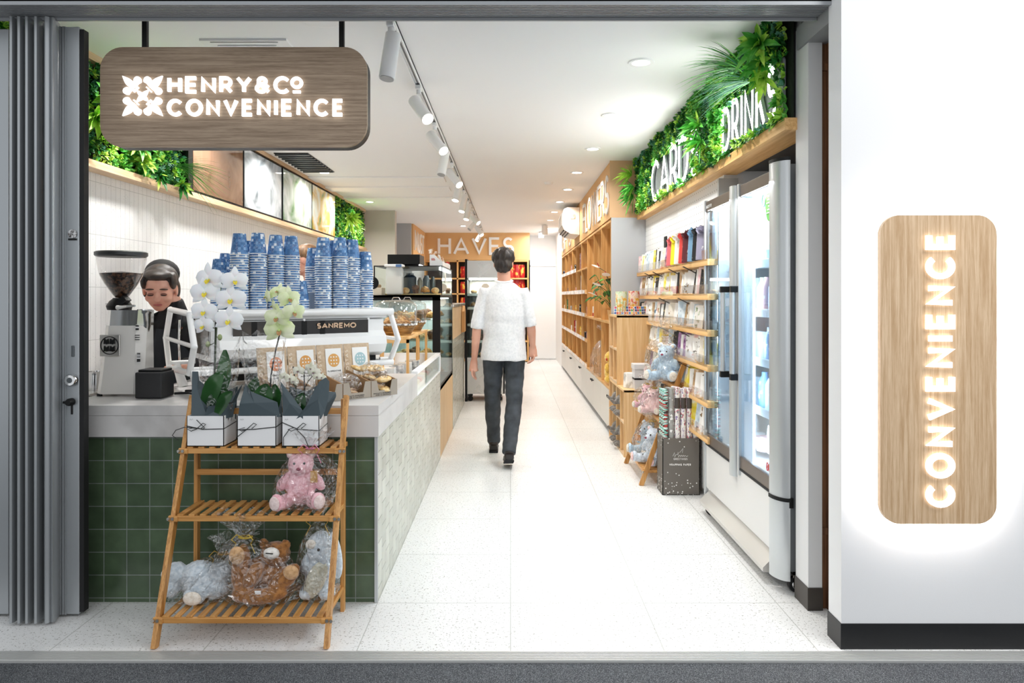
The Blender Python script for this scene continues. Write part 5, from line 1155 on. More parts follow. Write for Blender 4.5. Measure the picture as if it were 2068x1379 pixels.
def bear(loc, rz, s, furm, padm, lab, grp=None, pose='sit', tilt=None, eyes=True, cat='teddy bear', name='teddy_bear', vox=.006):
    r = E(name, loc, lab, cat, grp, rz=rz)
    P = [((0, 0, .075), (.062, .056, .075)), ((0, -.008, .185), (.056, .052, .050)), ((0, -.055, .172), (.026, .025, .021)),
         ((-.045, 0, .228), (.021, .012, .021)), ((.045, 0, .228), (.021, .012, .021)),
         ((-.07, -.015, .11), (.024, .026, .05), 'Y', 35), ((.07, -.015, .11), (.024, .026, .05), 'Y', -35),
         ((-.06, -.055, .035), (.032, .06, .032), 'Z', -25), ((.06, -.055, .035), (.032, .06, .032), 'Z', 25),
         ((-.085, -.10, .045), (.032, .018, .038), 'Z', -25), ((.085, -.10, .045), (.032, .018, .038), 'Z', 25)]
    P = [tuple([tuple(v*s for v in p[0]), tuple(v*s for v in p[1])]+list(p[2:])) for p in P]
    b = plush(r, P, furm, vox=vox, rough=.0035*s)
    for sx in (-1, 1):
        mb = MB(); mb.ell((sx*.092*s, -.116*s, .045*s), (.025*s, .007*s, .03*s), 14, 8, Matrix.Rotation(R(sx*25), 3, 'Z')); mb.build('foot_pad', padm, r, world=False, smooth=True)
        mb = MB(); mb.ell((sx*.045*s, -.011*s, .228*s), (.013*s, .006*s, .013*s), 10, 6); mb.build('inner_ear', padm, r, world=False, smooth=True)
        if eyes: mb = MB(); mb.ell((sx*.021*s, -.055*s, .197*s), .0055*s, 10, 6); mb.build('eye', EYE, r, world=False, smooth=True)
    mb = MB(); mb.ell((0, -.079*s, .178*s), (.010*s, .006*s, .007*s), 10, 6); mb.build('nose', pbr('toy_nose', '8a2f4a', .4), r, world=False, smooth=True)
    if tilt: r.rotation_euler = tilt
    return r
# ---------------------------------------------------------------- bamboo ladder stand on the left
def ladder(M4, label, scale=1.0):
    """front at local y=0 (feet), width along x centred, back at y=.33"""
    st = E('ladder_stand', M4.to_translation(), label, 'plant stand')
    def b_(): m_ = MB(); m_.M = M4; return m_
    Wd = .70; w2 = Wd/2
    for s in (-1, 1):
        xx = s*(w2-.012); 
        m_ = b_(); m_.obox((xx, 0.0, 0), (xx, .335, .945), .018, .034, up=(0, 1, 0)); m_.build('front_leg', M_BAMZ, st)
        xr = s*(w2-.028) if s > 0 else s*(w2-.1+.072)
        m_ = b_(); m_.obox((xr, .335, 0), (xr, .345, .93), .016, .03, up=(0, 1, 0)); m_.build('rear_leg', M_BAMZ, st)
    for zi, (z, yf, yb) in enumerate(((.112, .03, .335), (.475, .155, .345), (.735, .245, .385))):
        m_ = b_(); m_.box((-w2-.004, yf-.014, z-.022), (w2+.004, yf, z), .002); m_.build('shelf_rail', M_BAMX, st); m_ = b_(); m_.box((-w2+.02, yb-.008, z-.022), (w2-.02, yb+.006, z-.002), .002); m_.build('shelf_rail', M_BAMX, st)
        for s in (-1, 1): m_ = b_(); m_.box((s*(w2-.03)-.008, yf-.02, z-.022), (s*(w2-.03)+.008, yb+.006, z-.002), .002); m_.build('side_rail', M_BAMY, st)
        n = 14
        for k in range(n):
            x = -w2+.045+(Wd-.09)*k/(n-1); m_ = b_(); m_.box((x-.0125, yf-.012, z), (x+.0125, yb+.004, z+.007), .0015); m_.build('slat', M_BAMY, st)
        for s in (-1, 1):
            m_ = b_(); m_.cyl((s*(w2+.0), yf-.015, z-.011), (s*(w2+.003), yf-.021, z-.011), .006, 12); m_.cyl((s*(w2-.015), yf-.014, z-.011), (s*(w2-.015), yf-.0175, z-.011), .0065, 12); m_.build('bolt', M_STEEL, st)
    for zz in (.60, .17): m_ = b_(); m_.box((-w2+.03, .322, zz), (w2-.03, .332, zz+.025)).build('back_rail', M_BAMX, st)
    m_ = b_(); m_.box((-w2+.02, .333, .865), (w2-.02, .345, .89)).build('top_rail', M_BAMX, st)
    return st
LM = Matrix.Translation((-1.06, 2.765, 0))
ladder(LM, 'three tier bamboo ladder stand in front of the green tiles')
LSY = 2.765
# flower boxes
M_BOXW = pbr('white_gift_card', 'ebebeb', .5); M_BOXS = pbr('white_gift_card', 'ebebeb', .5); M_RIB_ = pbr('black_satin_ribbon', '141a19', .35)
M_TISS = pbr('slate_tissue_paper', '47545a', .55, bump=.3, bscale=25)
M_STEM = pbr('dark_stem', '2b3a1c', .5); M_STAKE = pbr('dark_stake', '1e1b18', .5)
M_OLEAF = noisy('orchid_leaf', [(.3, '163a17'), (.7, '2e5f2a')], 8, .3, 2)
def petal(mb, c, ax, up, nrm, L, Wd, curl=.15, mi=0, n=7, round_=1.0, ruf=0):
    mb.mi = mi; vs = []; cols = 5
    for i in range(n+1):
        t = i/n; wv = Wd*.5*(math.sin(PI*min(1, t**.7*.93+.05))**(.55*round_))*(1 if t < 1 else 0)
        for j in range(cols):
            u = (j/(cols-1)-.5)*2; q = c+ax*L*t+up*wv*u+nrm*(curl*L*(t*t)*-.6+.10*L*math.sin(PI*t)-.18*wv*u*u+ruf*L*math.sin(u*5+t*6))
            vs.append(q)
    mb.add(vs, [(i*cols+j, i*cols+j+1, (i+1)*cols+j+1, (i+1)*cols+j) for i in range(n) for j in range(cols-1)])
def flower_mats(k):
    if k == 'w': return [pbr('orchid_white_petal', 'eef0f2', .5, sub=.2), pbr('orchid_yellow_lip', 'e6d23c', .5), pbr('orchid_green_tint', 'dfe6c8', .5)]
    if k == 'g': return [noisy('orchid_lime_petal', [(.3, 'cddca0'), (.6, 'eef2d2')], 14, .5), pbr('orchid_lip_brown', 'b58a5c', .5), pbr('orchid_lime_tint', 'b9cf7c', .5)]
    return [noisy('mini_orchid_petal', [(.35, 'c9c9b0'), (.6, 'e6e4d4')], 30, .5), pbr('mini_orchid_lip', '8a6f7a', .5), pbr('mini_orchid_tint', 'a9b884', .5)]
def orchid_flower(root, c, yaw, pitch, roll, s, kind):
    mb = MB(); Rm = Matrix.Rotation(yaw, 3, 'Z') @ Matrix.Rotation(pitch, 3, 'X') @ Matrix.Rotation(roll, 3, 'Y'); c = Vector(c)
    nrm = Rm @ Vector((0, -1, 0))
    def D(a): return Rm @ Vector((math.cos(R(a)), 0, math.sin(R(a))))
    for a in (90, 214, 326): petal(mb, c-nrm*.002, D(a), D(a+90), nrm, s*.54, s*.30, .1, round_=1.5)
    for a in (8, 172): petal(mb, c+nrm*.003, D(a), D(a+90), nrm, s*.50, s*.54, .22, round_=.8, ruf=.012)
    petal(mb, c+nrm*.006, (D(270)+nrm*.8).normalized(), D(0), nrm, s*.2, s*.15, -.2, 1)
    for a in (240, 300): petal(mb, c+nrm*.008, (D(a)+nrm*.9).normalized(), D(a+90), nrm, s*.15, s*.09, -.3, 1)
    mb.mi = 2; mb.ell(c+nrm*.012, s*.045, 8, 6)
    return mb.build('flower', flower_mats(kind), root, smooth=True)
def gift_pot(px0, px1, idx, label, Y=3.0):
    x0, x1 = WX(px0, Y), WX(px1, Y); z0, z1 = .7435, WZ(840, Y); cx_ = (x0+x1)/2; y1 = Y+.138
    r = E('potted_orchid', (cx_, Y+.07, z0), label, 'orchid', 'boxed orchids on the top shelf of the left stand')
    t = .003; mb = MB()
    mb.box((x0, Y, z0), (x1, Y+t, z1)).box((x0, y1-t, z0), (x1, y1, z1)).box((x0, Y, z0), (x0+t, y1, z1)).box((x1-t, Y, z0), (x1, y1, z1)).box((x0, Y, z0), (x1, y1, z0+t))
    mb.build('gift_box', M_BOXW, r)
    MB().box((x0+.006, Y+.006, z0+.01), (x1-.006, y1-.006, z1-.012)).build('moss_fill', pbr('dark_moss', '1c2216', .9), r)
    zr = z1-.05; mb = MB(); yr = Y-.0015
    a = {0: -.004, 1: .004, 2: -.012}[idx]
    def rb(pts, wd=.0035): 
        strip(mb, [(p[0], p[1]) for p in pts], wd, lambda x, y, z: Vector((x, yr-.001-z, y)), .0008)
    rb([(x0, zr-a*2), (cx_-.01, zr-.006), (x1, zr+a)])
    mb.add([(x1+.001, Y, zr+a-.002), (x1+.001, y1, zr+a+.006), (x1+.001, y1, zr+a+.010), (x1+.001, Y, zr+a+.002)], [(0,1,2,3)])
    bx = x0+(.045 if idx != 2 else .065)
    mb.tube([(bx, yr-.004, zr-.004), (bx+.03, yr-.012, zr+.022), (bx+.042, yr-.012, zr+.016), (bx+.02, yr-.006, zr-.002)], .0018, 5)
    mb.tube([(bx, yr-.004, zr-.004), (bx-.02, yr-.012, zr-.012), (bx-.035, yr-.014, zr-.004), (bx-.01, yr-.006, zr+.002)], .0018, 5)
    if idx == 0:
        mb.tube([(bx, yr-.004, zr-.002), (bx-.05, yr-.006, zr+.004), (bx-.085, yr-.012, zr-.008), (bx-.10, yr-.012, zr-.03), (bx-.075, yr-.012, zr-.05)], .0018, 5)
        mb.tube([(bx+.02, yr-.004, zr-.006), (bx+.035, yr-.006, zr+.0), (bx-.0, yr-.006, zr+.035)], .0018, 5)
    if idx == 1: mb.tube([(bx, yr-.004, zr-.004), (bx-.045, yr-.006, zr-.04)], .0018, 5)
    if idx == 2:
        mb.tube([(bx-.03, yr-.005, zr-.004), (bx-.055, yr-.008, zr-.04), (bx-.055, yr-.008, zr-.075)], .0018, 5); mb.tube([(bx, yr-.004, zr-.006), (bx+.035, yr-.008, zr-.04), (bx+.055, yr-.01, zr-.085)], .0018, 5)
    mb.build('ribbon', M_RIB_, r)
    mb = MB(); q = x0+.012
    strip(mb, [(q, z1-.018), (q+.004, z1-.012), (q+.008, z1-.018), (q+.012, z1-.012), (q+.016, z1-.017)], .0008, lambda x, y, z: Vector((x, Y-.0004-z, y)), .0002); mb.build('pencil_mark', pbr('pencil', '8a8a8a', .6), r)
    return r, x0, x1, z1, cx_
def tissue(r, polys, Y):
    """crumpled paper sheets: each a polygon fan in px coords with depth offsets"""
    for pl in polys:
        mb = MB(); vs = [W(x, y, Y+dy) for x, y, dy in pl]; k = len(vs); c = sum(vs, Vector())/k+Vector((0, -.012, 0))
        v2 = [p+Vector((0, .0015, 0)) for p in vs]
        mb.add(vs+[c]+v2+[c+Vector((0, .0015, 0))], [(i, (i+1) % k, k) for i in range(k)]+[((i+1) % k+k+1, i+k+1, 2*k+1) for i in range(k)]+[(i, i+k+1, (i+1) % k+k+1, (i+1) % k) for i in range(k)])
        mb.build('tissue_paper', M_TISS, r)
def big_leaf(r, pts, wd, nm='leaf'):
    """broad strap leaf along px points (x,y,Y)"""
    P_ = [W(*p) for p in pts]; mb = MB(); n = 10; vs = []
    for i in range(n+1):
        t = i/n; k = t*(len(P_)-1); a = min(int(k), len(P_)-2); q = P_[a].lerp(P_[a+1], k-a)
        d = (P_[min(a+1, len(P_)-1)]-P_[a]).normalized(); s = d.cross(Vector((0, -1, 0))).normalized()
        w_ = wd/2*math.sin(PI*min(1, .12+t*.86))**.6
        for u in (-1, -.5, 0, .5, 1): vs.append(q+s*w_*u+Vector((0, -1, 0))*(.010*abs(u)))
    mb.add(vs, [(i*5+j, i*5+j+1, (i+1)*5+j+1, (i+1)*5+j) for i in range(n) for j in range(4)]); mb.build(nm, M_OLEAF, r, smooth=True)
def sleeve(r, px, Y0, z0, z1, r0, r1, seed):
    cx_ = WX(px, Y0); mb = MB(); n = 22; vs = []
    for i, t in enumerate((0, .3, .65, 1)):
        for j in range(n):
            a = 2*PI*j/n; k = 1+.12*noise.noise(Vector((math.cos(a)*2, math.sin(a)*2, t*2+seed)))+.08*math.sin(a*6+seed)*t
            vs.append((cx_+(r0+(r1-r0)*t)*k*math.cos(a), Y0+(r0*.75+(r1-r0)*.4*t)*k*math.sin(a), z0+(z1-z0)*t+(t == 1)*.05*math.sin(a*3+seed)))
    mb.add(vs, [(i*n+j, i*n+(j+1) % n, (i+1)*n+(j+1) % n, (i+1)*n+j) for i in range(3) for j in range(n)]); mb.build('clear_sleeve', M_CELLO, r)
YP_ = 3.06
r, x0, x1, z1, c_ = gift_pot(377, 452, 0, 'white flowered orchid in a white gift box, leftmost of the three')
tissue(r, [[(386, 845, -.05), (388, 750, -.03), (400, 750, -.04), (402, 768, -.02), (412, 776, 0), (420, 845, -.05)], [(412, 842, -.055), (420, 820, -.06), (468, 812, -.055), (479, 790, -.03), (490, 775, 0.02), (476, 812, .03), (470, 842, -.0), (450, 846, -.055)],
           [(395, 846, .06), (392, 790, .07), (430, 800, .075), (480, 780, .07), (476, 846, .06)]], YP_)
big_leaf(r, [(440, 840, 3.03), (445, 790, 3.04), (455, 745, 3.05), (456, 706, 3.07)], .07); big_leaf(r, [(425, 840, 3.05), (424, 800, 3.02), (436, 770, 3.0), (450, 752, 3.02)], .075)
big_leaf(r, [(440, 835, 3.0), (455, 805, 2.98), (470, 790, 2.99)], .05); big_leaf(r, [(420, 838, 3.06), (412, 800, 3.08), (420, 770, 3.1)], .05)
mb = MB(); mb.tube([W(433, 840, 3.06), W(434, 760, 3.06), W(436, 680, 3.06), W(440, 620, 3.06), W(446, 580, 3.06), W(448, 565, 3.06)], .0035, 8); mb.tube([W(437, 690, 3.06), W(428, 695, 3.05), W(421, 697, 3.05)], .002, 6); mb.tube([W(438, 680, 3.06), W(441, 683, 3.05), W(444, 683, 3.05)], .002, 6)
for fx, fy in ((422, 563), (414, 588), (473, 566), (467, 604), (412, 627), (463, 645), (411, 656)): mb.tube([W(441-(fy-600)*.06, fy+8, 3.06), W(fx, fy, 3.05)], .0018, 6)
mb.build('flower_stem', M_STEM, r, smooth=True)
mb = MB(); mb.tube([W(430, 840, 3.065), W(436, 640, 3.065)], .003, 6); mb.build('stake', M_STAKE, r)
mb = MB(); mb.ell(W(444, 681, 3.05), (.010, .009, .014), 12, 8); mb.build('bud', pbr('green_bud', '8e9b6a', .5), r, smooth=True)
mb = MB(); mb.ell(W(420, 695, 3.05), (.010, .009, .013), 12, 8); mb.build('bud', pbr('green_bud', '8e9b6a', .5), r, smooth=True)
for (fx, fy, yw, pt, s) in ((422, 563, -.2, .1, .135), (414, 590, .1, .1, .13), (474, 566, .5, .1, .115), (466, 604, .15, .05, .135), (412, 628, .1, .1, .115), (462, 646, .1, .1, .125), (411, 657, -.2, .15, .10)):
    orchid_flower(r, W(fx, fy, 3.035-.01*(fy % 3)), yw, pt, rnd.uniform(-.15, .15), s, 'w')
sleeve(r, 442, YP_, z1-.03, WZ(700, YP_), .055, .085, 1)
r, x0, x1, z1, c_ = gift_pot(479, 557.6, 1, 'pale green flowered orchid in a white gift box, middle of the three')
tissue(r, [[(481, 842, -.05), (484, 815, -.06), (496, 775, -.02), (506, 790, -.05), (560, 812, -.055), (566, 842, -.05)], [(490, 846, .06), (492, 780, .07), (530, 815, .075), (560, 780, .07), (566, 846, .06)], [(545, 842, -.03), (560, 790, .0), (568, 775, .03), (570, 842, .0)]], YP_)
big_leaf(r, [(535, 842, 3.03), (533, 800, 3.02), (540, 775, 3.02)], .085); big_leaf(r, [(515, 840, 3.06), (508, 800, 3.08), (520, 762, 3.09)], .07); big_leaf(r, [(550, 840, 3.05), (558, 800, 3.04), (556, 775, 3.05)], .05)
mb = MB(); mb.tube([W(545, 800, 3.05), W(547, 760, 3.05), W(556, 710, 3.05), W(566, 670, 3.06), W(572, 640, 3.06), W(577, 610, 3.06), W(568, 595, 3.06), W(548, 596, 3.06)], .0035, 8)
mb.build('flower_stem', M_STAKE, r, smooth=True)
for (fx, fy, yw, pt, s) in ((540, 599, -1.0, .1, .085), (562, 590, -.2, -.5, .09), (584, 602, .6, .1, .10), (593, 629, .7, .3, .105), (553, 617, -1.1, .2, .075), (559, 641, .0, .1, .115), (564, 666, .15, .15, .135)):
    orchid_flower(r, W(fx, fy, 3.04-.012*(fy % 3)), yw, pt, rnd.uniform(-.2, .2), s, 'g')
sleeve(r, 530, YP_, z1-.03, WZ(690, YP_), .05, .10, 2)
r, x0, x1, z1, c_ = gift_pot(569, 644.6, 2, 'miniature orchid in a white gift box with slate tissue flaring right, rightmost of the three')
tissue(r, [[(571, 842, -.05), (570, 790, -.05), (566, 770, -.04), (590, 800, -.05), (612, 830, -.06), (612, 846, -.06)], [(598, 846, -.06), (618, 820, -.07), (645, 770, -.07), (658, 762, -.06), (665, 770, -.05), (664, 800, -.04), (656, 830, -.04), (648, 846, -.05)],
           [(640, 840, .0), (660, 790, .03), (678, 792, .05), (679, 800, .05), (660, 840, .02)], [(580, 846, .06), (585, 780, .07), (620, 790, .075), (655, 770, .07), (652, 846, .06)]], YP_)
big_leaf(r, [(600, 840, 3.04), (606, 815, 3.02), (612, 793, 3.03)], .055); big_leaf(r, [(590, 840, 3.05), (595, 825, 3.03), (588, 810, 3.04)], .04)
mb = MB(); mb.tube([W(600, 825, 3.05), W(598, 785, 3.05), W(592, 740, 3.05)], .0028, 7); mb.tube([W(614, 825, 3.05), W(615, 790, 3.05), W(614, 746, 3.05)], .0028, 7); mb.build('stake', M_STAKE, r)
mb = MB(); mb.tube([W(600, 800, 3.05), W(596, 780, 3.04), W(586, 766, 3.04), W(572, 762, 3.04)], .0022, 6); mb.tube([W(615, 785, 3.05), W(622, 770, 3.04), W(634, 756, 3.04), W(650, 762, 3.04)], .0022, 6); mb.build('flower_stem', M_STEM, r, smooth=True)
for (fx, fy, yw, pt, s) in ((603, 748, -.1, 0, .055), (634, 750, .1, .1, .06), (627, 742, .3, .2, .05), (586, 765, .1, -.4, .05), (574, 760, .3, -.4, .045), (595, 770, -.3, -.3, .045), (650, 762, .2, -.2, .04), (641, 760, .0, -.1, .045)):
    orchid_flower(r, W(fx, fy, 3.03), yw, pt, rnd.uniform(-.3, .3), s, 'm')
sleeve(r, 600, YP_, z1-.03, WZ(745, YP_), .05, .09, 3)
# toys on the left stand
b = bear((WX(604, 2.99), 3.02, .485), R(8), .98, PINK, PAD, 'pink teddy bear with pale feet sitting on the middle shelf of the left stand')
mb = MB(); mb.box((.045, -.055, .11), (.075, -.05, .16), .004); mb.build('swing_tag', pbr('tan_tag', 'c99a5a', .6), b, world=False)
bag((WX(606, 2.99), 3.005, .483), .125, .085, .245, .02, .075, 'clear bag with pink ribbon around the pink teddy bear', 3, 'd67f9a', (.04, .0), rz=0)
# blue bear lying on its front
r = E('teddy_bear', (WX(393, 2.93), 2.95, .12), 'pale blue teddy bear lying down at the left of the bottom shelf', 'teddy bear')
plush(r, [((.02, 0, .085), (.085, .06, .07), 'Y', 12), ((-.085, -.0, .10), (.045, .045, .05)), ((-.10, -.02, .05), (.04, .03, .04)), ((.02, -.06, .035), (.045, .045, .032), 'Y', 20), ((.09, -.02, .05), (.05, .045, .045)), ((.09, .02, .1), (.045, .04, .04)), ((-.02, .03, .05), (.07, .05, .05))], BLUEF)
mb = MB(); mb.ell((.025, -.098, .038), (.038, .012, .028), 14, 8); mb.build('foot_pad', CREAMF, r, world=False, smooth=True)
mb = MB(); mb.ell((-.115, -.035, .11), (.018, .008, .022), 14, 8); mb.build('inner_ear', CREAMF, r, world=False, smooth=True)
bag((WX(395, 2.93), 2.94, .119), .145, .085, .17, .02, .08, 'clear bag around the blue teddy bear lying on the bottom shelf', 5, 'b08a3a', (.09, .04))
# brown bear tumbled
r = E('teddy_bear', (WX(528, 2.93), 2.96, .12), 'large caramel brown teddy bear curled up in the middle of the bottom shelf', 'teddy bear')
plush(r, [((0, .02, .09), (.10, .06, .075)), ((.045, .01, .175), (.062, .055, .052)), ((.088, .01, .215), (.022, .014, .022)), ((-.005, .01, .222), (.02, .014, .02)), ((-.085, -.03, .13), (.038, .04, .105), 'Y', 6), ((-.02, -.065, .115), (.034, .032, .062), 'Y', 30),
          ((.10, -.055, .095), (.040, .038, .085), 'Y', 48), ((.03, -.085, .04), (.10, .032, .032), 'Y', -8), ((-.07, -.06, .04), (.04, .045, .035))], BROWN, vox=.006, smooth_it=2)
for c, rr_ in (((-.085, -.075, .20), (.033, .014, .038)), ((.14, -.085, .135), (.032, .014, .03))):
    mb = MB(); mb.ell(c, rr_, 16, 8); mb.build('foot_pad', TAN, r, world=False, smooth=True)
mb = MB(); mb.ell((.052, -.062, .205), (.034, .018, .024), 14, 8); mb.build('muzzle', fur('white_muzzle_fur', 'eeeae4', 'd4cec4'), r, world=False, smooth=True)
mb = MB(); mb.box((.0, -.11, .035), (.026, -.106, .07), .002); mb.M = None; mb.build('fabric_label', M_WHITE, r, world=False)
mb = MB(); mb.obox((.035, -.081, .212), (.065, -.081, .210), .003, .003); mb.build('mouth', M_BLACK, r, world=False)
bag((WX(528, 2.93), 2.945, .119), .175, .11, .25, .02, .10, 'large clear bag with gold ribbon around the caramel teddy bear', 8, 'c4a83e', (-.07, .0))
# elephant toy
r = E('plush_elephant', (WX(640, 2.93), 2.97, .12), 'pale blue plush elephant with long ears at the right of the bottom shelf', 'plush toy')
plush(r, [((0, 0, .09), (.062, .055, .085)), ((.01, -.005, .21), (.062, .055, .065)), ((-.055, -.0, .14), (.022, .03, .05), 'Y', 20), ((-.04, -.03, .03), (.035, .05, .03)), ((.04, -.03, .03), (.035, .05, .03)), ((.03, -.05, .18), (.018, .02, .05)), ((.045, -.05, .13), (.014, .016, .04))], BLUEF)
mb = MB(); mb.ell((.0, -.062, .09), (.04, .012, .085), 16, 10, Matrix.Rotation(R(25), 3, 'Y')); mb.build('hanging_ear', fur('ear_lining', 'd6d5c4', 'b9b7a0'), r, world=False, smooth=True)
mb = MB(); mb.ell((.065, .0, .17), (.03, .02, .10), 16, 10, Matrix.Rotation(R(-8), 3, 'Y')); mb.build('hanging_ear', BLUEF, r, world=False, smooth=True)
mb = MB(); mb.ell((-.022, -.052, .235), (.022, .01, .02), 12, 8); mb.build('cheek_patch', CREAMF, r, world=False, smooth=True)
mb = MB(); mb.ell((.012, -.060, .215), .006, 10, 6); mb.build('eye', EYE, r, world=False, smooth=True)
bag((WX(640, 2.93), 2.96, .119), .085, .075, .315, .02, .09, 'tall clear bag with gold ribbon around the plush elephant', 11, 'c9a64a', (.0, .0))
# ================================================================== DISPLAY SHELVES ON THE RIGHT
YB = [13.70, 12.95, 12.2, 11.43, 10.69, 9.94, 9.19, 8.46, 7.75, 7.02]
ZR = [.463, .80, 1.129, 1.44, 1.775, 2.15]
XF, XBK = 1.0, 1.36
ds = E('display_shelves', (1.18, 10.3, 0), 'tall oak display shelf wall with square compartments under the FLOWERS letters', 'shelving')
MB().box((XBK-.012, 7.02, .44), (XBK, 13.7, 2.165)).build('back_panel', M_OAKZ, ds)
for i, y in enumerate(YB): MB().box((XF, y-.011, .463), (XBK-.012, y+.011, 2.165), .001).build('upright', M_OAKZ, ds)
for k, z in enumerate(ZR):
    if k in (0, 2, 5): MB().box((XF-.003, 7.02, z-.024), (XBK-.012, 13.7, z), .001).build('shelf_board', M_OAKY, ds)
    else: MB().box((XF+.002, YB[6], z-.022), (XBK-.012, 13.7, z), .001).build('shelf_board', M_OAKY, ds)
mb = MB().box((XF+.01, 7.03, .06), (XBK-.02, 13.7, .438)); bc = E('base_cabinets', (1.18, 10.3, 0), 'row of pale grey base cabinets with small black knobs below the oak shelves', 'cabinet')
M_GD = pbr('pale_grey_door', 'dedbd6', .45)
mb.build('carcass', M_GREY, bc)
MB().box((XF+.05, 9.19, 0), (XBK-.02, 13.7, .06)).build('kick_board', pbr('kick_grey', '8f8b86', .5), bc)
mb = MB()
for y in (7.1, 8.1, 9.1): mb.cyl((1.06, y, 0), (1.06, y, .06), .02, 12)
mb.build('feet', M_BLACK, bc)
for i in range(9):
    y0, y1 = YB[i+1], YB[i]
    d = MB().box((XF-.006, y0+.003, .055), (XF+.012, y1-.003, .436), .0015).build('cabinet_door', M_GD, bc)
    ky = y1-.06 if i % 2 else y0+.06
    MB().lathe([(0, -.03), (.013, -.03), (.014, -.022), (.006, -.016), (.006, 0)], (XF-.006, ky, .385), 14, 'X').build('knob', M_BLACK, d)
# goods
rr = random.Random(21)
def goods(kind, col):
    """returns (builder, colour) centred at origin"""
    mb = MB()
    if kind == 'candle_jar': mb.lathe([(0, 0), (.036, 0), (.038, .08), (.034, .085), (.036, .10), (0, .10)], (0, 0, 0), 18)
    elif kind == 'gift_carton': mb.box((-.04, -.035, 0), (.04, .035, .15), .002)
    elif kind == 'bottle': mb.lathe([(0, 0), (.028, 0), (.03, .11), (.012, .145), (.012, .18), (0, .18)], (0, 0, 0), 16)
    elif kind == 'mug': mb.lathe([(0, 0), (.035, 0), (.038, .085), (.034, .085), (.032, .01), (0, .01)], (0, 0, 0), 18).tube([(0, .037, .07), (0, .065, .06), (0, .062, .03), (0, .035, .02)], .006, 6)
    elif kind == 'notebook': mb.box((-.015, -.06, 0), (.015, .06, .19), .003)
    elif kind == 'small_tin': mb.box((-.035, -.05, 0), (.035, .05, .07), .008)
    return mb
cols = [('white', 'ece9e4'), ('cream', 'e2d4ba'), ('red', 'b5332d'), ('yellow', 'e3b83a'), ('green', '4d8a45'), ('black', '232323'), ('pink', 'dba3a3'), ('navy', '2e3f66'), ('brown', '7a5233'), ('grey', '9b9a98')]
kinds = ['candle_jar', 'gift_carton', 'bottle', 'mug', 'notebook', 'small_tin']
protoG = {}
kn = {'candle_jar': 'candle jar', 'gift_carton': 'gift carton', 'bottle': 'bottle', 'mug': 'mug', 'notebook': 'notebook', 'small_tin': 'small tin'}
for bay in range(6):
    for row in range(5):
        y0, y1 = YB[bay+1], YB[bay]; n = rr.choice([2, 3, 3, 4]); kd = rr.choice(kinds)
        for j in range(n):
            if rr.random() < .25: kd = rr.choice(kinds)
            cn, ch = rr.choice(cols); y = y0+.08+(y1-y0-.16)*(j+.5)/n; x = XF+.07+rr.uniform(0, .06); z = ZR[row]+.001
            key = (kd, cn)
            lab = '%s %s on shelf level %s, bay %s back, %s' % (cn, kn[kd], ORD[row], ORD[5-bay], ['nearest', 'second', 'third', 'last'][j])
            if key in protoG: o = protoG[key].copy(); C.objects.link(o)
            else: o = goods(kd, ch).build(kd, noisy('goods_'+cn, [(.44, ch), (.6, ch), (.66, 'f1efe9')], 26, .5, 2), loc=(0, 0, 0), smooth=35); protoG[key] = o
            o.location = (x, y, z); o.rotation_euler = (0, 0, rr.uniform(-.3, .3)); o.scale = (1.35,)*3; tag(o, lab, kn[kd], 'small goods on the oak display shelves')
        if row < 4 or bay < 4:
            o = E('price_strip', (XF-.004, (y0+y1)/2, ZR[row]-.0), 'clear shelf lip with white price card, level %s, bay %s back' % (ORD[row], ORD[5-bay]), 'price strip', 'price cards along the oak shelves')
            MB().box((XF-.006, y0+.012, ZR[row]-.02), (XF-.004, y1-.012, ZR[row]+.035)).build('clear_lip', M_CLEAR, o)
            MB().box((XF-.009, y0+.28, ZR[row]-.015), (XF-.0065, y0+.46, ZR[row]+.03)).build('price_card', M_WHITE, o)
# potted flowers in the near bays
def foliage_pot(x, y, z, label, spathes, seed, name='potted_anthurium', cat='potted plant', hgt=.35):
    r = E(name, (x, y, z), label, cat); q = random.Random(seed)
    MB().lathe([(0, z), (.05, z), (.065, z+.11), (.06, z+.11), (.05, z+.09), (0, z+.09)], (x, y, 0), 22).build('pot', pbr('pot_tan', 'cda06a', .6), r, smooth=40)
    mb = MB()
    for k in range(16):
        a = q.uniform(0, 2*PI); h = q.uniform(.12, hgt); o_ = Vector((x+math.cos(a)*q.uniform(.03, .12)-.04, y+math.sin(a)*q.uniform(.03, .12), z+.09+h))
        mb.mi = 0; mb.tube([(x, y, z+.09), ((x+o_.x)/2, (y+o_.y)/2, z+.09+h*.7), o_], .003, 5)
        leaf(mb, o_, Vector((math.cos(a), math.sin(a), -.3)), Vector((-.3, -.3, 1)), q.uniform(.08, .13), .07, 0 if q.random() < .5 else 1, 4, droop=.3)
    mb.build('leaves', GM, r)
    for k in range(spathes):
        a = q.uniform(2.2, 4.4); c = Vector((x+math.cos(a)*.14-.04, y+math.sin(a)*.16, z+.26+.10*k)); mb = MB()
        petal(mb, c, Vector((math.cos(a)*.7, math.sin(a)*.7, .3)).normalized(), Vector((0, 0, 1)).cross(Vector((math.cos(a), math.sin(a), 0))), Vector((-.3, -.5, .8)), .11, .085, .2)
        f = mb.build('spathe', pbr('spathe_white', 'f1e9e4', .4), r, smooth=True)
        MB().tube([c+Vector((0, 0, .01)), c+Vector((-.02, -.015, .05))], [.006, .004], 8).build('spadix', pbr('spadix_red', 'c03a32', .5), f)
        MB().tube([(x, y, z+.09), ((x+c.x)/2, (y+c.y)/2, c.z-.05), c], .003, 6).build('stalk', M_STEM, r)
    return r
foliage_pot(1.10, 8.05, 1.132, 'leafy green potted plant in the middle tall shelf bay', 0, 4, 'potted_plant', hgt=.42)
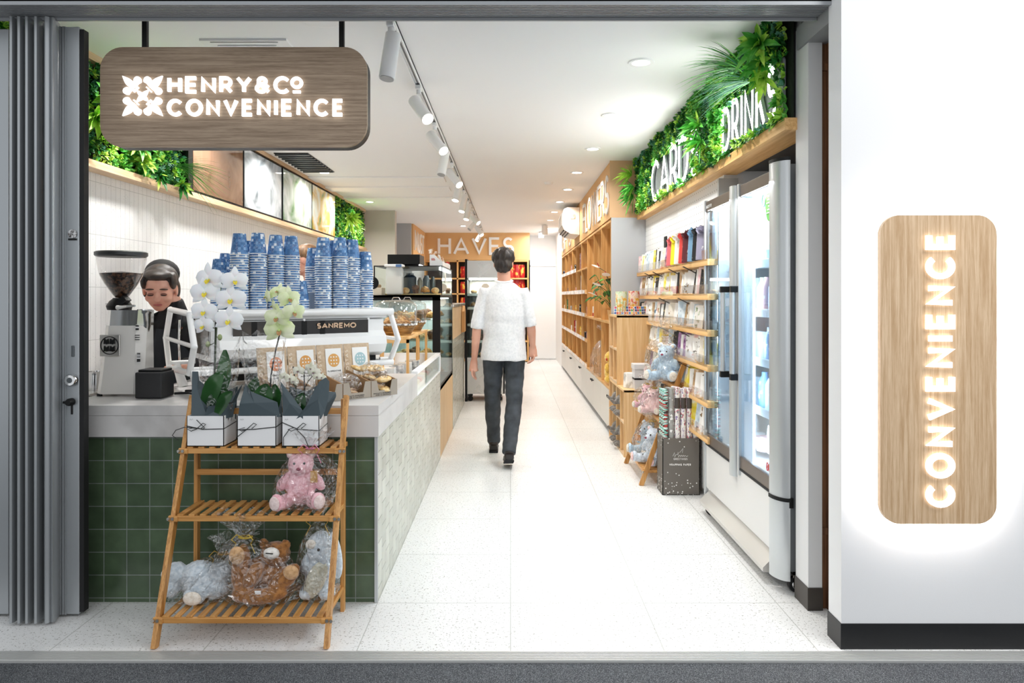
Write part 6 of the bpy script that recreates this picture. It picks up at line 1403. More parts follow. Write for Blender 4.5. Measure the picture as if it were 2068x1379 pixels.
foliage_pot(1.08, 7.40, 1.132, 'anthurium with white and red blooms in the nearest tall shelf bay', 4, 8, hgt=.36)
o = E('pillar_candle', (1.06, 8.75, 1.13), 'white candle with red band in the farthest tall shelf bay', 'candle')
MB().lathe([(0, 1.131), (.04, 1.131), (.04, 1.26), (0, 1.26)], (1.06, 8.75, 0), 20).build('wax', M_WHITE, o, smooth=40); MB().lathe([(.041, 1.14), (.041, 1.18)], (1.06, 8.75, 0), 20).build('red_band', pbr('red_band', 'b93a3a', .5), o)
# toys in the lower near bays
bear((1.10, 8.8, .466), R(60), 1.35, BROWN, TAN, 'brown teddy bear at the bottom of the farthest of three tall bays', vox=.012)
bear((1.12, 8.1, .466), R(60), 1.5, fur('honey_fur', 'd29a4c', 'a8722e'), TAN, 'honey coloured teddy bear in the middle of the three tall bays', vox=.012)
bag((1.12, 8.1, .464), .19, .17, .45, .02, .13, 'clear bag around the honey teddy bear in the middle tall bay', 21)
YEL = fur('yellow_fur', 'f0c85a', 'd3a53a')
r = E('plush_toy', (1.10, 7.36, .466), 'round yellow plush toy with red cheeks in the nearest low bay', 'plush toy')
plush(r, [((0, 0, .12), (.12, .11, .12)), ((-.02, -.01, .28), (.10, .09, .08)), ((-.08, -.07, .06), (.05, .05, .04)), ((-.1, -.08, .18), (.03, .03, .05)), ((0, .05, .36), (.02, .02, .05)), ((0, -.06, .36), (.02, .02, .05))], YEL, vox=.01)
for s in (-1, 1): mb = MB(); mb.ell((-.105, s*.045-.02, .265), (.008, .017, .017), 10, 6); mb.build('cheek', pbr('cheek_red', 'c8372e', .6), r, world=False, smooth=True)

# ================================================================== FREE STANDING CUBE UNITS
def cube_unit(name, label, x0, x1, y0, y1, z0, z1, nc, nr):
    u = E(name, ((x0+x1)/2, (y0+y1)/2, z0), label, 'shelf unit'); t = .018
    MB().box((x0, y0, z0), (x1, y0+t, z1)).build('side_panel', M_OAKL, u); MB().box((x0, y1-t, z0), (x1, y1, z1)).build('side_panel', M_OAKL, u)
    MB().box((x0, y0, z1-t), (x1, y1, z1), .001).build('top_panel', wood('pale_oak_top', 'f0cd9c', 'dfb37a', 'X'), u)
    MB().box((x0+.002, y0+t, z0), (x1, y1-t, z0+t)).build('bottom_panel', M_OAKLY, u)
    MB().box((x1-.008, y0+t, z0+t), (x1, y1-t, z1-t)).build('back_panel', M_OAKL, u)
    for i in range(1, nc): yy = y0+(y1-y0)*i/nc; MB().box((x0+.002, yy-t/2, z0+t), (x1-.008, yy+t/2, z1-t)).build('divider', M_OAKL, u)
    for i in range(1, nr): zz = z0+(z1-z0)*i/nr; MB().box((x0+.003, y0+t, zz-t/2), (x1-.008, y1-t, zz+t/2)).build('shelf_board', M_OAKLY, u)
    return u
cube_unit('cube_shelf', 'low pale oak cube shelf standing on the floor in front of the card rack', .975, 1.29, 6.05, 6.97, 0, .575, 4, 2)
cube_unit('cube_shelf', 'taller pale oak cube shelf placed on top of the low one', .975, 1.29, 6.45, 6.97, .577, 1.207, 2, 2)
MB().lathe([(0, -.001), (.012, -.001), (.012, .0)], (1.24, 6.449, .80), 16, 'Y').build('dummy', M_WHITE)
tag(bpy.data.objects['dummy'], 'small round white sticker on the side of the taller oak cube shelf', 'sticker'); bpy.data.objects['dummy'].name = 'round_sticker'
def elephant(x, y, z, label, s=1.0, rz=-90):
    r = E('plush_elephant', (x, y, z), label, 'plush toy', 'grey plush elephants in the low cube shelf', rz=R(rz))
    plush(r, [(tuple(v*s for v in c), tuple(v*s for v in q)) for c, q in (((0, 0, .07), (.055, .055, .065)), ((0, -.06, .15), (.045, .045, .045)), ((0, -.11, .12), (.018, .03, .018)), ((0, -.14, .14), (.014, .022, .014)), ((-.06, -.06, .15), (.032, .015, .04)), ((.06, -.06, .15), (.032, .015, .04)), ((-.035, -.09, .03), (.026, .04, .025)), ((.035, -.09, .03), (.026, .04, .025)))], GREYF, vox=.009)
    return r
elephant(1.06, 6.39, .30, 'grey plush elephant leaning out of an upper compartment of the low cube shelf'); elephant(1.06, 6.395, .02, 'grey plush elephant in a lower compartment, nearer the entrance'); elephant(1.06, 6.62, .02, 'grey plush elephant in a lower compartment, second back'); elephant(1.06, 6.62, .30, 'grey plush elephant in an upper compartment, second back')
bear((1.10, 6.17, .30), R(60), .85, SKYF, CREAMF, 'sky blue teddy bear in the nearest upper compartment of the low cube shelf', vox=.009)
mb = MB().lathe([(0, .0), (.055, .0), (.05, .13), (0, .135)], (0, 0, 0), 6); o = mb.build('candle_box', noisy('marble_print', [(.45, 'f2f0ec'), (.56, 'b9b4ab'), (.62, 'efece6')], 9, .4, 4), loc=(1.055, 6.25, .577), world=False); tag(o, 'white marbled hexagonal candle box on the low cube shelf', 'box')
o = E('ribboned_box', (1.13, 6.17, .577), 'tall pale grey gift box with dark band on the low cube shelf', 'gift box')
MB().box((1.075, 6.10, .577), (1.20, 6.24, .78), .003).build('box_body', pbr('pale_grey_box', 'd3d3d6', .4), o); MB().box((1.07, 6.095, .75), (1.205, 6.245, .795), .003).build('lid', pbr('pale_grey_lid', 'dddde0', .4), o); MB().box((1.073, 6.098, .66), (1.202, 6.242, .675)).build('dark_band', M_BLACK, o)
# craft sets on the tall unit
rr = random.Random(2)
for i, (y, x, h, c1, c2, nm) in enumerate(((6.55, 1.03, .22, 'bcd7a0', 'e9efd9', 'green patterned'), (6.62, 1.16, .225, 'd2422e', 'f0e1d6', 'red and orange patterned'))):
    o = E('craft_set', (x, y, 1.208), '%s craft set cylinder in clear packaging on the taller cube shelf' % nm, 'craft set')
    MB().lathe([(0, 1.209), (.052, 1.209), (.052, 1.209+h), (0, 1.209+h)], (x, y, 0), 26).build('printed_tube', noisy('craft_print_'+'ab'[i], [(.4, c1), (.52, c2), (.62, 'e8b23a')], 22, .5, 3), o, smooth=40)
    mb = MB()
    for k in range(4): mb.cyl((x-.04+.02*k, y-.056, 1.215), (x-.05+.03*k, y-.06, 1.36), .003, 6)
    mb.build('craft_sticks', pbr('stick_yellow', 'd8a44a', .6), o)
for i, (x, y) in enumerate(((1.0, 6.50), (1.09, 6.50), (1.19, 6.50), (1.24, 6.58))):
    o = E('paint_set', (x, y, 1.208), 'small grid paint set with coloured squares on the cube shelf, %s from the aisle' % ORD[i], 'paint set', 'paint sets on the taller cube shelf')
    tl = R(-20); M4 = Matrix.Translation((x, y, 1.209)) @ Matrix.Rotation(R(12*(i-1)), 4, 'Z') @ Matrix.Rotation(tl, 4, 'X')
    m_ = MB(); m_.M = M4; m_.box((-.045, -.008, .005), (.045, .0, .085), .002); m_.build('palette_tray', M_WHITE, o)
    pc_ = ['2f4f8f', 'c8402e', 'e08a2e', '3a6fa8', 'd9b23a', '2b3a66', 'b03a5a', '5a9a4a']
    for a in range(4):
        for b in range(3):
            m_ = MB(); m_.M = M4; m_.box((-.042+a*.0215, -.0095, .009+b*.026), (-.042+a*.0215+.019, -.008, .009+b*.026+.021)); m_.build('paint_square', pbr('paint_'+pc_[(a+b*3+i) % 8], pc_[(a+b*3+i) % 8], .4), o)
tag(MB().box((.985, 6.46, 1.208), (1.28, 6.463, 1.26)).box((.985, 6.66, 1.208), (1.28, 6.663, 1.26)).box((.985, 6.463, 1.208), (.988, 6.66, 1.26)).build('acrylic_tray', M_CLEAR), 'clear acrylic tray around the craft and paint sets', 'tray')

# ================================================================== LADDER STAND AND TOYS ON THE RIGHT
RM = Matrix.Translation((.955, 5.49, 0)) @ Matrix.Rotation(R(-90), 4, 'Z')
ladder(RM, 'three tier bamboo ladder stand beside the wrapping paper bin')
bear((1.18, 5.32, .745), R(-35), 1.15, SKYF, CREAMF, 'sky blue teddy bear on the top shelf of the right stand, nearer', vox=.008)
bear((1.24, 5.62, .745), R(-50), 1.1, CREAMF, PINK2, 'cream teddy bear on the top shelf of the right stand, behind the blue one', vox=.008)
bag((1.20, 5.46, .743), .15, .24, .33, .02, .12, 'large clear bag around the blue and cream bears on the top shelf', 31, rz=0)
bear((1.10, 5.40, .485), R(-40), .8, PINK2, CREAMF, 'soft pink teddy bear on the middle shelf of the right stand, nearer', vox=.008)
bear((1.10, 5.66, .485), R(-40), .8, PINK, CREAMF, 'deeper pink teddy bear on the middle shelf of the right stand, farther', vox=.008)
bag((1.11, 5.42, .483), .115, .12, .19, .02, .08, 'clear bag around the nearer pink bear on the middle shelf', 33); bag((1.11, 5.68, .483), .115, .12, .19, .02, .08, 'clear bag around the farther pink bear on the middle shelf', 35)
b = bear((1.10, 5.62, .12), R(-60), 1.1, SKYF, CREAMF, 'sky blue teddy bear with tan tag on the bottom shelf, farther', vox=.008)
MB().box((-.05, -.10, .12), (.02, -.095, .17), .003).build('swing_tag', pbr('orange_tag', 'd08238', .6), b, world=False)
bear((1.09, 5.32, .12), R(-60), 1.15, fur('pale_pinkblue_fur', 'd8dfe8', 'b5c3d3'), PINK2, 'pale bluish teddy bear on the bottom shelf, nearest the wrapping paper bin', vox=.008)
bag((1.11, 5.48, .118), .15, .28, .29, .02, .08, 'large clear bag around the two bears on the bottom shelf', 37)

# ================================================================== WRAPPING PAPER BIN
bn = E('wrapping_paper_bin', (1.19, 5.0, 0), 'dark grey cardboard bin with white dots holding rolls of wrapping paper', 'bin')
bx0, bx1, by0, by1, bz = 1.058, 1.318, 4.90, 5.08, .395
def dots_mat():
    m, nt, b = nodes('grey_card_with_dots'); tc = N(nt, 'ShaderNodeTexCoord'); v = N(nt, 'ShaderNodeTexVoronoi'); v.inputs['Scale'].default_value = 52; v.inputs['Randomness'].default_value = .9
    nt.links.new(tc.outputs['Object'], v.inputs['Vector']); r = ramp(nt, [(.22, 'ffffff'), (.26, '000000')]); nt.links.new(v.outputs['Distance'], r.inputs[0])
    sp = N(nt, 'ShaderNodeSeparateXYZ'); nt.links.new(tc.outputs['Object'], sp.inputs[0]); sx = N(nt, 'ShaderNodeSeparateColor'); nt.links.new(v.outputs['Color'], sx.inputs[0])
    # printed confetti is dense at the foot and sparse at the top edge of the carton
    mr = ramp(nt, [(0, 'ffffff'), (.06, 'f0f0f0'), (.12, '909090'), (.17, '000000'), (.33, '000000'), (.395, 'd0d0d0')]); nt.links.new(sp.outputs['Z'], mr.inputs[0])
    lt = N(nt, 'ShaderNodeMath', operation='LESS_THAN'); nt.links.new(sx.outputs[0], lt.inputs[0]); nt.links.new(mr.outputs[0], lt.inputs[1])
    ml = N(nt, 'ShaderNodeMath', operation='MULTIPLY'); nt.links.new(r.outputs[0], ml.inputs[0]); nt.links.new(lt.outputs[0], ml.inputs[1])
    mx = N(nt, 'ShaderNodeMix', data_type='RGBA'); mx.inputs['A'].default_value = S('6b655e'); mx.inputs['B'].default_value = S('f2f0ec')
    nt.links.new(ml.outputs[0], mx.inputs[0]); nt.links.new(mx.outputs['Result'], b.inputs['Base Color']); b.inputs['Roughness'].default_value = .6; return m
t = .005
MB().box((bx0, by0, 0), (bx1, by0+t, bz)).box((bx0, by1-t, 0), (bx1, by1, bz+.04)).box((bx0, by0, 0), (bx0+t, by1, bz+.01)).box((bx1-t, by0, 0), (bx1, by1, bz+.01)).box((bx0, by0, 0), (bx1, by1, t)).build('carton', dots_mat(), bn)
M_PRT = pbr('white_print', 'f4f2ee', .6)
lettering('GREETINGS', (1.135, by0-.001, .245), (1, 0, 0), (0, 0, 1), .014, .0022, .001, .004, width=.095, name='printed_text', mat=M_PRT, parent=bn)
lettering('WRAPPING PAPER', (1.105, by0-.001, .205), (1, 0, 0), (0, 0, 1), .015, .0034, .001, .003, width=.15, name='printed_text', mat=M_PRT, parent=bn)
mb = MB(); sc_pts = [(0, .2), (.1, .9), (.12, 0), (.2, .5), (.32, .5), (.34, 1), (.36, 0), (.44, .4), (.5, .1), (.56, .4), (.62, .1), (.68, .4), (.74, .1), (.8, .35), (.9, .1), (1, .3)]
strip(mb, [(1.13+.105*a, .265+.035*b) for a, b in sc_pts], .0018, lambda x, y, z: Vector((x, by0-.001-z, y)), .001); strip(mb, [(1.175, .295), (1.20, .325), (1.195, .295)], .0016, lambda x, y, z: Vector((x, by0-.001-z, y)), .001)
mb.build('script_signature', M_PRT, bn)
prints = [noisy('roll_print_stripes', [(.2, 'cf3f3a'), (.35, '2a2a2a'), (.5, '8fd0c0'), (.65, 'f2f2ee'), (.8, '3a6fb0')], 3, .5, 0, stretch=(8, 8, 60), interp='CONSTANT'),
          noisy('roll_print_grey_dots', [(.0, '9b9994'), (.8, 'a5a39e'), (.84, 'f1f0ec')], 55, .45, 0, kind='vor'),
          noisy('roll_print_script', [(.0, 'f3f0ec'), (.36, '7a5a9a'), (.40, 'f3f0ec'), (.56, 'd0506a'), (.61, '3f8f8a'), (.65, 'f3f0ec')], 60, .5, 2, stretch=(1, 1, .35), interp='CONSTANT', rnd=True)]
pr = {}
for row in range(3):
    for k in range(6):
        x, y = bx0+.025+k*.042, by0+.03+row*.055; t_ = 0 if k == 0 else 1 if k == 1 else 2; z0 = .008; h = .735-row*.004+.006*((k*7) % 3)
        o = E('wrapping_paper_roll', (x, y, z0), '%s wrapping paper roll, %s from left in the %s row of the bin' % (['multicoloured striped', 'grey dotted', 'white handwriting print'][t_], ORD[k], ['front', 'middle', 'back'][row]), 'wrapping paper', 'rolls standing in the wrapping paper bin')
        MB().lathe([(.006, z0), (.019, z0), (.019, h), (.012, h+.002), (.010, h-.01)], (x, y, 0), 18).build('paper_roll', prints[t_], o, smooth=40)
        if row == 0 and k > 1: MB().lathe([(.0195, .60), (.0195, .675)], (x, y, 0), 18, a0=R(200), a1=R(330)).build('paper_band', pbr('band_brown', '4c4440', .5), o)

# ================================================================== CARD RACK
ZL = [1.62, 1.40, 1.168, .945, .716, .487]; LN = ['top', 'second', 'third', 'fourth', 'fifth', 'lowest']
def mprint(i, stops, s): return noisy('card_print_%s' % 'abcdefghijkl'[i], stops, s, .5, 3, rnd=True)
CM = [('white floral', mprint(0, [(.4, 'f2efe9'), (.58, 'efeae2'), (.64, '7d9b6a'), (.7, 'c9828a')], 22)), ('cream', mprint(1, [(.4, 'e9dfcc'), (.6, 'f2ebdf'), (.68, 'b08e63')], 16)), ('pale pink', mprint(2, [(.4, 'e8bcbf'), (.6, 'f4e2df'), (.7, 'b8566a')], 20)),
      ('kraft brown', mprint(3, [(.4, '9b7a55'), (.6, 'c2a27a'), (.7, 'ece2d2')], 20)), ('black', mprint(4, [(.4, '1d1b1b'), (.6, '34302e'), (.68, 'c9a96a')], 24)), ('pale blue', mprint(5, [(.4, 'b8cbd8'), (.6, 'e6eef2'), (.7, '4d7593')], 18)),
      ('white illustrated', mprint(6, [(.45, 'f5f3ef'), (.6, 'f5f3ef'), (.64, '3c3c3c'), (.7, 'd8a03a')], 26)), ('purple', mprint(7, [(.4, '7a4a78'), (.6, 'b38ab2'), (.7, 'efe4ef')], 20)), ('plain white', mprint(8, [(.5, 'f4f2ef'), (.7, 'e6e2dc')], 8)), ('bright yellow', mprint(9, [(.45, 'e8cf2e'), (.6, 'f2e48a'), (.7, 'ffffff')], 12))]
cproto = []
rr = random.Random(12)
for nm, mt in CM:
    o = MB().box((-.062, -.0016, 0), (.062, .0016, .172), .0008).build('greeting_card', mt, loc=(0, 0, 0)); cproto.append(o)
used = set(); lastc = 0
for li, z in enumerate(ZL):
    rk = E('card_ledge', (1.29, 5.7, z-.04), '%s oak ledge of the greeting card rack on the pegboard' % LN[li], 'shelf', 'oak ledges on the pegboard')
    MB().box((1.245, 4.45, z-.04), (1.34, 5.66, z), .0015).build('ledge_board', M_OAKY, rk); MB().box((1.245, 5.663, z-.04), (1.34, 6.94, z), .0015).build('ledge_board', M_OAKY, rk)
    MB().box((1.243, 4.45, z-.01), (1.2445, 6.94, z+.06)).build('clear_lip', M_CLEAR, rk)
    ys = [4.9, 5.35, 5.95, 6.3] if li == 0 else [5.05, 5.7] if li < 4 else []
    for y in ys:
        mb = MB(); mb.obox((1.20, y, z-.03), (1.338, y, z-.10), .03, .004, up=(.5, 0, 1)); mb.build('black_bracket', M_BLACK, rk)
    step = .058 if li < 4 else .1; y = 4.52; k = 0
    while y < 6.88:
        if rr.random() > .2: lastc = rr.choice([0, 0, 1, 1, 2, 3, 4, 4, 5, 6, 6, 6, 7, 8, 8, 8, 9])
        src = cproto[lastc]
        if src.name in used: o = src.copy(); C.objects.link(o)
        else: o = src; used.add(src.name)
        o.location = (1.292+rr.uniform(-.006, .006), y, z+.001); sc_ = rr.uniform(.85, 1.06); o.scale = (rr.uniform(.8, 1.0), 1, sc_)
        o.rotation_euler = (R(rr.uniform(-12, 3)), 0, R(rr.uniform(-52, -38))) if False else (R(rr.uniform(-14, -3)), 0, R(rr.uniform(-58, -42)))
        tag(o, '%s greeting card on the %s ledge, %s from the entrance end' % (CM[lastc][0], LN[li], ORD[k]), 'greeting card', 'greeting cards on the oak ledges'); k += 1
        y += step*rr.uniform(.75, 1.25)
# bright bagged cards with tissue bows on the top ledge
for i, (y, nm, c) in enumerate(((4.62, 'grey violet', '8a8496'), (4.72, 'black', '1b1b1d'), (4.84, 'light blue', '7da6c4'), (5.0, 'black and red', '5a1f26'), (5.1, 'coral red', 'd8463f'), (5.24, 'white patterned', 'e8e2da'), (5.36, 'yellow', 'f0dd2c'), (5.5, 'red and white', 'dd6a70'))):
    o = E('gift_sack', (1.235, y, 1.625), '%s gift bag with ruffled tissue tied on top, on the top ledge' % nm, 'gift bag', 'tissue topped gift bags on the top ledge')
    M4 = Matrix.Translation((1.262, y, 1.622)) @ Matrix.Rotation(R(-48), 4, 'Z') @ Matrix.Rotation(R(-6), 4, 'X')
    m_ = MB(); m_.M = M4; m_.box((-.05, -.012, 0), (.05, .004, .19), .004); m_.build('bag_body', noisy('sack_'+nm.replace(' ', '_'), [(.4, c), (.6, c), (.68, 'e9e3da')], 30, .5, 3), o)
    m_ = MB(); m_.M = M4; q = random.Random(i)
    for k in range(12):
        a = k/12*2*PI; leaf(m_, Vector((0, -.01, .18)), Vector((math.cos(a), -.4, math.sin(a)*.6+.7)), Vector((0, -1, 0)), q.uniform(.04, .07), .04, 0, 4)
    m_.build('tissue_bow', pbr('bow_'+c, c, .6), o)
hk = MB().box((1.33, 6.02, 1.80), (1.338, 6.11, 1.90), .003); tag(hk.build('display_hook', M_BLACK), 'black display hook plate on the pegboard above the top ledge', 'hook')

# ================================================================== DRINKS FRIDGE
fr_ = E('drinks_fridge', (1.62, 3.9, 0), 'large two door glass fridge with silver rounded handles on castors', 'fridge')
FX, FY0, FY1, FT = 1.262, 3.275, 4.56, 2.0
M_FG = pbr('fridge_grey_steel', '85898c', .4, .4); M_FS = pbr('satin_silver', 'c9cccd', .3, .5); M_FP = pbr('fridge_panel_white', 'd9d8d6', .3); M_FB = pbr('bronze_frame', '6d625a', .35, .5); M_LIN = pbr('fridge_liner', 'f4f7f8', .5)
MB().box((FX+.03, FY0, .10), (1.98, FY0+.04, FT), .004).build('side_panel', M_FG, fr_); MB().box((FX+.03, FY1-.04, .10), (1.98, FY1, FT), .004).build('side_panel', M_FG, fr_)
MB().box((1.94, FY0+.04, .10), (1.98, FY1-.04, FT)).build('back_panel', M_LIN, fr_)
MB().box((FX+.03, FY0+.04, FT-.05), (1.94, FY1-.04, FT)).box((FX+.03, FY0+.04, .42), (1.94, FY1-.04, .46)).build('inner_liner', M_LIN, fr_)
MB().box((FX+.035, FY0+.04, .46), (FX+.05, FY0+.09, FT-.05)).box((FX+.035, FY1-.09, .46), (FX+.05, FY1-.04, FT-.05)).box((FX+.02, 3.90, .44), (FX+.08, 3.99, FT-.03)).build('door_mullions', M_LIN, fr_)
MB().box((FX+.06, FY0+.045, .47), (FX+.075, FY0+.07, FT-.06)).box((FX+.06, FY1-.07, .47), (FX+.075, FY1-.045, FT-.06)).box((FX+.085, 3.92, .47), (FX+.10, 3.97, FT-.06)).build('light_strips', emis('fridge_led', 'f2faff', 16), fr_)
lamp('fridge_lamp', 'AREA', (1.40, 3.60, 1.93), 15, (.93, .98, 1), .4, size_y=.5); lamp('fridge_lamp', 'AREA', (1.40, 4.25, 1.93), 15, (.93, .98, 1), .4, size_y=.5)
# doors
GF = glass('fridge_glass', 'e3eff8', .05)
for i, (a, b) in enumerate(((3.36, 3.90), (4.0, 4.545))):
    d = MB().box((FX-.002, a, 1.925), (FX+.02, b, 1.99), .002).box((FX-.002, a, .44), (FX+.02, b, .505), .002).box((FX, a, .5), (FX+.018, a+.012, 1.93)).box((FX, b-.012, .5), (FX+.018, b, 1.93)).build('glass_door', M_FB, fr_)
    MB().box((FX+.004, a, .505), (FX+.008, b, 1.925)).build('door_pane', GF, d)
    MB().box((FX-.006, a, .43), (FX+.02, b, .44)).build('door_gasket', M_BLACKR, d)
MB().box((FX-.012, 3.862, .40), (FX+.02, 3.885, 2.0), .003).box((FX-.01, 4.54, .04), (FX+.015, 4.562, 2.0), .003).build('door_edge', M_FS, fr_)
def halfcol(x, y0, y1, z0, z1, dep=.04):
    n = 12; pl = [(x-dep*math.sin(PI*i/n), y0+(y1-y0)*(1-math.cos(PI*i/n))/2) for i in range(n+1)]; return MB().prism(pl+[(x+.01, y1), (x+.01, y0)], 'Z', z0, z1)
halfcol(FX, 3.912, 4.0, .38, 2.0, .03).build('centre_column', M_FS, fr_, smooth=40)
# rounded near corner column
def corner(z0, z1, g=0.0): 
    pl = []; n = 12
    for i in range(n+1):
        a = PI/2*i/n; pl.append((FX+.035-(.062+g)*math.cos(a), FY0+.088-(.10+g)*math.sin(a)))
    return MB().prism(pl+[(FX+.035, FY0+.088)], 'Z', z0, z1)
corner(.445, 2.015).build('corner_column', M_FS, fr_, smooth=50); corner(.06, .428).build('lower_corner', M_FS, fr_, smooth=50)
corner(.428, .445, .004).box((FX+.03, FY0-.012, .40), (FX+.05, FY0+.004, .446)).build('black_hinge', M_BLACK, fr_)
MB().box((FX+.022, FY0-.008, .12), (FX+.036, FY0+.004, 2.0)).build('black_seal', M_BLACKR, fr_)
corner(2.015, 2.03, .002).build('top_hinge', M_BLACK, fr_)
for y_, x_ in ((4.035, FX-.045), (3.885, FX-.035)):
    h = MB().tube([(x_, y_, .95), (x_, y_, 1.41)], .014, 14).build('handle', M_FS, fr_, smooth=40)
    MB().box((x_-.016, y_-.016, .92), (FX, y_+.016, .955), .003).build('handle_bracket', M_BLACK, h); MB().box((x_-.016, y_-.016, 1.405), (FX, y_+.016, 1.44), .003).build('handle_bracket', M_BLACK, h)
MB().box((FX-.0, FY0+.09, .155), (FX+.02, FY1-.01, .425), .002).build('lower_panel', M_FP, fr_)
MB().prism([(FX+.02, .14), (FX-.045, .075), (FX-.045, .055), (FX+.03, .045)], 'Y', FY0+.12, FY1-.03).build('kick_panel', pbr('kick_silver', 'c9c6c1', .3, .3), fr_)
MB().box((FX+.03, FY0+.05, .09), (1.9, FY1-.03, .42)).build('base_tray', M_ALUD, fr_)
for wx, wy in ((1.335, 3.30), (1.27, 4.45), (1.85, 3.33), (1.85, 4.45)):
    w_ = MB().lathe([(0, -.014), (.032, -.014), (.036, -.01), (.036, .01), (.032, .014), (0, .014)], (wx, wy, .036), 24, 'Y').build('castor', M_BLACKR, fr_, smooth=40)
    MB().lathe([(0, -.016), (.018, -.016), (.020, -.014)], (wx, wy, .036), 20, 'Y').box((wx-.016, wy-.02, .03), (wx-.008, wy-.016, .10)).box((wx-.02, wy-.02, .085), (wx+.02, wy+.02, .10)).build('castor_fork', M_CHROME, w_)
lettering('SUCOTTO', (FX-.003, 4.53, 1.945), (0, -1, 0), (0, 0, 1), .02, .004, .001, .004, width=.12, name='maker_lettering', mat=M_WHITE, parent=fr_)
mb = MB(); mb.add([(FX+.003, 3.40+.045+.05*math.cos(a*PI/14), 1.835+.085*math.sin(a*PI/14)) for a in range(28)], [tuple(range(28))]); st = mb.build('green_sticker', pbr('sticker_green', '5fb04a', .5), fr_)
mb = MB()
for k in range(7): mb.box((FX+.001, 3.415, 1.79+k*.016), (FX+.0022, 3.475-.012*(k % 3), 1.795+k*.016))
mb.build('sticker_text', M_WHITE, st)
mb = MB(); mb.tube([(FX+.002, 3.515+.022*math.cos(a*PI/8), 1.86+.03*math.sin(a*PI/8)) for a in range(16)], .002, 5, closed=True); mb.build('recycle_sticker', pbr('sticker_darkgreen', '3f6b4a', .5), fr_)
for k in range(4):
    mb = MB(); c = (FX+.002, 3.375+k*.03, .545); mb.tube([(c[0], c[1]+.011*math.cos(a*PI/8), c[2]+.02*math.sin(a*PI/8)) for a in range(16)], .0022, 5, closed=True); mb.obox((c[0], c[1]-.006, c[2]+.01), (c[0], c[1]+.006, c[2]-.012), .002, .003); mb.build('warning_sticker', pbr('sticker_red', 'cc4a3a', .5), fr_)
ZS = [.50, .75, 1.02, 1.29, 1.56]
for i, z in enumerate(ZS):
    if i:
        MB().box((FX+.12, FY0+.05, z-.012), (1.93, FY1-.05, z)).build('wire_shelf', M_LIN, fr_); MB().box((FX+.105, FY0+.05, z-.02), (FX+.12, FY1-.05, z+.025), .004).build('price_rail', pbr('rail_white', 'eef2f4', .4), fr_)
rr = random.Random(7)
fk = [('tub', [(0, 0), (.05, 0), (.058, .07), (.06, .08), (0, .085)]), ('milk_bottle', [(0, 0), (.04, 0), (.04, .14), (.018, .18), (.018, .20), (0, .20)]), ('drink_bottle', [(0, 0), (.032, 0), (.032, .13), (.014, .17), (.014, .19), (0, .19)]), ('pouch', None)]
fc = [('white', 'f1f3f4'), ('blue', '7fa6d0'), ('pale blue', 'c3d9ea'), ('pink', 'e3b5b3'), ('green', 'bcd3b0'), ('clear grey', 'dfe6ea'), ('white', 'f1f3f4'), ('slate blue', '7d93b3')]
fp = {}
for si, z in enumerate(ZS):
    for j in range(11):
        y = FY0+.12+j*.105
        kd, pf = rr.choice(fk); cn, ch = rr.choice(fc); key = (kd, cn)
        if key in fp: o = fp[key].copy(); C.objects.link(o)
        else:
            mb = MB()
            if pf: mb.lathe(pf, (0, 0, 0), 18)
            else: mb.prism([(-.045, 0), (.045, 0), (.048, .12), (.03, .16), (-.03, .16), (-.048, .12)], 'X', -.02, .02)
            o = mb.build(kd, noisy('drink_'+cn.replace(' ', '_'), [(.4, ch), (.58, ch), (.66, 'f6f8f9')], 22, .35, 2), loc=(0, 0, 0), smooth=40); fp[key] = o
        o.location = (FX+.19+rr.uniform(-.02, .02), y, z+.001+(0 if si else .0))
        tag(o, '%s %s on the %s fridge shelf up, %s from the entrance end' % (cn, kd.replace('_', ' '), ORD[si], ORD[j]), kd.replace('_', ' '), 'chilled goods in the glass door fridge')

# ================================================================== BACK OF THE SHOP
o = E('back_shelves', (-.7, 15.1, 0), 'oak framed shelves with dark backing under the HAVES letters', 'shelving')
MB().box((-1.82, 15.27, 0), (.36, 15.3, 2.155)).build('dark_back', pbr('dark_backing', '55504a', .6), o)
for x in (-1.81, -1.12, -.78, .37): MB().box((x-.015, 14.87, 0), (x+.015, 15.3, 2.155)).build('upright', M_OAKZ, o)
for z in (.05, .45, .8, 1.12, 1.454, 1.778, 2.15): MB().box((-1.8, 14.87, z-.03), (.36, 15.27, z)).build('shelf_board', M_OAKX, o)
rr = random.Random(3); bp_ = None; k = 0
MR_ = noisy('red_foil_print', [(.35, 'a11d20'), (.55, 'cf2a2a'), (.66, 'f2d25a')], 12, .3, 2, rnd=True)
for si, z in enumerate((1.454, 1.778, 1.12)):
    for x in (-1.0, -.86, -.72, -.6, .0, .12, .24):
        mb = None
        if bp_ is None:
            bp_ = MB().lathe([(0, 0), (.05, .0), (.06, .03), (.062, .12), (.055, .19), (.05, .21)], (0, 0, 0), 4).build('crisp_packet', MR_, loc=(0, 0, 0)); o = bp_
        else: o = bp_.copy(); C.objects.link(o)
        o.location = (x, 14.97, z+.002); o.scale = (1.1, .5, 1.15 if x < 0 else 1.35); o.rotation_euler = (0, 0, R(45*0))
        tag(o, 'red crisp packet on the %s back shelf, %s from the left' % (['middle', 'upper', 'lower'][si], ORD[k % 7]), 'crisp packet', 'red crisp packets on the back shelves'); k += 1
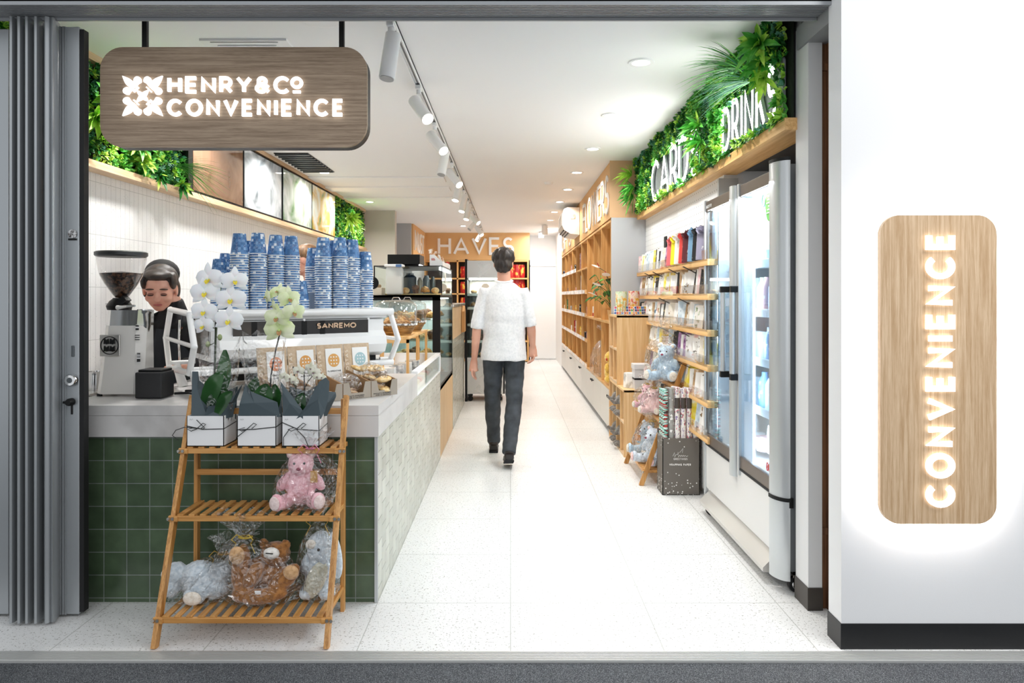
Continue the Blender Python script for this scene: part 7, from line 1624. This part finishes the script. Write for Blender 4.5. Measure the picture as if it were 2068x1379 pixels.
# upright pastry fridge
bf = E('bakery_fridge', (-.33, 9.6, 0), 'tall stainless steel bakery display fridge behind the walking man', 'display fridge')
fx0, fx1, fy0, fy1, ft = -.60, -.075, 9.27, 9.85, 1.855
MB().box((fx0, fy0, .0), (fx0+.03, fy1, ft+.02)).build('black_side', M_BLACK, bf); MB().box((fx1-.02, fy0, .1), (fx1, fy1, ft)).build('steel_side', M_STEEL, bf)
MB().box((fx0+.03, fy0, 1.63), (fx1, fy1, ft)).build('steel_canopy', M_STEEL, bf); MB().box((fx0+.03, fy0, .10), (fx1, fy1, .54), .003).build('steel_base', M_STEEL, bf); MB().box((fx0+.03, fy0, .54), (fx1, fy1, .58)).build('sill', M_STEEL, bf)
MB().box((fx0+.03, fy1-.02, .58), (fx1-.02, fy1, 1.63)).build('back_panel', pbr('warm_liner', 'd8d2c8', .4), bf)
MB().box((fx0+.03, fy0+.005, .58), (fx1-.02, fy0+.01, 1.63)).build('glass_front', M_GLASS, bf)
MB().box((fx0+.05, fy0+.03, 1.60), (fx1-.04, fy0+.06, 1.625)).build('light_strip', M_LED, bf); lamp('bakery_fridge_lamp', 'AREA', (-.33, 9.55, 1.6), 7, (1, .95, .87), .4, size_y=.4)
for z in (.80, 1.02, 1.24, 1.42): MB().box((fx0+.03, fy0+.04, z-.012), (fx1-.02, fy1-.02, z)).box((fx0+.03, fy0+.035, z-.03), (fx1-.02, fy0+.04, z+.005)).build('display_shelf', M_STEEL, bf)
for k, z in enumerate((1.50, 1.31)): MB().lathe([(0, 0), (.055, 0), (.055, .002), (0, .002)], (-.33+.02*k, fy0+.001, z), 28, 'Y').build('round_decal', pbr('decal_pale', 'e6e0d4', .5), bf)
for wx in (fx0+.07, fx1-.07):
    MB().lathe([(0, -.015), (.035, -.015), (.035, .015), (0, .015)], (wx, fy0+.06, .036), 20, 'Y').box((wx-.03, fy0+.03, .07), (wx+.03, fy0+.09, .10)).build('castor', M_BLACK, bf)
pastry_shelf_items('tall bakery fridge', fx0+.06, fx1-.05, 9.42, (.582, .802, 1.022, 1.242, 1.422), .05, 'pastries in the tall bakery fridge', 4)
# ================================================================== PEOPLE
SKIN = noisy('skin', [(.3, 'c98f78'), (.6, 'dca68e')], 6, .5, 2); SKIN2 = noisy('flushed_skin', [(.3, 'c98a74'), (.6, 'e0aa94')], 9, .5, 2)
def remesh(o, v, it=3): return bake(o, [('REMESH', dict(mode='VOXEL', voxel_size=v)), ('SMOOTH', dict(factor=.5, iterations=it))])
def hand(mb, wr, d, pn, side, s=1.0, curl=.5, thumb=True):
    """wr wrist, d direction to fingertips, pn palm normal, side: direction the thumb points"""
    d = Vector(d).normalized(); pn = Vector(pn).normalized(); u = Vector(side); u = (u-d*u.dot(d)).normalized(); pn = (pn-d*pn.dot(d)-u*pn.dot(u)).normalized(); wr = Vector(wr)
    mb.tube([wr-d*.01*s, wr+d*.03*s, wr+d*.085*s], [(.022*s, .030*s)]*1+[(.017*s, .036*s), (.013*s, .040*s)], 12) if abs(Vector((0, 0, 1)).dot(u)) < .7 else mb.tube([wr-d*.01*s, wr+d*.03*s, wr+d*.085*s], [.026*s, .030*s, .028*s], 12)
    for k, (off, L) in enumerate(((.028, .070), (.010, .080), (-.010, .073), (-.029, .056))):
        b = wr+d*.085*s+u*off*s; c1 = (d+pn*curl*.5).normalized(); c2 = (d+pn*curl*1.6).normalized(); c3 = (d*.6+pn*curl*2.4).normalized()
        p1 = b+c1*L*.45*s; p2 = p1+c2*L*.32*s; p3 = p2+c3*L*.25*s
        mb.tube([b-d*.015*s, b, p1, p2, p3], [.0095*s, .0093*s, .0088*s, .008*s, .0062*s], 8)
    b = wr+d*.03*s+u*.030*s; p1 = b+(d*.7+u*.65+pn*.3).normalized()*.035*s; p2 = p1+(d*.95+u*.2+pn*.4).normalized()*.030*s
    mb.tube([b-u*.015*s, b, p1, p2], [.013*s, .012*s, .0105*s, .008*s], 8)
def head(mb, c, f, s=1.0, up=Vector((0, 0, 1))):
    """c head centre, f facing direction"""
    f = Vector(f).normalized(); up = (up-f*up.dot(f)).normalized(); r = f.cross(up); c = Vector(c)
    B = Matrix((r, f, up)).transposed()
    def P(x, y, z): return c+B @ Vector((x*s, y*s, z*s))
    def el(x, y, z, a, b, d_): mb.ell(P(x, y, z), (a*s, b*s, d_*s), 20, 14, B)
    el(0, -.01, .03, .076, .095, .085); el(0, .02, -.03, .062, .07, .078); el(0, .045, -.078, .034, .035, .03)
    el(0, .088, -.012, .011, .016, .025); el(0, .098, -.028, .015, .013, .011)
    for sx in (-1, 1):
        el(sx*.077, -.005, -.01, .008, .018, .032); el(sx*.038, .062, -.03, .025, .022, .022); el(sx*.03, .074, .022, .026, .014, .010)
    el(0, .078, -.055, .022, .014, .012)
    return P, B
# ---- man walking away
MX, MY = -.055, 5.95
man = E('person', (MX, MY, 0), 'man in white shirt and dark trousers walking away down the aisle', 'person')
def mp(x, y, z): return Vector((MX+x, MY+y, z))
hl, hr = mp(-.255, .03, .83), mp(.245, .07, .95)
mb = MB()
P, B = head(mb, mp(-.005, .03, 1.665), (.05, 1, -.12))
mb.tube([mp(0, .0, 1.40), mp(0, .01, 1.50), mp(-.003, .02, 1.60)], [.075, .058, .056], 16)
mb.tube([mp(0, 0, .90), mp(0, 0, 1.05), mp(0, .0, 1.25), mp(0, 0, 1.40), mp(0, 0, 1.46)], [(.09, .14), (.085, .13), (.09, .145), (.07, .13), (.05, .07)], 20)
for sh, el_, wr in ((mp(-.17, 0, 1.42), mp(-.225, -.02, 1.15), hl), (mp(.17, 0, 1.42), mp(.225, -.03, 1.16), hr)):
    mb.tube([mp(0, 0, 1.37), sh, sh.lerp(el_, .5), el_, el_.lerp(wr, .35), wr], [.045, .045, .042, .038, .038, .024], 14)
hand(mb, hl, (-.08, -.05, -1), (.7, .3, 0), (.3, .9, 0), 1.0, .35); hand(mb, hr, (.05, .05, -1), (-.8, .2, 0), (-.2, .9, 0), 1.0, .9)
la = [mp(-.09, 0, .92), mp(-.10, .12, .50), mp(-.095, .33, .10)]; ra = [mp(.09, 0, .92), mp(.085, -.02, .49), mp(.045, -.30, .14)]
for leg in (la, ra): mb.tube([leg[0], leg[0].lerp(leg[1], .5), leg[1], leg[1].lerp(leg[2], .4), leg[2]], [.085, .07, .052, .052, .036], 14)
body = mb.build('body', SKIN, man); remesh(body, .0065, 3)
mb = MB()   # trousers
mb.tube([mp(0, 0, .84), mp(0, 0, .93), mp(0, 0, 1.0)], [(.11, .15), (.11, .16), (.10, .15)], 20)
for leg in (la, ra):
    k1 = leg[0].lerp(leg[1], .5); k2 = leg[1].lerp(leg[2], .45); e = leg[1].lerp(leg[2], 1.04)
    mb.tube([leg[0]+Vector((0, 0, .03)), leg[0].lerp(leg[1], .2), k1, leg[1], k2, leg[1].lerp(leg[2], .75), e], [.088, .090, .082, .070, .066, .060, .058], 16)
tr = mb.build('trousers', noisy('slate_trouser_cloth', [(.35, '2f3338'), (.65, '474c52')], 9, .85, 4, bump=.3), man); remesh(tr, .008, 3)
for v in tr.data.vertices: v.co += v.normal*(noise.noise(Vector((v.co.x*9, v.co.y*9, v.co.z*22)))*.007)
mb = MB()   # shirt
mb.tube([mp(0, 0, .845), mp(0, 0, .90), mp(0, 0, 1.05), mp(0, 0, 1.22), mp(0, 0, 1.36), mp(0, 0, 1.445), mp(0, .005, 1.50)], [(.15, .198), (.148, .194), (.13, .178), (.13, .178), (.12, .18), (.09, .155), (.066, .075)], 24)
for sh, el_, wr in ((mp(-.165, 0, 1.405), mp(-.225, -.02, 1.15), hl), (mp(.165, 0, 1.405), mp(.225, -.03, 1.16), hr)):
    mb.tube([mp(0, 0, 1.37), sh, sh.lerp(el_, .5), sh.lerp(el_, .92), el_.lerp(wr, .08)], [.07, .068, .058, .052, .050], 16)
    mb.tube([sh.lerp(el_, .88), el_.lerp(wr, .12)], [.057, .055], 16)
st = mb.build('shirt', noisy('white_linen', [(.3, 'dadbdd'), (.6, 'e8e8e9')], 60, .85, 3, bump=.2), man); remesh(st, .008, 4)
for v in st.data.vertices: v.co += v.normal*(noise.noise(Vector((v.co.x*11, v.co.y*11, v.co.z*5)))*.011+noise.noise(Vector((v.co.x*4, v.co.y*4, v.co.z*16)))*.006)
mb = MB(); mb.tube([mp(.062*math.cos(a*PI/12), .012+.058*math.sin(a*PI/12), 1.515+.012*math.sin(a*PI/12)) for a in range(24)], [(.019, .008)]*24, 8, closed=True); mb.build('collar', M_WHITE, man, smooth=True)
mb = MB(); mb.ell(P(0, -.022, .045), (.098, .104, .088), 24, 16, B); mb.ell(P(0, -.06, -.02), (.080, .058, .072), 18, 12, B); mb.ell(P(0, .05, .085), (.07, .05, .035), 16, 10, B)
for sx in (-1, 1): mb.ell(P(sx*.07, .0, .03), (.018, .04, .04), 12, 8, B)
hr_ = mb.build('hair', noisy('dark_hair', [(.3, '17120f'), (.7, '3a2e27')], 50, .5, 3, stretch=(1, 1, .2), bump=.6), man); remesh(hr_, .007, 2)
for v in hr_.data.vertices: v.co += v.normal*(noise.noise(Vector((v.co.x*45, v.co.y*45, v.co.z*16)))*.012)
M_BOOT = pbr('dark_brown_boot_leather', '2a2320', .4)
for i, (an, toe, kn_) in enumerate(((la[2], mp(-.095, .47, .03), la[1]), (ra[2], mp(.035, -.16, .035), ra[1]))):
    mb = MB(); heel = mp(-.095, .29, .035) if i == 0 else mp(.045, -.325, .10)
    mb.tube([an.lerp(kn_, .22), an.lerp(kn_, .05), heel.lerp(an, .45)], [.044, .044, .044], 14); mb.tube([heel, heel.lerp(toe, .4)+Vector((0, 0, .008)), toe.lerp(heel, .25), toe], [(.036, .036), (.045, .036), (.046, .03), (.034, .022)], 14)
    b = mb.build('boot', M_BOOT, man); remesh(b, .007, 2)
    mb = MB(); s0, s1 = (heel+Vector((0, -.02, -.026)), toe+Vector((0, .01, -.022))); mb.obox(s0, s1, .078, .014); mb.obox(s0+Vector((0, .0, -.006)), s0.lerp(s1, .28)+Vector((0, 0, -.006)), .07, .018); mb.build('sole', M_BLACKR, b)
# ---- barista bending over the machine
WX0, WY0 = -2.05, 4.28
wo = E('person', (WX0, WY0, 0), 'young woman in black top and apron looking down beside the coffee grinder', 'person')
def wp(x, y, z): return Vector((WX0+x, WY0+y, z))
mb = MB(); fdir = Vector((.30, -1, -.40)).normalized()
P, B = head(mb, wp(-.03, -.10, 1.43), fdir, 1.14)
mb.tube([wp(.01, .02, 1.24), wp(.005, .0, 1.32), wp(-.005, -.04, 1.40)], [.06, .052, .05], 16)
mb.tube([wp(0, .05, .80), wp(0, .04, .95), wp(0, .02, 1.12), wp(0, .0, 1.24), wp(0, 0, 1.29)], [(.09, .15), (.085, .125), (.10, .15), (.085, .155), (.05, .09)], 20)
wl, wr_ = wp(-.14, -.26, 1.0), wp(.15, -.32, .98)
for sh, el_, wr in ((wp(-.165, .0, 1.24), wp(-.21, -.05, 1.0), wl), (wp(.165, .0, 1.24), wp(.21, -.06, 1.0), wr_)):
    mb.tube([wp(0, 0, 1.2), sh, sh.lerp(el_, .5), el_, el_.lerp(wr, .4), wr], [.05, .046, .038, .033, .032, .021], 14)
hand(mb, wl, (.1, -1, -.25), (.4, 0, -1), (.9, 0, 0), .9, .4); hand(mb, wr_, (-.1, -1, -.25), (-.4, 0, -1), (-.9, 0, 0), .9, .4)
for sx in (-1, 1): mb.tube([wp(sx*.085, .05, .85), wp(sx*.09, .06, .46), wp(sx*.09, .06, .08), wp(sx*.09, -.06, .04)], [.08, .052, .036, .03], 12)
body = mb.build('body', SKIN2, wo); remesh(body, .0055, 2)
for sx in (-1, 1):
    mb = MB(); mb.ell(P(sx*.031, .0885, .0), (.018, .007, .0075), 12, 8, B); mb.build('eyelid', pbr('eyelid_shadow', '8a5a4c', .6), wo, smooth=True)
    mb = MB(); mb.ell(P(sx*.031, .094, -.004), (.017, .0035, .003), 10, 6, B); mb.build('eyelashes', M_BLACK, wo, smooth=True)
    mb = MB(); mb.ell(P(sx*.033, .0885, .027), (.024, .006, .005), 10, 6, B); mb.build('eyebrow', pbr('eyebrow_brown', '3f2c22', .7), wo, smooth=True)
mb = MB(); mb.ell(P(0, .0935, -.056), (.026, .007, .0065), 14, 8, B); mb.build('lips', pbr('lips_rose', 'a85a55', .5), wo, smooth=True)
mb = MB(); mb.ell(P(0, -.022, .045), (.10, .108, .09), 24, 16, B); mb.ell(P(0, .04, .088), (.076, .054, .03), 16, 10, B); mb.ell(P(0, -.09, -.02), (.07, .05, .08), 14, 10, B)
for sx in (-1, 1): mb.ell(P(sx*.070, .02, .048), (.018, .056, .05), 12, 8, B); mb.ell(P(sx*.078, -.035, -.015), (.016, .04, .055), 12, 8, B)
h_ = mb.build('hair', noisy('dark_brown_hair', [(.3, '120d0b'), (.6, '30241d'), (.75, '4a382d')], 40, .5, 3, stretch=(1, .3, 1), bump=.5), wo); remesh(h_, .006, 2)
mb = MB(); mb.ell(P(.0, -.085, .055), (.098, .085, .085), 22, 12, B); mb.ell(P(0.02, -.14, -.02), (.07, .05, .10), 18, 12, B); c_ = mb.build('head_band', pbr('black_cap_cloth', '151414', .8), wo, smooth=True)
mb = MB()
mb.tube([wp(0, .05, .78), wp(0, .04, .95), wp(0, .02, 1.12), wp(0, .0, 1.235), wp(0, -.0, 1.29), wp(0, -.022, 1.36)], [(.115, .165), (.105, .145), (.115, .165), (.095, .165), (.066, .085), (.062, .064)], 22)
for sh, el_, wr in ((wp(-.165, .0, 1.24), wp(-.21, -.05, 1.0), wl), (wp(.165, .0, 1.24), wp(.21, -.06, 1.0), wr_)): mb.tube([wp(0, 0, 1.2), sh, sh.lerp(el_, .5), el_, el_.lerp(wr, .6)], [.06, .058, .05, .044, .04], 16)
t_ = mb.build('black_top', noisy('black_knit', [(.3, '0d0d0e'), (.7, '1a1a1c')], 60, .9, 3, bump=.3), wo); remesh(t_, .008, 3)
mb = MB()
for a, b in ((-1, 1),):
    vs = []
    for i, (z, yy, ww) in enumerate(((.45, -.13, .2), (.80, -.125, .18), (.95, -.11, .15), (1.08, -.125, .12), (1.19, -.125, .10))):
        for k in range(9):
            u = (k/8-.5)*2; vs.append(wp(u*ww, yy+.07*u*u+.012, z))
    mb.add(vs+[v+Vector((0, .004, 0)) for v in vs], [(i*9+k, i*9+k+1, (i+1)*9+k+1, (i+1)*9+k) for i in range(4) for k in range(8)]+[(45+i*9+k, 45+(i+1)*9+k, 45+(i+1)*9+k+1, 45+i*9+k+1) for i in range(4) for k in range(8)])
for sx in (-1, 1): mb.tube([wp(sx*.09, -.09, 1.19), wp(sx*.085, -.07, 1.27), wp(sx*.05, .05, 1.31)], [(.012, .003)]*3, 6)
ap = mb.build('apron', pbr('charcoal_denim_apron', '20242a', .85, bump=.4, bscale=600), wo, smooth=True)
mb = MB(); 
for sx in (-1, 1): mb.lathe([(0, -.004), (.007, -.004), (.007, 0)], wp(sx*.09, -.085, 1.195), 10, 'Y')
mb.build('apron_button', pbr('copper_button', 'a8684a', .3, .8), ap)
mb = MB()
for sx in (-1, 1): mb.tube([wp(sx*.085, .05, .86), wp(sx*.09, .06, .46), wp(sx*.09, .06, .06)], [.10, .068, .055], 14)
mb.build('black_trousers', M_BLACK, wo, smooth=True)
# ---- second worker mostly hidden behind the cups
QX, QY = -1.56, 5.45
qo = E('person', (QX, QY, 0), 'person with light brown hair mostly hidden behind the paper cup stacks', 'person')
def qp(x, y, z): return Vector((QX+x, QY+y, z))
mb = MB(); P, B = head(mb, qp(-.03, -.02, 1.66), (-1, -.15, -.25))
mb.tube([qp(.03, 0, 1.42), qp(.02, 0, 1.5), qp(0, 0, 1.58)], [.065, .054, .052], 14); mb.tube([qp(0, 0, .85), qp(0, 0, 1.05), qp(0, 0, 1.3), qp(0, 0, 1.42)], [(.13, .1), (.125, .1), (.15, .11), (.12, .09)], 16)
for s in (-1, 1):
    sh, el_, wr = qp(0, s*.17, 1.38), qp(-.05, s*.22, 1.12), qp(-.28, s*.15, 1.05)
    mb.tube([qp(0, 0, 1.35), sh, el_, wr], [.05, .05, .036, .024], 12); hand(mb, wr, (-1, 0, -.2), (0, -s*.3, -1), (0, -s, 0), .95, .4)
    mb.tube([qp(0, s*.09, .9), qp(0, s*.09, .48), qp(0, s*.09, .06), qp(-.12, s*.09, .04)], [.085, .055, .04, .035], 12)
b = mb.build('body', SKIN2, qo); remesh(b, .008, 2)
mb = MB(); mb.ell(P(0, -.028, .045), (.086, .095, .08), 22, 14, B); mb.ell(P(0, .04, .085), (.066, .05, .03), 14, 10, B); mb.ell(P(0, -.07, -.02), (.07, .04, .06), 14, 10, B)
h_ = mb.build('hair', noisy('light_brown_hair', [(.3, '5a3e28'), (.6, '8f6a48'), (.75, 'b08a62')], 45, .5, 3, stretch=(1, 1, .3), bump=.5), qo); remesh(h_, .007, 2)
mb = MB(); mb.tube([qp(0, 0, .82), qp(0, 0, 1.05), qp(0, 0, 1.3), qp(.01, 0, 1.44), qp(.02, 0, 1.49)], [(.155, .125), (.145, .12), (.17, .13), (.11, .10), (.07, .07)], 18)
for s in (-1, 1): mb.tube([qp(0, 0, 1.35), qp(0, s*.17, 1.38), qp(-.05, s*.22, 1.12), qp(-.2, s*.18, 1.07)], [.06, .062, .05, .042], 14)
t_ = mb.build('black_shirt', M_BLACK, qo); remesh(t_, .01, 3)
mb = MB()
for s in (-1, 1): mb.tube([qp(0, s*.09, .92), qp(0, s*.09, .48), qp(0, s*.09, .06)], [.11, .07, .058], 14)
mb.build('black_trousers', M_BLACK, qo, smooth=True)
